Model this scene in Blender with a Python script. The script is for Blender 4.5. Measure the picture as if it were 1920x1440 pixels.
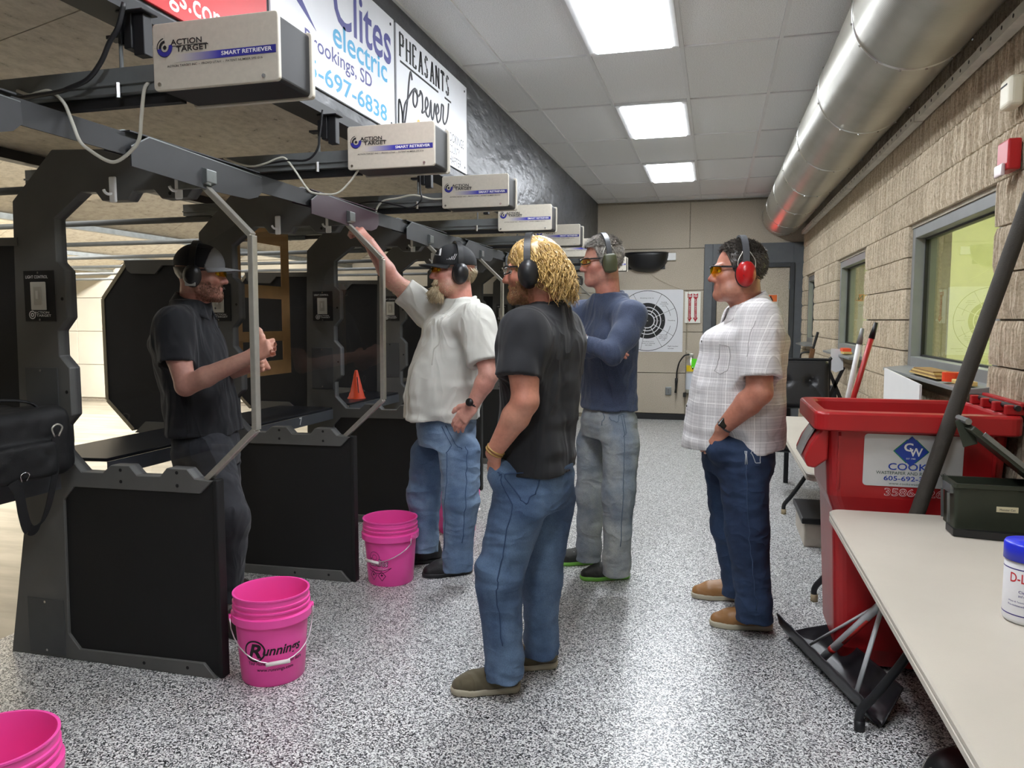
import bpy, bmesh, math, random
import numpy as np
from mathutils import Vector, Matrix, Euler

for o in list(bpy.data.objects): bpy.data.objects.remove(o)
SC = bpy.context.scene
COL = SC.collection
R = math.radians
PI = math.pi

# ------------------------------------------------------------ camera
cam_d = bpy.data.cameras.new('camera'); cam = bpy.data.objects.new('camera', cam_d); COL.objects.link(cam)
cam_d.sensor_width = 36.0; cam_d.lens = 1425.0 / 1920.0 * 36.0; cam_d.clip_start = 0.05; cam_d.clip_end = 120
YAW, PITCH = R(14.956), R(4.814)
cam.location = (0, 0, 1.51); cam.rotation_euler = Euler((PI / 2 - PITCH, 0, YAW), 'XYZ')
SC.camera = cam
# ------------------------------------------------------------ world, exposure
W = bpy.data.worlds.new('world'); SC.world = W; W.use_nodes = True
W.node_tree.nodes['Background'].inputs[0].default_value = (0.9, 0.95, 1.0, 1); W.node_tree.nodes['Background'].inputs[1].default_value = 0.25
SC.view_settings.view_transform = 'Standard'; SC.view_settings.look = 'None'
SC.view_settings.gamma = 1.0; SC.view_settings.use_curve_mapping = False
SC.view_settings.exposure = 1.55
CEIL_LAMP = 12.0          # emission of the ceiling panels
def area(name, loc, rot, sx, sy, power, col=(1, 1, 1)):
    d = bpy.data.lights.new(name, 'AREA'); d.shape = 'RECTANGLE'; d.size = sx; d.size_y = sy; d.energy = power; d.color = col
    o = bpy.data.objects.new(name, d); COL.objects.link(o); o.location = loc; o.rotation_euler = rot
    return o
# lamps over the range, hung above and between the overhead baffles, and the office behind the windows
area('range_lamp', (-4.25, 6.2, 3.0), (0, R(35), 0), 0.25, 9.0, 48, (1, .97, .91))
area('range_lamp', (-6.7, 6.2, 3.0), (0, R(35), 0), 0.25, 9.0, 130, (1, .97, .91))
area('range_lamp', (-9.4, 6.2, 3.0), (0, R(30), 0), 0.25, 9.0, 380, (1, .97, .91))
area('range_lamp', (-12.2, 6.2, 3.0), (0, R(10), 0), 0.25, 9.0, 380, (1, .97, .91))
area('office_lamp', (2.0, 6.8, 3.0), (0, R(-62), 0), 0.5, 8.0, 110, (1, 0.98, .84))

# ------------------------------------------------------------ helpers
def lin(h):
    if isinstance(h, str):
        h = h.lstrip('#'); c = [int(h[i:i + 2], 16) / 255 for i in (0, 2, 4)]
    else: c = h
    return tuple((x / 12.92 if x <= .04045 else ((x + .055) / 1.055) ** 2.4) for x in c) + (1.0,)

class NT:
    """tiny node-graph helper"""
    def __init__(s, name):
        s.m = bpy.data.materials.new(name); s.m.use_nodes = True; s.t = s.m.node_tree
        s.b = s.t.nodes['Principled BSDF']; s.out = s.t.nodes['Material Output']
    def n(s, typ, **kw):
        nd = s.t.nodes.new('ShaderNode' + typ)
        for k, v in kw.items():
            if k.startswith('i_'):
                key = k[2:]; key = int(key) if key.isdigit() else key.replace('_', ' ')
                if hasattr(v, 'is_output'): s.t.links.new(v, nd.inputs[key])
                else: nd.inputs[key].default_value = v
            else: setattr(nd, k, v)
        return nd
    def link(s, a, b): s.t.links.new(a, b)
    def coord(s, kind='Object', scale=(1, 1, 1), rot=(0, 0, 0)):
        tc = s.n('TexCoord'); mp = s.n('Mapping'); mp.inputs['Scale'].default_value = scale; mp.inputs['Rotation'].default_value = rot
        s.link(tc.outputs[kind], mp.inputs[0]); return mp.outputs[0]
    def noise(s, vec, scale, detail=4, rough=.55):
        nd = s.n('TexNoise'); nd.inputs['Scale'].default_value = scale; nd.inputs['Detail'].default_value = detail; nd.inputs['Roughness'].default_value = rough
        if vec is not None: s.link(vec, nd.inputs['Vector'])
        return nd.outputs['Fac']
    def ramp(s, fac, stops, interp='LINEAR'):
        nd = s.n('ValToRGB'); cr = nd.color_ramp; cr.interpolation = interp
        while len(cr.elements) < len(stops): cr.elements.new(.5)
        for e, (p, c) in zip(cr.elements, stops):
            e.position = p; e.color = c if len(c) == 4 else tuple(c) + (1,)
        s.link(fac, nd.inputs[0]); return nd.outputs[0]
    def mix(s, f, a, b, mode='MIX'):
        nd = s.n('MixRGB'); nd.blend_type = mode
        for i, v in ((0, f), (1, a), (2, b)):
            if hasattr(v, 'is_output'): s.link(v, nd.inputs[i])
            else: nd.inputs[i].default_value = v
        return nd.outputs[0]
    def bump(s, h, strength=.3, dist=.01):
        nd = s.n('Bump'); nd.inputs['Strength'].default_value = strength; nd.inputs['Distance'].default_value = dist
        s.link(h, nd.inputs['Height']); s.link(nd.outputs[0], s.b.inputs['Normal']); return nd
    def base(s, c):
        if hasattr(c, 'is_output'): s.link(c, s.b.inputs['Base Color'])
        else: s.b.inputs['Base Color'].default_value = c
    def set(s, **k):
        for a, v in k.items(): s.b.inputs[a.replace('_', ' ')].default_value = v

def mul(c, f): return tuple(min(1, x * f) for x in c[:3]) + (1,)

MATS = {}
def plain(name, col, rough=.5, metal=0., var=.12, scale=9., bump=0., bscale=60., coat=0., spec=.5):
    """plain material with slight colour drift and optional fine relief"""
    if name in MATS: return MATS[name]
    g = NT(name); c = lin(col); v = g.coord()
    if var > 0: g.base(g.ramp(g.noise(v, scale, 5), [(.3, mul(c, 1 - var)), (.7, mul(c, 1 + var))]))
    else: g.base(c)
    g.set(Roughness=rough, Metallic=metal); g.b.inputs['Coat Weight'].default_value = coat; g.b.inputs['Specular IOR Level'].default_value = spec
    if bump: g.bump(g.noise(v, bscale, 6), bump, .01)
    MATS[name] = g.m; return g.m

def emis(name, col, strength):
    g = NT(name); g.base(lin(col)); g.b.inputs['Emission Color'].default_value = lin(col); g.b.inputs['Emission Strength'].default_value = strength
    g.set(Roughness=.4); return g.m

def tag(o, label=None, cat=None, group=None, kind=None):
    if label: o['label'] = label
    if cat: o['category'] = cat
    if group: o['group'] = group
    if kind: o['kind'] = kind
    return o

def link(name, me, m, parent=None):
    o = bpy.data.objects.new(name, me); COL.objects.link(o)
    if m is not None and me is not None and len(me.materials) == 0: me.materials.append(m)
    if parent is not None: o.parent = parent
    return o

def empty(name, loc=(0, 0, 0), rz=0, parent=None):
    o = bpy.data.objects.new(name, None); COL.objects.link(o); o.location = loc; o.rotation_euler = (0, 0, rz)
    o.empty_display_size = .1
    if parent is not None: o.parent = parent
    return o

def copy_tree(o, parent=None):
    c = o.copy(); COL.objects.link(c); c.parent = parent; c.matrix_parent_inverse = o.matrix_parent_inverse.copy()
    for ch in [x for x in o.children]: copy_tree(ch, c)
    return c

def basis(d):
    d = Vector(d).normalized(); a = Vector((0, 0, 1)) if abs(d.z) < .9 else Vector((1, 0, 0))
    u = d.cross(a).normalized(); return u, d.cross(u).normalized()

STUFF = {'screws', 'screw_heads', 'bolt_holes', 'slot_holes', 'slots', 'sector_lines', 'sector_gaps', 'bullseye', 'rule', 'wear_marks'}
class MB:
    def __init__(s): s.v = []; s.f = []
    def add(s, vs, fs):
        n = len(s.v); s.v += [tuple(p) for p in vs]; s.f += [tuple(i + n for i in f) for f in fs]; return s
    def box(s, x0, x1, y0, y1, z0, z1, M=None):
        vs = [(x, y, z) for z in (z0, z1) for y in (y0, y1) for x in (x0, x1)]
        if M is not None: vs = [M @ Vector(p) for p in vs]
        return s.add(vs, [(0, 2, 3, 1), (4, 5, 7, 6), (0, 1, 5, 4), (2, 6, 7, 3), (0, 4, 6, 2), (1, 3, 7, 5)])
    def bar(s, a, b, w, h, up=(0, 0, 1)):
        a, b = Vector(a), Vector(b); d = (b - a); L = d.length; d.normalize(); up = Vector(up)
        if abs(d.dot(up)) > .98: up = Vector((1, 0, 0))
        u = d.cross(up).normalized(); n = u.cross(d)
        M = Matrix((u, d, n)).transposed().to_4x4(); M.translation = a
        return s.box(-w / 2, w / 2, 0, L, -h / 2, h / 2, M)
    def prism(s, poly, axis, a0, a1):
        """poly in the two other axes (in x,y,z order), extruded from a0 to a1 along axis"""
        def p(q, a): return {'x': (a, q[0], q[1]), 'y': (q[0], a, q[1]), 'z': (q[0], q[1], a)}[axis]
        n = len(poly); vs = [p(q, a0) for q in poly] + [p(q, a1) for q in poly]
        fs = [tuple(range(n))[::-1], tuple(range(n, 2 * n))] + [(i, (i + 1) % n, (i + 1) % n + n, i + n) for i in range(n)]
        return s.add(vs, fs)
    def tube(s, pts, r, n=8, cap=True, radii=None, flat=1.0):
        pts = [Vector(p) for p in pts]; rings = []; u = None
        for i, p in enumerate(pts):
            d = (pts[min(i + 1, len(pts) - 1)] - pts[max(i - 1, 0)])
            if d.length < 1e-9: d = Vector((0, 0, 1))
            d.normalize()
            if u is None: u, w = basis(d)
            else:
                u = u - d * u.dot(d)
                if u.length < 1e-6: u, w = basis(d)
                u.normalize(); w = d.cross(u)
            rr = radii[i] if radii else r
            rings.append([p + u * (math.cos(2 * PI * k / n) * rr) + w * (math.sin(2 * PI * k / n) * rr * flat) for k in range(n)])
        vs = [q for ring in rings for q in ring]; fs = []
        for i in range(len(pts) - 1):
            for k in range(n): fs.append((i * n + k, i * n + (k + 1) % n, (i + 1) * n + (k + 1) % n, (i + 1) * n + k))
        if cap: fs += [tuple(range(n))[::-1], tuple(range((len(pts) - 1) * n, len(pts) * n))]
        return s.add(vs, fs)
    def lathe(s, prof, n=24, M=None, a0=0, a1=2 * PI):
        full = abs(a1 - a0 - 2 * PI) < 1e-6; m = n if full else n + 1; vs = []
        for r, z in prof:
            for k in range(m):
                a = a0 + (a1 - a0) * k / n; vs.append(Vector((r * math.cos(a), r * math.sin(a), z)))
        if M is not None: vs = [M @ v for v in vs]
        fs = []
        for i in range(len(prof) - 1):
            for k in range(n):
                k2 = (k + 1) % m; fs.append((i * m + k, i * m + k2, (i + 1) * m + k2, (i + 1) * m + k))
        return s.add(vs, fs)
    def disc(s, r, z, n=24, M=None):
        vs = [Vector((r * math.cos(2 * PI * k / n), r * math.sin(2 * PI * k / n), z)) for k in range(n)]
        if M is not None: vs = [M @ v for v in vs]
        return s.add(vs, [tuple(range(n))])
    def grid(s, fn, nu, nv):
        vs = [fn(i / nu, j / nv) for j in range(nv + 1) for i in range(nu + 1)]
        fs = [(j * (nu + 1) + i, j * (nu + 1) + i + 1, (j + 1) * (nu + 1) + i + 1, (j + 1) * (nu + 1) + i) for j in range(nv) for i in range(nu)]
        return s.add(vs, fs)
    def mesh(s, name, smooth=False):
        me = bpy.data.meshes.new(name); me.from_pydata(s.v, [], s.f); me.update()
        bm = bmesh.new(); bm.from_mesh(me); bmesh.ops.recalc_face_normals(bm, faces=bm.faces); bm.to_mesh(me); bm.free()
        if smooth: me.polygons.foreach_set('use_smooth', [True] * len(me.polygons))
        return me
    def build(s, name, m, parent=None, smooth=False, bevel=0., seg=2, thick=0., sub=0):
        o = link(name, s.mesh(name, smooth), m, parent)
        if thick:
            d = o.modifiers.new('solid', 'SOLIDIFY'); d.thickness = thick; d.offset = 0
        if bevel:
            d = o.modifiers.new('bevel', 'BEVEL'); d.width = bevel; d.segments = seg; d.limit_method = 'ANGLE'; d.angle_limit = R(40)
        if sub:
            d = o.modifiers.new('sub', 'SUBSURF'); d.levels = sub; d.render_levels = sub
        if name in STUFF: o['kind'] = 'stuff'
        return o

def spline(pts, n=8):
    """Catmull-Rom through the given points"""
    P = [Vector(p) for p in pts]; P = [P[0] * 2 - P[1]] + P + [P[-1] * 2 - P[-2]]; out = []
    for i in range(1, len(P) - 2):
        a, b, c, d = P[i - 1:i + 3]
        for k in range(n):
            t = k / n
            out.append(.5 * ((2 * b) + (c - a) * t + (2 * a - 5 * b + 4 * c - d) * t * t + (3 * b - a - 3 * c + d) * t ** 3))
    out.append(P[-2]); return out

FONT_CACHE = {}
def text_mesh(body, bold=0., shear=0., spacing=1.0):
    """flat lettering from the built-in font, as raw vertices normalised to a unit box"""
    key = (body, bold, shear, spacing)
    if key not in FONT_CACHE:
        cu = bpy.data.curves.new('lettering', 'FONT'); cu.body = body; cu.offset = bold; cu.shear = shear; cu.space_character = spacing; cu.resolution_u = 3
        o = bpy.data.objects.new('lettering', cu); COL.objects.link(o)
        dg = bpy.context.evaluated_depsgraph_get(); dg.update()
        me = bpy.data.meshes.new_from_object(o.evaluated_get(dg))
        v = np.array([p.co[:2] for p in me.vertices]); f = [tuple(p.vertices) for p in me.polygons]
        bpy.data.objects.remove(o); bpy.data.meshes.remove(me)
        lo, hi = v.min(0), v.max(0); FONT_CACHE[key] = ((v - lo) / (hi - lo), f, (hi - lo))
    return FONT_CACHE[key]

def text(body, m, parent, origin, ux, uy, w=None, h=None, bold=0., shear=0., spacing=1.0, wrap=None, name='lettering', lift=.0008):
    """lettering with its lower left corner at origin, running along ux, letters rising along uy"""
    v, f, asp = text_mesh(body, bold, shear, spacing)
    if h is None: h = w * asp[1] / asp[0]
    if w is None: w = h * asp[0] / asp[1]
    o, ux, uy = Vector(origin), Vector(ux).normalized(), Vector(uy).normalized(); nrm = ux.cross(uy)
    if wrap: vs = [wrap(a * w, b * h) for a, b in v]
    else: vs = [o + ux * (a * w) + uy * (b * h) + nrm * lift for a, b in v]
    me = bpy.data.meshes.new(name); me.from_pydata([tuple(p) for p in vs], [], f); me.update()
    return link(name, me, m, parent)

WROOT = set()
def wroot(name, loc, label=None, cat=None, group=None, kind=None):
    """Empty at the thing's base; its parts are given in world coordinates"""
    o = empty(name, loc); WROOT.add(o.name); return tag(o, label, cat, group, kind)
_link = link
def link(name, me, m, parent=None):
    o = _link(name, me, m, parent)
    if parent is not None and parent.name in WROOT: o.matrix_parent_inverse = Matrix.Translation(-Vector(parent.location))
    return o

# ============================================================ MATERIALS OF THE ROOM
def m_flake():
    g = NT('flake_epoxy'); v = g.coord()
    vo = g.n('TexVoronoi'); vo.inputs['Scale'].default_value = 205; g.link(v, vo.inputs['Vector'])
    sep = g.n('SeparateColor'); g.link(vo.outputs['Color'], sep.inputs[0])
    c = g.ramp(sep.outputs[0], [(0, lin('#191a1c')), (.20, lin('#45464a')), (.30, lin('#77787a')), (.42, lin('#b0b1b1')), (.58, lin('#d8d8d6')), (.80, lin('#eeeeec'))], 'CONSTANT')
    big = g.ramp(g.noise(v, 1.4, 3), [(.3, (.93, .93, .93)), (.7, (1, 1, 1))])
    g.base(g.mix(1, c, big, 'MULTIPLY')); g.set(Roughness=.33)
    g.bump(vo.outputs['Distance'], .06, .002); return g.m
def m_concrete():
    g = NT('range_concrete'); v = g.coord()
    c = g.ramp(g.noise(v, .9, 8), [(.3, lin('#9f9888')), (.7, lin('#b9b2a1'))])
    s = g.ramp(g.noise(g.coord(scale=(1.2, 6, 1)), 1.0, 6), [(.35, lin('#8b8168')), (.6, lin('#ffffff'))])
    g.base(g.mix(.4, c, s, 'MULTIPLY')); g.set(Roughness=.42); return g.m
def m_tile():
    g = NT('ceiling_tile'); v = g.coord()
    n = g.noise(v, 190, 3, .6); p = g.noise(v, 60, 4)
    g.base(g.ramp(n, [(.40, lin('#cdcdcd')), (.50, lin('#ececec')), (.7, lin('#f3f3f3'))])); g.set(Roughness=.95)
    g.bump(g.mix(.5, n, p), .55, .006); return g.m
def m_acoustic():
    g = NT('wood_wool_panel'); v = g.coord()
    n = g.noise(v, 130, 5, .7); b = g.noise(v, 1.1, 3)
    c = g.ramp(n, [(.33, lin('#8f867a')), (.47, lin('#bdb4a5')), (.65, lin('#d0c8bb'))])
    g.base(g.mix(.35, c, g.ramp(b, [(.3, lin('#cfc6b4')), (.7, lin('#f3ece0'))]), 'MULTIPLY')); g.set(Roughness=.95)
    g.bump(n, .6, .004); return g.m
def m_block():
    g = NT('split_block'); v = g.coord()
    oi = g.n('ObjectInfo')
    n = g.noise(v, 75, 6, .7); b = g.noise(v, 5, 4)
    c = g.ramp(n, [(.3, lin('#9a8d78')), (.5, lin('#c2b59f')), (.72, lin('#d6cbb8'))])
    g.base(g.mix(.4, c, g.ramp(oi.outputs['Random'], [(0, lin('#d6d0c6')), (1, lin('#fffaf2'))]), 'MULTIPLY')); g.set(Roughness=.95)
    g.bump(g.mix(.3, n, b), .5, .004); return g.m
def m_ply_black():
    g = NT('painted_plywood'); v = g.coord(scale=(1, .9, 2.2))
    wv = g.n('TexWave'); wv.inputs['Scale'].default_value = 1.5; wv.inputs['Distortion'].default_value = 12; wv.inputs['Detail'].default_value = 4; wv.inputs['Detail Scale'].default_value = 1.2
    g.link(v, wv.inputs['Vector']); n = g.noise(v, 3, 6)
    g.base(g.ramp(n, [(.3, lin('#303134')), (.75, lin('#4b4d51'))])); g.set(Roughness=.36)
    g.bump(g.mix(.5, wv.outputs['Fac'], n), .8, .012); return g.m
def m_osb():
    g = NT('baffle_board'); v = g.coord(scale=(1, .45, 1))
    n = g.noise(v, 26, 6, .7); b = g.noise(v, 1.2, 3)
    c = g.ramp(n, [(.29, lin('#3b362e')), (.36, lin('#b9b09f')), (.6, lin('#d2c9b8'))])
    g.base(g.mix(.3, c, g.ramp(b, [(.3, lin('#b5aa97')), (.7, lin('#ffffff'))]), 'MULTIPLY')); g.set(Roughness=.85); return g.m
def m_duct():
    g = NT('spiral_duct'); tc = g.n('TexCoord'); sp = g.n('SeparateXYZ'); g.link(tc.outputs['Object'], sp.inputs[0])
    mt = g.n('Math', operation='MULTIPLY', i_1=420.0); g.link(sp.outputs['Y'], mt.inputs[0])
    sn = g.n('Math', operation='SINE'); g.link(mt.outputs[0], sn.inputs[0])
    n = g.noise(g.coord(), 2.0, 4)
    g.base(g.ramp(n, [(.3, lin('#a8a599')), (.7, lin('#bdbab0'))])); g.set(Roughness=.36, Metallic=.92)
    g.bump(sn.outputs[0], .10, .002); return g.m
M_FLAKE, M_CONC, M_TILE, M_ACOU, M_BLOCK, M_PLY, M_OSB, M_DUCT = m_flake(), m_concrete(), m_tile(), m_acoustic(), m_block(), m_ply_black(), m_osb(), m_duct()
M_WHITE = plain('white_enamel', '#dcdcda', .4, var=.03)
M_GREY = plain('frame_grey_paint', '#7b7d7c', .45, var=.06)
M_DOORGREY = plain('door_frame_grey', '#5d6164', .5, var=.08)
M_BLACK = plain('black_plastic', '#141416', .42, var=.15)
M_RUBBER = plain('rubber_base', '#1d1d1f', .6, var=.2)
M_STEEL = plain('brushed_steel', '#bdbab0', .32, .65, var=.08, scale=30)
M_GALV = plain('galvanised_steel', '#8b9090', .4, .85, var=.16, scale=14)
M_SHEET = plain('dark_powder_coat', '#5a5a58', .55, .0, var=.10, scale=5, bump=.05, bscale=300)
M_SCREW = plain('screw_zinc', '#cfcfcf', .25, 1., var=0)
M_MORTAR = plain('mortar', '#a39a8a', .95, var=.15, scale=40, bump=.3, bscale=120)
M_INK = plain('black_ink', '#111113', .6, var=0)
M_INKW = plain('white_ink', '#e9e9e9', .6, var=0)

CEIL = 3.28; XL, XR, YE, YB = -1.77, 1.21, 11.7, -2.6

# ============================================================ FLOORS
b = MB(); b.box(-3.25, XR + .3, YB, YE + .2, -.1, 0); tag(b.build('floor', M_FLAKE), 'grey and white speckled flake epoxy floor of the aisle', kind='structure')
b = MB(); b.box(-18, -3.25, YB, YE + .2, -.1, -.004); tag(b.build('floor_range', M_CONC), 'bare pale concrete floor of the shooting range', kind='structure')

# ============================================================ CEILING
ceil = wroot('ceiling', (0, 4, CEIL), 'suspended ceiling of white speckled tiles in a metal grid', kind='structure')
gx = [-1.77, -1.47, -.86, -.25, .36, .97, 1.21]; gy = [5.22 + 1.222 * k for k in range(-6, 6)]
gy = [YB] + [y for y in gy if y > YB + .1] + [YE]
LAMPS = [(-.86, -.25, 5.22 - 1.222 * 4, 5.22 - 1.222 * 3), (-.86, -.25, 5.22 - 1.222 * 2 - 1.222, 5.22 - 1.222 * 2), (-.86, -.25, 5.22 - 1.222, 5.22), (-.86, -.25, 5.22 + 1.222, 5.22 + 2.444), (-.86, -.25, 5.22 + 3.666, 5.22 + 4.888)]
LAMPS = [LAMPS[0], (-.86, -.25, 1.554, 2.776)] + LAMPS[2:]
LAMPS[0] = (-.86, -.25, -.89, .332)
tile_cache = {}
for i in range(len(gx) - 1):
    for j in range(len(gy) - 1):
        x0, x1, y0, y1 = gx[i], gx[i + 1], gy[j], gy[j + 1]
        if any(abs(x0 - L[0]) < .02 and y0 > L[2] - .05 and y1 < L[3] + .05 for L in LAMPS): continue
        key = (round(x1 - x0, 2), round(y1 - y0, 2))
        if key not in tile_cache:
            hx, hy = (x1 - x0) / 2 - .008, (y1 - y0) / 2 - .008
            bb = MB(); c = .006
            bb.add([(-hx, -hy, .02), (hx, -hy, .02), (hx, hy, .02), (-hx, hy, .02), (-hx, -hy, .004), (hx, -hy, .004), (hx, hy, .004), (-hx, hy, .004),
                    (-hx + c, -hy + c, 0), (hx - c, -hy + c, 0), (hx - c, hy - c, 0), (-hx + c, hy - c, 0)],
                   [(0, 1, 2, 3), (8, 11, 10, 9)] + [(k, (k + 1) % 4, (k + 1) % 4 + 4, k + 4) for k in range(4)] + [(k + 4, (k + 1) % 4 + 4, (k + 1) % 4 + 8, k + 8) for k in range(4)])
            tile_cache[key] = bb.mesh('ceiling_tile'); tile_cache[key].materials.append(M_TILE)
        o = link('ceiling_tile', tile_cache[key], None, ceil); o.location = ((x0 + x1) / 2, (y0 + y1) / 2, CEIL + .004)
M_GRID = plain('grid_white', '#dcdcdc', .45, var=.03)
for x in gx[1:-1]:
    MB().box(x - .012, x + .012, YB, YE, CEIL - .006, CEIL + .03).build('grid_bar', M_GRID, ceil)
for y in gy[1:-1]:
    bb = MB()
    for i in range(len(gx) - 1): bb.box(gx[i] + .012, gx[i + 1] - .012, y - .012, y + .012, CEIL - .005, CEIL + .03)
    bb.build('grid_bar', M_GRID, ceil)
MB().box(XL, XL + .02, YB, YE, CEIL - .006, CEIL + .03).box(XL + .02, XR, YE - .02, YE, CEIL - .006, CEIL + .03).build('grid_bar', M_GRID, ceil)
MB().box(XL - .1, XR + .1, YB, YE, CEIL + .09, CEIL + .2).build('plenum_board', M_GREY, ceil)
M_LAMP = emis('lamp_diffuser', '#f4f9ff', CEIL_LAMP)
lamp_lab = ['white recessed ceiling light panel behind the viewer', 'white recessed ceiling light panel nearly overhead', 'largest glowing ceiling panel, cut by the top edge of the picture', 'middle glowing ceiling panel of the row along the aisle', 'smallest glowing ceiling panel, farthest along the aisle']
for k, (x0, x1, y0, y1) in enumerate(LAMPS):
    r = wroot('ceiling_light', ((x0 + x1) / 2, (y0 + y1) / 2, CEIL), lamp_lab[k], 'ceiling light', 'recessed ceiling lights')
    bb = MB(); w = .045
    x0 += .012; x1 -= .012; y0 += .012; y1 -= .012
    bb.box(x0, x1, y0, y0 + w, CEIL - .012, CEIL + .02).box(x0, x1, y1 - w, y1, CEIL - .012, CEIL + .02).box(x0, x0 + w, y0 + w, y1 - w, CEIL - .012, CEIL + .02).box(x1 - w, x1, y0 + w, y1 - w, CEIL - .012, CEIL + .02)
    bb.build('lamp_frame', M_GRID, r, bevel=.004)
    MB().box(x0 + w, x1 - w, y0 + w, y1 - w, CEIL - .022, CEIL + .01).build('diffuser', M_LAMP, r, bevel=.012, seg=3)

# ============================================================ END WALL
we = wroot('wall_end', (0, YE, 0), 'far end wall clad in tan wood wool panels', kind='structure')
MB().box(-18, XR + .4, YE + .03, YE + .2, 0, 4.0).build('backing', M_MORTAR, we)
def panel(x0, x1, z0, z1, y=YE, root=we, t=.03, m=M_ACOU, nm='wall_panel', g=.004):
    return MB().box(x0 + g, x1 - g, y, y + t, z0 + g, z1 - g).build(nm, m, root, bevel=.004, seg=1)
zr = [.09, .71, 1.33, 1.95, 2.57]
for j in range(4):
    xs = [-1.78, -.42, -.18] if j < 3 else [-1.78, -.18]
    for i in range(len(xs) - 1): panel(xs[i], xs[i + 1], zr[j], zr[j + 1])
panel(-1.78, -.395, 2.57, 3.25); panel(-.395, 1.21, 2.57, 3.25)
# the wall goes on behind the range as a cream board wall
M_CREAM = plain('cream_board', '#cfc8b8', .8, var=.12, scale=1.2, bump=.1, bscale=90)
for i in range(6):
    for j in range(5):
        z0 = .06 + j * .62; panel(-1.8 - (i + 1) * 2.44, -1.8 - i * 2.44, z0, z0 + .62, m=M_CREAM)
b = MB(); b.box(-1.78, -.18, YE - .012, YE, 0, .088); tag(b.build('baseboard_end', M_RUBBER), 'black rubber baseboard at the far end wall', kind='structure')
dr = wroot('door_1', (.5, YE, 0), 'tan panelled door in a dark grey frame on the far wall', kind='structure')
MB().box(-.18, -.06, YE - .03, YE + .03, 0, 2.62).box(1.06, 1.21, YE - .03, YE + .03, 0, 2.62).box(-.06, 1.06, YE - .03, YE + .03, 2.33, 2.62).build('door_surround', M_DOORGREY, dr, bevel=.004)
MB().box(-.06, 0, YE - .05, YE, 0, 2.33).box(1.02, 1.08, YE - .05, YE, 0, 2.33).box(0, 1.02, YE - .05, YE, 2.27, 2.33).build('door_frame', plain('door_frame_dark', '#3b3e41', .45), dr, bevel=.004)
MB().box(.005, 1.015, YE - .012, YE + .03, .01, 2.265).build('door_leaf', M_ACOU, dr, bevel=.004)
for z in (.35, 1.15, 1.95): MB().box(1.005, 1.035, YE - .03, YE - .012, z, z + .12).build('hinge', M_GALV, dr)
MB().tube([(.08, YE - .02, 1.0), (.08, YE - .07, 1.0), (.2, YE - .07, 1.0)], .011).build('door_handle', M_STEEL, dr, smooth=True)

# ============================================================ RIGHT WALL (ribbed split block, three windows)
rng = random.Random(4)
wr = wroot('wall_right', (XR, 6, 0), 'right wall of tan combed concrete blocks', kind='structure')
WIN = [(3.87, 5.52, 1.21, 2.10), (6.93, 8.50, 1.21, 2.10), (10.30, 11.30, 1.21, 2.10)]
bh, bl, z0b = .2032, .4064, .088
variants = []
def block_mesh(L, H, seed):
    r = random.Random(seed); nc = max(4, int(36 * L / bl)); nr = 6
    nc = max(2, round(14 * L / bl)) * 3
    dep = [(r.uniform(.0, .004) if k % 3 == 0 else r.uniform(.017, .025)) for k in range(nc + 1)]; jit = [r.uniform(-.3, .3) for k in range(nc + 1)]; wob = [[r.uniform(-.4, .4) for _ in range(nr + 1)] for k in range(nc + 1)]
    def fn(u, v):
        k = round(u * nc); j = round(v * nr); side = k in (0, nc); end = j in (0, nr)
        d = .004 if side else dep[k] * (.72 if end else 1) + (0 if k % 3 == 0 else r.uniform(-.003, .003))
        uu = u if side else u + (jit[k] + .8 * wob[k // 3 * 3][j]) * .55 / nc
        return (-d, (uu - .5) * L, (v - .5) * H)
    bb = MB(); bb.grid(fn, nc, nr)
    n = (nc + 1)
    top = [nr * n + i for i in range(n)]; bot = list(range(n)); lef = [j * n for j in range(nr + 1)]; rig = [j * n + nc for j in range(nr + 1)]
    for ring in (top, bot, lef, rig):
        base = len(bb.v); bb.v += [(.03, bb.v[i][1], bb.v[i][2]) for i in ring]
        for q in range(len(ring) - 1): bb.f.append((ring[q], ring[q + 1], base + q + 1, base + q))
    me = bb.mesh('block'); me.materials.append(M_BLOCK); return me
bm_cache = {}
def place_block(y0, y1, z0, z1):
    L, H = y1 - y0 - .009, z1 - z0 - .009
    if L < .03 or H < .02: return
    key = (round(L, 2), round(H, 2), rng.randrange(5))
    if key not in bm_cache: bm_cache[key] = block_mesh(L, H, hash(key) % 9999)
    o = link('block', bm_cache[key], None, wr); o.location = (XR, (y0 + y1) / 2, (z0 + z1) / 2)
def cut(y0, y1, z0, z1):
    segs = [(y0, y1)]
    for (a, bq, c, d) in WIN:
        if z1 <= c + .02 or z0 >= d - .02: continue
        ns = []
        for (p, q) in segs:
            if q <= a or p >= bq: ns.append((p, q)); continue
            if p < a: ns.append((p, a))
            if q > bq: ns.append((bq, q))
        segs = ns
    return segs
zc = [0] + [z0b + bh * k for k in range(17)]
zc = [z for z in zc if z < CEIL] + [CEIL + .03]
for j in range(len(zc) - 1):
    y = 2.05 + (bl / 2 if j % 2 else 0) - bl
    while y < YE:
        for (p, q) in cut(max(y, 2.05), min(y + bl, YE), zc[j], zc[j + 1]): place_block(p, q, zc[j], zc[j + 1])
        y += bl
bb = MB(); ys = [2.05, 3.87, 5.52, 6.93, 8.5, 10.3, 11.3, YE]
for k in range(0, 8, 2): bb.box(XR + .02, XR + .25, ys[k], ys[k + 1], 0, CEIL)
for (a, c, z0, z1) in WIN: bb.box(XR + .012, XR + .25, a, c, 0, z0).box(XR + .012, XR + .25, a, c, z1, CEIL)
bb.build('mortar_backing', M_MORTAR, wr)
MB().box(XR, XR + .25, YB, 2.05, 0, CEIL).build('plain_block', M_BLOCK, wr)
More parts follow.
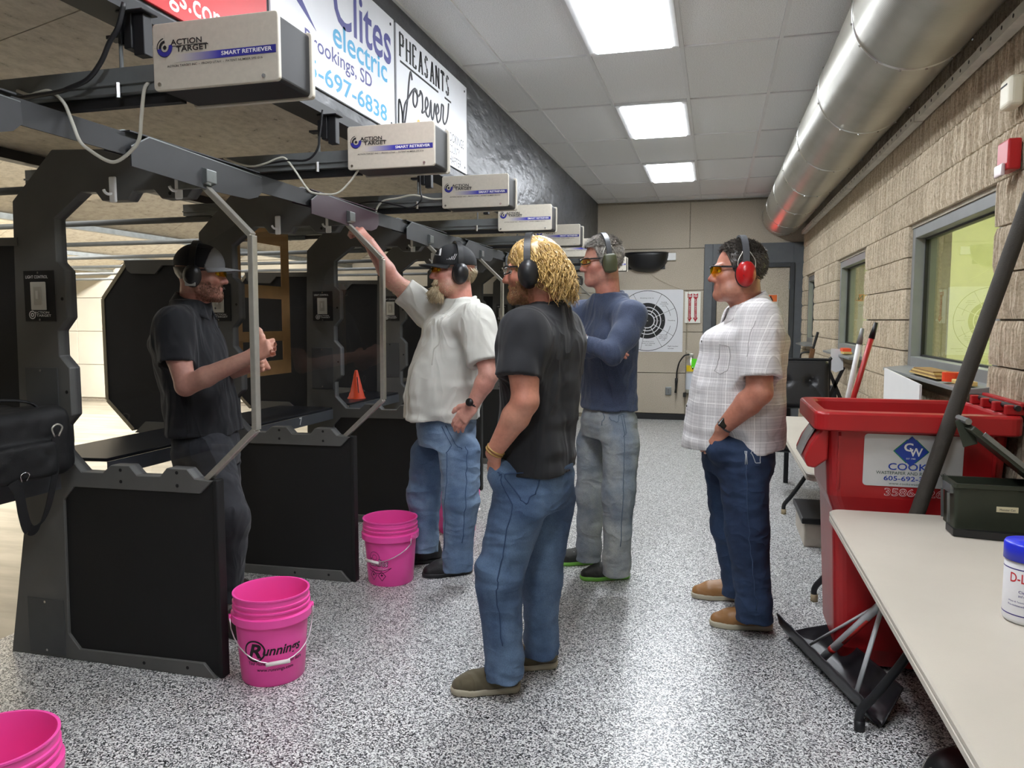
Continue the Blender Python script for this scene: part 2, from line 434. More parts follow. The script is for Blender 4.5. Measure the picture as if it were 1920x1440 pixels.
# windows
def m_glass(name, tint, refl=.06, rough=0.0):
    g = NT(name); tr = g.n('BsdfTransparent'); tr.inputs[0].default_value = tint
    gl = g.n('BsdfGlossy'); gl.inputs['Roughness'].default_value = rough; gl.inputs[0].default_value = (1, 1, 1, 1)
    fr = g.n('Fresnel'); fr.inputs[0].default_value = 1.5
    ge = g.n('NewGeometry'); iv = g.n('Math', operation='SUBTRACT', i_0=1.0); g.link(ge.outputs['Backfacing'], iv.inputs[1])
    a0 = g.n('Math', operation='ADD', use_clamp=True, i_1=refl); g.link(fr.outputs[0], a0.inputs[0]); ad = g.n('Math', operation='MULTIPLY'); g.link(a0.outputs[0], ad.inputs[0]); g.link(iv.outputs[0], ad.inputs[1])
    mx = g.n('MixShader'); g.link(ad.outputs[0], mx.inputs[0]); g.link(tr.outputs[0], mx.inputs[1]); g.link(gl.outputs[0], mx.inputs[2])
    g.link(mx.outputs[0], g.out.inputs[0]); return g.m
M_WGLASS = m_glass('green_window_glass', (.84, .90, .78, 1), .02)
win_lab = ['nearest grey framed window in the block wall', 'middle grey framed window in the block wall', 'narrow grey framed window next to the far corner']
for k, (a, c, z0, z1) in enumerate(WIN):
    r = wroot('window_%d' % (k + 1), (XR, (a + c) / 2, z0), win_lab[k], kind='structure')
    f = .065
    MB().box(XR + .02, XR + .15, a, a + f, z0, z1).box(XR + .02, XR + .15, c - f, c, z0, z1).box(XR + .02, XR + .15, a + f, c - f, z1 - f, z1).box(XR + .02, XR + .15, a + f, c - f, z0, z0 + f).build('window_frame', M_GREY, r, bevel=.003)
    MB().box(XR + .09, XR + .098, a + f + .012, c - f - .012, z0 + f + .012, z1 - f - .012).build('pane', M_WGLASS, r)
    g = f; q = .012
    MB().box(XR + .08, XR + .11, a + g, a + g + q, z0 + g, z1 - g).box(XR + .08, XR + .11, c - g - q, c - g, z0 + g, z1 - g).box(XR + .08, XR + .11, a + g, c - g, z1 - g - q, z1 - g).box(XR + .08, XR + .11, a + g, c - g, z0 + g, z0 + g + q).build('glazing_gasket', M_BLACK, r)
    MB().prism([(XR - .12, z0 - .035), (XR - .12, z0 - .015), (XR + .06, z0 + .008), (XR + .06, z0 - .035)], 'y', a - .03, c + .03).build('window_sill', M_GREY, r, bevel=.003)
# office behind the windows
off = wroot('wall_office', (4.2, 6.5, 0), 'pale yellow office seen through the windows', kind='structure')
M_OFF = plain('office_wall', '#d9d8b6', .8, var=.04)
MB().box(4.2, 4.3, 1.5, 12.5, 0, 3.4).build('office_wall_back', M_OFF, off)
MB().box(XR + .25, 4.3, 12.4, 12.5, 0, 3.4).box(XR + .25, 4.3, 1.5, 1.6, 0, 3.4).build('office_wall_side', M_OFF, off)
MB().box(XR + .25, 4.3, 1.5, 12.5, 3.3, 3.4).build('office_ceiling', M_OFF, off)
MB().box(XR + .25, 4.3, 1.5, 12.5, -.1, 0).build('office_floor', M_MORTAR, off)

# ============================================================ BACK WALL, LEFT HEADER WALL
b = MB(); b.box(-18, XR + .3, YB - .2, YB, 0, 4.0); tag(b.build('wall_back', plain('back_wall_dark', '#2a2a2c', .8)), 'wall behind the viewer', kind='structure')
b = MB(); b.box(XL - .12, XL, YB, YE, 2.50, CEIL + .05); wl = tag(b.build('wall_left', M_PLY), 'black painted plywood header wall above the booths', kind='structure')
b = MB(); b.box(XL - .13, XL + .006, YB, YE, 2.455, 2.50); tag(b.build('trim_1', plain('black_trim', '#1b1c1e', .5)), 'black lower edge of the plywood header', kind='structure')
b = MB(); b.box(-18, XL - .12, YB, YE, 3.9, 4.0); tag(b.build('ceiling_range', plain('range_roof', '#5e5a50', .9)), 'dim roof deck above the range baffles', kind='structure')
b = MB(); b.box(-18.2, -18, YB, YE, 0, 4.0); tag(b.build('wall_trap', M_CREAM), 'cream bullet trap wall far down the range', kind='structure')

# ============================================================ DUCT
M_RING = plain('duct_ring', '#c4c4bf', .3, 1., var=.05)
dc = wroot('air_duct', (.89, 6, 2.985), 'big round silver spiral air duct under the ceiling', 'air duct')
prof = []
def cyl_y(r, y0, y1, n=64, cx=.89, cz=2.985):
    M = Matrix.Translation((cx, 0, cz)) @ Matrix.Rotation(-PI / 2, 4, 'X'); return [(r, y0), (r, y1)], M
bb = MB(); pf, M = cyl_y(.285, YB, 11.55); bb.lathe(pf, 72, M); bb.disc(.285, 11.55, 72, M); bb.build('duct_shell', M_DUCT, dc, smooth=False)
for p in dc.children[0].data.polygons: p.use_smooth = len(p.vertices) == 4
ring_ys = [4.1 + 1.285 * k for k in range(-3, 6)] + [11.3]
for y in ring_ys:
    b = MB(); M = Matrix.Translation((.89, y, 2.985)) @ Matrix.Rotation(-PI / 2, 4, 'X')
    b.lathe([(.285, -.008), (.290, -.005), (.2905, .005), (.285, .008)], 64, M)
    rg = b.build('joint_ring', M_RING, dc, smooth=True)
    s = MB()
    for k in range(16):
        a = 2 * PI * k / 16 + y; q = Vector((.89 + .2905 * math.cos(a), y, 2.985 + .2905 * math.sin(a))); d = Vector((math.cos(a), 0, math.sin(a)))
        s.tube([q, q + d * .006], .006, 6)
    s.build('screw_heads', M_SCREW, rg)
ang = wroot('slotted_angle', (1.16, 6, 2.715), 'perforated galvanised steel angle under the round duct', 'steel angle')
k = 0; y = 1.5
while y < 11.3:
    L = min(1.3, 11.4 - y); dz = .004 * (k % 2)
    b = MB(); b.box(1.135 - dz, 1.178, y, y + L, 2.700 - dz, 2.706 - dz).box(1.130 - dz, 1.135 - dz, y, y + L, 2.700 - dz, 2.745)
    b.build('angle_length', plain('angle_zinc', '#cbc8bf', .5, .15, var=.15), ang)
    h = MB()
    for q in range(int(L / .13)): h.tube([(1.129 - dz, y + .07 + q * .13, 2.725), (1.131 - dz, y + .07 + q * .13, 2.725)], .009, 8)
    h.build('slot_holes', M_INK, ang); y += 1.22; k += 1

# ============================================================ SHOOTING BOOTHS
M_PANEL = plain('black_ballistic_panel', '#0f0f10', .72, var=.25, scale=3, bump=.08, bscale=220)
M_SHIELD = plain('black_shield_felt', '#1c1d20', .85, var=.15, bump=.3, bscale=500)
M_TRIMTAN = plain('shield_edge', '#a39b86', .5, .2, var=.08)
M_PC = m_glass('clear_divider_glass', (.88, .885, .90, 1), .0)
M_PLATE = plain('plate_dark', '#1c1d20', .4, .1, var=.1)
M_COVER = plain('cover_plate', '#4b4d4f', .45, .2, var=.08)
M_HOOK = plain('hook_white', '#efefec', .3, var=.03)
M_SWITCH = plain('switch_white', '#cfcdc4', .4, var=.02)
M_HOLE = plain('bolt_hole', '#08080a', .7, var=0)
FR = [(-3.08, 0), (-2.97, .6), (-2.955, 1.5), (-2.94, 2.02), (-2.72, 2.225), (-2.08, 2.195), (-1.985, 2.10), (-1.985, 2.042),
      (-2.02, 2.043), (-2.057, 2.0), (-2.18, 2.0), (-2.217, 2.037), (-2.315, 2.037), (-2.344, 2.0), (-2.473, 2.003), (-2.503, 2.04), (-2.573, 2.043),
      (-2.72, 1.94), (-2.72, 1.757), (-2.68, 1.72), (-2.68, 1.52), (-2.73, 1.465), (-2.73, 1.355), (-2.68, 1.304), (-2.68, 1.10), (-2.73, 1.05), (-2.73, .94),
      (-2.642, .853), (-2.533, .855), (-2.49, .89), (-2.394, .892), (-2.356, .853), (-2.241, .855), (-2.208, .892), (-2.108, .892), (-2.071, .854), (-1.99, .848),
      (-2.05, .792), (-2.69, .785), (-2.745, .725), (-2.755, .117), (-2.697, .052), (-2.06, .064), (-2.0, 0.0)]
YD = [2.66 + 1.225 * k for k in range(8)]
TH = .06
def star_logo(b, cx, cz, r, y, n=28):
    def ringpoly(r0, r1, a0=0, a1=2 * PI):
        vs = []; fs = []
        for k in range(n + 1):
            a = a0 + (a1 - a0) * k / n; vs += [(cx + r0 * math.cos(a), y, cz + r0 * math.sin(a)), (cx + r1 * math.cos(a), y, cz + r1 * math.sin(a))]
        for k in range(n): fs.append((2 * k, 2 * k + 1, 2 * k + 3, 2 * k + 2))
        b.add(vs, fs)
    return ringpoly
def make_divider():
    y0 = YD[0]; r = wroot('booth_divider', (-2.3, y0, 0))
    fr = MB().prism(FR, 'y', y0, y0 + TH).build('frame', M_SHEET, r, bevel=.003, seg=1)
    h = MB()
    for (x, z) in [(-2.44, .872), (-2.44, .822), (-2.158, .875), (-2.158, .82), (-2.36, .03), (-2.14, .035), (-2.70, 1.60), (-2.70, 1.20), (-2.14, 2.02)]:
        h.tube([(x, y0 - .0008, z), (x, y0 + .002, z)], .0075, 10)
    h.build('bolt_holes', M_HOLE, fr)
    MB().prism([(-2.60, .84), (-2.72, .80), (-2.76, .72), (-2.765, .10), (-2.70, .04), (-2.03, .03), (-1.99, .005), (-1.982, .85)], 'y', y0 + .012, y0 + .05).build('lower_panel', M_PANEL, r)
    MB().box(-1.992, -1.972, y0 + .006, y0 + .056, .004, .85).build('panel_edge', M_PANEL, r, bevel=.004)
    MB().prism([(-2.76, 2.0), (-2.0, 2.05), (-1.79, 1.847), (-1.795, 1.066), (-2.03, .85), (-2.76, .82)], 'y', y0 + .026, y0 + .034).build('glass_pane', M_PC, r)
    pts = [(-2.0, 2.048), (-1.788, 1.845), (-1.793, 1.066), (-2.03, .85)]
    for a, b_ in zip(pts[:-1], pts[1:]):
        MB().bar((a[0], y0 + .03, a[1]), (b_[0], y0 + .03, b_[1]), .034, .024, up=(0, 1, 0) if False else (1, 0, .3)).build('edge_trim', M_STEEL, r, bevel=.003)
    # downrange shield
    S = [(-2.93, .83), (-3.46, .836), (-3.645, 1.015), (-3.645, 1.64), (-3.46, 1.855), (-2.93, 1.85)]
    sh = MB().prism(S, 'y', y0 + .01, y0 + .05).build('shield', M_SHIELD, r)
    for a, b_ in zip(S[1:-2], S[2:-1]):
        MB().bar((a[0], y0 + .03, a[1]), (b_[0], y0 + .03, b_[1]), .05, .022, up=(1, 0, .2)).build('shield_edge', M_TRIMTAN, sh)
    MB().prism([(-2.92, 1.865), (-3.47, 1.87), (-3.45, 1.81), (-3.42, 1.79), (-3.25, 1.785), (-3.2, 1.835), (-2.92, 1.83)], 'y', y0 - .004, y0 + .064).build('shield_clamp', M_SHEET, sh)
    MB().prism([(-2.92, .81), (-3.44, .82), (-3.36, .89), (-3.12, .89), (-3.07, .85), (-2.92, .85)], 'y', y0 - .004, y0 + .064).build('shield_clamp', M_SHEET, sh)
    # bracket on the arm end
    MB().box(-2.09, -1.985, y0 - .016, y0 - .002, 2.03, 2.10).prism([(-1.985, 2.045), (-1.955, 2.055), (-1.955, 2.105), (-1.985, 2.115)], 'y', y0 - .012, y0 + .05).build('arm_bracket', M_GALV, r, bevel=.003)
    # light control
    lc = MB().box(-2.898, -2.735, y0 - .004, y0, 1.503, 1.722).build('light_control', M_PLATE, r, bevel=.003)
    sw = MB().box(-2.858, -2.778, y0 - .010, y0 - .004, 1.553, 1.673).build('switch_plate', M_SWITCH, lc, bevel=.003)
    MB().box(-2.838, -2.798, y0 - .013, y0 - .010, 1.575, 1.652).build('slider', plain('switch_grey', '#b6b3a8', .5, var=0), lc, bevel=.002)
    MB().box(-2.823, -2.813, y0 - .017, y0 - .013, 1.60, 1.635).build('slider_knob', M_SWITCH, lc)
    text('LIGHT CONTROL', M_INKW, lc, (-2.884, y0 - .0045, 1.688), (1, 0, 0), (0, 0, 1), w=.118, h=.013, bold=.01)
    text('ACTION', M_INKW, lc, (-2.845, y0 - .0045, 1.537), (1, 0, 0), (0, 0, 1), w=.078, h=.010, bold=.012)
    text('TARGET', M_INKW, lc, (-2.835, y0 - .0045, 1.524), (1, 0, 0), (0, 0, 1), w=.078, h=.010, bold=.012)
    lg = MB(); f = star_logo(lg, -2.857, 1.532, .01, y0 - .005); f(.004, .009); f(.014, .018); lg.build('emblem', M_INKW, lc)
    s = MB()
    for z in (1.712, 1.511): s.tube([(-2.817, y0 - .007, z), (-2.817, y0 - .002, z)], .005, 8)
    s.build('screws', M_SCREW, lc)
    for (x0, x1, z0, z1) in ((-2.917, -2.742, .995, 1.305), (-2.972, -2.772, .012, .268)):
        c = MB().box(x0, x1, y0 - .004, y0, z0, z1).build('cover_plate', M_COVER, r, bevel=.003)
        s = MB()
        for z in (z0 + .02, z1 - .014): s.tube([((x0 + x1) / 2, y0 - .007, z), ((x0 + x1) / 2, y0 - .003, z)], .006, 8)
        s.build('screws', M_SCREW, c)
    for x in (-2.41, -2.093):
        b = MB(); b.box(x - .017, x + .017, y0 - .012, y0, 1.993, 2.098); hk = b.build('hook_plate', M_HOOK, r, bevel=.006, seg=3)
        MB().tube(spline([(x - .002, y0 - .006, 2.03), (x - .010, y0 - .022, 2.025), (x - .018, y0 - .03, 2.032), (x - .022, y0 - .032, 2.042)], 4), .006, 8).build('hook', M_HOOK, hk, smooth=True)
    return r
DIV_LAB = ['nearest dark steel booth divider with a clear window, man in black polo behind it', 'second booth divider from the viewer, raised hand resting on its steel edge', 'third booth divider, behind the man in the white shirt', 'fourth booth divider, seen beyond the white shirt', 'fifth booth divider along the firing line', 'sixth booth divider along the firing line', 'seventh booth divider, behind the man in the navy shirt', 'farthest booth divider next to the end wall']
dv0 = make_divider()
for k in range(8):
    d = dv0 if k == 0 else copy_tree(dv0)
    d.location.y = YD[k]; tag(d, DIV_LAB[k], 'booth divider', 'booth dividers along the firing line')
# long beam over the dividers, and a trough over each divider
b = MB(); b.box(-2.075, -2.0, .6, 11.6, 2.155, 2.162).box(-2.007, -2.0, .6, 11.6, 2.085, 2.155); tag(b.build('booth_beam', plain('beam_grey', '#2c2d2f', .6, var=.08)), 'long dark steel angle beam running over all booth dividers', 'beam')
M_PURPLE = plain('plum_coat', '#402f38', .45, .2, var=.08)
def make_hood(m):
    r = wroot('cable_trough', (-1.99, YD[0], 2.05)); y = YD[0]
    F = [(-.39, 2.045), (-.39, 2.112), (-.30, 2.162), (.40, 2.145), (.405, 2.085), (.37, 2.055), (.30, 2.035), (.05, 2.03), (-.2, 2.04)]
    MB().prism([(y + a, z) for a, z in F], 'x', -1.983, -1.978).build('front_plate', m, r)
    B = [(-.40, 2.10), (-.40, 2.162), (-.31, 2.192), (.40, 2.175), (.40, 2.10)]
    MB().prism([(y + a, z) for a, z in B], 'x', -2.082, -2.076).build('back_plate', m, r)
    MB().box(-2.08, -1.98, y - .39, y + .39, 2.163, 2.168).build('trough_floor', m, r)
    MB().bar((-1.9805, y - .39, 2.113), (-1.9805, y - .30, 2.163), .007, .004).bar((-1.9805, y - .30, 2.163), (-1.9805, y + .40, 2.146), .007, .004).bar((-2.079, y - .40, 2.163), (-2.079, y - .31, 2.193), .007, .004).bar((-2.079, y - .31, 2.193), (-2.079, y + .40, 2.176), .007, .004).build('bright_rim', M_GALV, r)
    return r
h0 = make_hood(plain('trough_grey', '#38393b', .6, var=.08))
for k in range(-1, 8):
    if k == 1: d = make_hood(M_PURPLE)
    else: d = h0 if k == -1 else copy_tree(h0)
    d.location.y = YD[0] + 1.225 * k
    lab = {-1: 'end of a dark cable trough at the left edge of the picture', 0: 'nearest full dark grey cable trough, over the first booth divider', 1: 'plum coloured cable trough just above the raised hand', 2: 'dark cable trough above the black cap', 3: 'dark cable trough between the black cap and the blond hair'}.get(k, 'small dark cable trough over the %s booth divider' % {4: 'fifth', 5: 'sixth', 6: 'seventh', 7: 'farthest'}.get(k, ''))
    tag(d, lab, 'cable trough', 'cable troughs over the dividers')
# shelves
M_SHTOP = plain('shelf_top_dark', '#202227', .35, .1, var=.1)
M_SHF = plain('shelf_fascia', '#595c61', .45, .2, var=.06)
def make_shelf():
    r = wroot('booth_shelf', (-2.9, YD[0], .86)); y0, y1 = YD[0] + .24, YD[0] + 1.215
    MB().prism([(-2.75, y0 + .02), (-2.9, y0), (-3.2, y0), (-3.2, y1), (-2.75, y1)], 'z', .845, .862).build('shelf_top', M_SHTOP, r, bevel=.003)
    MB().box(-2.752, -2.744, y0 + .02, y1, .775, .845).build('fascia', M_SHF, r)
    MB().box(-3.2, -3.19, y0, y1, .79, .845).build('back_lip', M_SHF, r)
    return r
s0 = make_shelf()
SH_LAB = {-1: 'shelf at the left edge carrying the black bag', 0: 'dark shelf behind the nearest clear divider, beside the man in black polo', 1: 'grey fronted booth shelf numbered 7', 2: 'booth shelf with the small orange cone'}
for k in range(-1, 7):
    d = s0 if k == -1 else copy_tree(s0); d.location.y = YD[0] + 1.225 * k
    tag(d, SH_LAB.get(k, 'dark booth shelf just beyond the %s booth divider' % {3: 'fourth', 4: 'fifth', 5: 'sixth', 6: 'seventh'}.get(k, '')), 'shelf', 'booth shelves')
    if k == 1:
        y = YD[0] + 1.225; WROOT.add(d.name)
        text('7', M_INKW, d, (-2.7435, y + .735, .79), (0, 1, 0), (0, 0, 1), h=.052, bold=.02)
# ============================================================ RETRIEVER BOXES
M_BOXF = plain('retriever_face', '#c3bcae', .45, .15, var=.05, scale=60)
M_BOXB = plain('retriever_black', '#141417', .5, .0, var=.1)
M_BLUE = plain('retriever_blue', '#2b2b86', .5, var=.03)
def m_fade():
    g = NT('blue_fade'); tc = g.n('TexCoord'); sp = g.n('SeparateXYZ'); g.link(tc.outputs['Generated'], sp.inputs[0])
    g.base(g.ramp(sp.outputs[0], [(.0, lin('#c3bcae')), (.45, lin('#33339a')), (1, lin('#26267e'))])); g.set(Roughness=.5); return g.m
M_FADE = m_fade()
YR = [1.95 + 1.222 * k for k in range(8)]
def rrect(x0, x1, z0, z1, r=.012, n=4):
    out = []
    for cx, cz, a in ((x1 - r, z1 - r, 0), (x0 + r, z1 - r, PI / 2), (x0 + r, z0 + r, PI), (x1 - r, z0 + r, 1.5 * PI)):
        for k in range(n + 1): out.append((cx + r * math.cos(a + PI / 2 * k / n), cz + r * math.sin(a + PI / 2 * k / n)))
    return out
def make_retriever():
    y = YR[0]; r = wroot('target_retriever', (-1.4, y + .1, 2.18))
    x0, x1, z0, z1 = -1.61, -1.195, 2.18, 2.37
    MB().prism(rrect(x0 + .004, x1 - .006, z0 + .004, z1 - .004), 'y', y + .014, y + .178).build('housing', M_BOXB, r)
    fp = MB().prism(rrect(x0, x1, z0, z1), 'y', y, y + .014).build('front_plate', M_BOXF, r, bevel=.003)
    MB().prism(rrect(x0 - .002, x1 + .003, z0 - .002, z1 + .002), 'y', y + .178, y + .196).build('rear_plate', M_BOXF, r, bevel=.003)
    e = y - .001
    MB().add([(-1.535, e, 2.256), (-1.203, e, 2.256), (-1.203, e, 2.278), (-1.535, e, 2.278)], [(0, 1, 2, 3)]).build('blue_stripe', M_FADE, fp)
    e = y - .0016
    text('SMART RETRIEVER', M_INKW, fp, (-1.378, e, 2.262), (1, 0, 0), (0, 0, 1), w=.163, h=.0115, bold=.018)
    text('ACTION', M_INK, fp, (-1.546, e, 2.304), (1, 0, 0), (0, 0, 1), w=.105, h=.016, bold=.018)
    text('TARGET', M_INK, fp, (-1.528, e, 2.284), (1, 0, 0), (0, 0, 1), w=.108, h=.016, bold=.018)
    MB().box(-1.544, -1.425, e, e + .001, 2.3008, 2.3022).build('rule', M_INK, fp)
    text('ACTION TARGET INC  -  PROVO UTAH  -  PATENT NUMBER 5951016', M_INK, fp, (-1.56, e, 2.2425), (1, 0, 0), (0, 0, 1), w=.315, h=.0065, bold=.008)
    lg = MB(); f = star_logo(lg, -1.567, 2.300, .03, e); f(.0, .006); f(.0125, .020, PI * .5, PI * 2.0); f(.0245, .0275, PI * .55, PI * 1.6)
    lg.add([(-1.5672, e, 2.262), (-1.5668, e, 2.262), (-1.5668, e, 2.338), (-1.5672, e, 2.338)], [(0, 1, 2, 3)]).add([(-1.603, e, 2.2998), (-1.54, e, 2.2998), (-1.54, e, 2.3002), (-1.603, e, 2.3002)], [(0, 1, 2, 3)])
    lg.build('emblem', M_INK, fp)
    lg = MB(); f = star_logo(lg, -1.567, 2.300, .03, e - .0004); f(.014, .026, PI * 1.05, PI * 2.1); lg.build('emblem_shade', M_BLUE, fp)
    s = MB()
    for (x, z) in ((-1.588, 2.197), (-1.243, 2.195)): s.tube([(x, y - .004, z), (x, y + .002, z)], .006, 8)
    s.build('screws', M_SCREW, fp)
    return r
r0 = make_retriever()
RET_LAB = ['largest tan retriever box, nearest, in front of the white electric sign', 'second tan retriever box, below the lettered white sign', 'third tan retriever box, beside the dark plywood wall', 'fourth tan retriever box of the row', 'fifth tan retriever box, above the blond hair', 'sixth tan retriever box, partly hidden below the fifth', 'seventh retriever box of the row, mostly hidden', 'farthest small retriever box, behind the green earmuff']
for k in range(8):
    d = r0 if k == 0 else copy_tree(r0); d.location.y = YR[k] + .1; tag(d, RET_LAB[k], 'retriever box', 'target retriever boxes')
# rails: galvanised strut and pipe running downrange from every box
M_RAIL = plain('rail_grey', '#6d7070', .6, .25, var=.12)
def make_rail():
    y = YR[0] + .1; r = wroot('retriever_rail', (-2.2, y, 2.25))
    MB().box(-3.5, -1.6, y - .02, y - .016, 2.212, 2.288).box(-3.5, -1.6, y - .016, y + .02, 2.284, 2.288).box(-3.5, -1.6, y - .03, y - .02, 2.235, 2.243).box(-3.5, -1.6, y - .016, y + .03, 2.212, 2.216).build('strut_channel', M_RAIL, r)
    MB().box(-3.5, -1.6, y + .004, y + .03, 2.178, 2.208).build('drive_channel', M_BOXB, r)
    MB().tube([(-13, y, 2.19), (-3.3, y, 2.19)], .020, 10).build('rail_pipe', M_RAIL, r, smooth=True)
    for x in (-1.80, -3.0): MB().tube([(x, y - .026, 2.195), (x, y - .026, 2.24)], .009, 6).build('bolt', M_SCREW, r)
    p = MB(); p.box(-1.785, -1.755, y - .015, y + .03, 2.345, 2.455).box(-1.755, -1.715, y - .008, y + .03, 2.325, 2.455).box(-1.80, -1.70, y - .03, y + .04, 2.449, 2.455); pp = p.build('drop_post', M_BOXB, r, bevel=.003)
    MB().box(-1.80, -1.79, y - .02, y + .02, 2.36, 2.43).box(-1.845, -1.79, y - .02, y + .02, 2.378, 2.388).build('post_clip', M_BLACK, pp)
    MB().tube([(-1.80, y - .01, 2.285), (-1.80, y - .01, 2.40)], .006, 8).build('threaded_rod', M_RAIL, pp)
    return r
q0 = make_rail()
for k in range(8):
    d = q0 if k == 0 else copy_tree(q0); d.location.y = YR[k] + .1
    tag(d, ['grey steel retriever rail entering the nearest tan box', 'grey steel retriever rail entering the second tan box', 'grey steel retriever rail entering the third tan box', 'grey steel retriever rail entering the fourth tan box'][k] if k < 4 else 'grey steel retriever rail entering the %s tan box' % ('fifth', 'sixth', 'seventh', 'farthest')[k - 4], 'rail', 'retriever rails')
# ============================================================ OVERHEAD BAFFLES
BF = [(-1.93, 2.66, -3.45, 2.36), (-4.6, 3.1, -5.9, 2.42), (-7.0, 3.1, -8.3, 2.42), (-9.4, 3.1, -10.7, 2.42), (-11.8, 3.1, -13.1, 2.42)]
BL = ['tan speckled overhead baffle board right above the firing line', 'second tan overhead baffle down the range', 'third tan overhead baffle down the range', 'fourth tan overhead baffle down the range', 'farthest tan overhead baffle down the range']
for k, (xa, za, xb, zb) in enumerate(BF):
    r = wroot('range_baffle', ((xa + xb) / 2, 5, (za + zb) / 2), BL[k], 'range baffle', 'overhead range baffles')
    y = YB + .03; q = 0
    while y < YE - .04:
        y1 = min(y + 2.44, YE - .03); b = MB(); b.prism([(xa, za), (xa + .01, za + .02), (xb + .01, zb + .02), (xb, zb)], 'y', y + .003, y1 - .003); b.build('baffle_board', M_OSB, r); y = y1; q += 1
    MB().box(xb - .04, xb + .03, YB + .03, YE - .03, zb - .05, zb).build('baffle_edge', M_GALV if k else M_BOXB, r)

# ============================================================ SIGNS ON THE HEADER WALL
M_SIGN = plain('sign_white', '#dfe1e6', .35, var=.02)
M_RED = plain('sign_red', '#c3262a', .4, var=.03)
C_PURP = plain('sign_purple', '#3b3a86', .5, var=0); C_CYAN = plain('sign_cyan', '#39a0cf', .5, var=0); C_DG = plain('sign_darkgrey', '#4c4c50', .5, var=0); C_GOLD = plain('sign_gold', '#d9a43c', .5, var=0)
XS = XL + .012
def sign(name, lab, y0, y1, m, z0=2.555, z1=3.165):
    r = wroot(name, (XL, (y0 + y1) / 2, z0), lab, 'sign')
    MB().box(XL, XS, y0, y1, z0, z1).build('sign_board', m, r, bevel=.002, seg=1)
    s = MB()
    for y in (y0 + .05, y1 - .05):
        for z in (z0 + .04, z1 - .04): s.tube([(XS - .002, y, z), (XS + .003, y, z)], .008, 8)
    s.build('screws', M_BLACK, r); return r
U, V = (0, 1, 0), (0, 0, 1)
def st(r, body, m, y, z, w, h, **k): return text(body, m, r, (XS, y, z), U, V, w=w, h=h, **k)
r = sign('advert_sign', 'red sign with white web address lettering, cut by the top edge', 1.57, 2.79, M_RED, 2.515, 3.165)
st(r, 'www.runnings.com', M_INKW, 1.66, 2.53, .86, .10, bold=.01)
r = sign('advert_sign', 'white electrician sign with purple and light blue lettering', 2.82, 4.045, M_SIGN)
st(r, 'Clites', C_PURP, 3.345, 2.90, .655, .235, bold=.012)
st(r, 'electric', C_CYAN, 3.335, 2.795, .61, .12, bold=.012)
st(r, 'Brookings, SD', C_PURP, 3.08, 2.69, .67, .092, bold=.006)
st(r, '605-697-6838', C_CYAN, 2.92, 2.585, 1.015, .085, bold=.012)
MB().prism([(2.87, 3.10), (2.92, 2.98), (3.02, 2.87), (3.18, 2.80), (3.05, 2.90), (2.97, 2.99), (2.93, 3.11)], 'x', XS, XS + .001).build('swoosh', C_PURP, r)
MB().prism([(3.05, 3.05), (3.10, 2.99), (3.18, 2.965), (3.25, 2.98), (3.30, 3.03), (3.26, 3.12), (3.1, 3.13)], 'x', XS, XS + .001).build('swoosh', C_CYAN, r)
r = sign('advert_sign', 'white sign with black and grey lettering and a script word', 4.075, 5.32, M_SIGN)
# serif capitals drawn as strokes
SER = {'P': [[(0, 0), (0, 1)], [(0, 1), (.5, 1), (.62, .85), (.62, .65), (.5, .5), (0, .5)]], 'H': [[(0, 0), (0, 1)], [(.7, 0), (.7, 1)], [(0, .52), (.7, .52)]], 'E': [[(0, 0), (0, 1)], [(0, 1), (.55, 1), (.55, .85)], [(0, .52), (.4, .52)], [(0, 0), (.58, 0), (.58, .17)]],
       'A': [[(0, 0), (.35, 1), (.7, 0)], [(.12, .34), (.58, .34)]], 'S': [[(.5, .85), (.42, .97), (.2, 1), (.05, .85), (.1, .65), (.4, .45), (.52, .25), (.42, .05), (.2, 0), (.03, .05), (.0, .18)]], 'N': [[(0, 0), (0, 1)], [(0, 1), (.65, 0)], [(.65, 0), (.65, 1)]], 'T': [[(.32, 0), (.32, 1)], [(0, .85), (0, 1), (.64, 1), (.64, .85)]]}
b = MB(); y = 4.125; zb = 3.0
for ch in 'PHEASANTS':
    wd = .078
    for st_ in SER[ch]:
        for i in range(len(st_) - 1):
            a, c = st_[i], st_[i + 1]; thick = .023 if abs(a[0] - c[0]) < abs(a[1] - c[1]) * .8 else .010
            b.bar((XS + .0006, y + a[0] * wd, zb + a[1] * .125), (XS + .0006, y + c[0] * wd, zb + c[1] * .125), .0012, thick, up=(0, .7, .7))
    if ch in 'PHAN':
        for q in ((0, 0), (.68, 0)) if ch != 'P' else ((0, 0),): b.box(XS, XS + .0012, y + q[0] * wd - .014, y + q[0] * wd + .014, zb - .003, zb + .003)
    y += .096
b.build('lettering', M_INK, r)
MB().box(XS, XS + .001, 4.125, 4.74, 2.965, 2.977).box(XS, XS + .001, 4.86, 4.985, 2.965, 2.977).build('rule', M_INK, r)
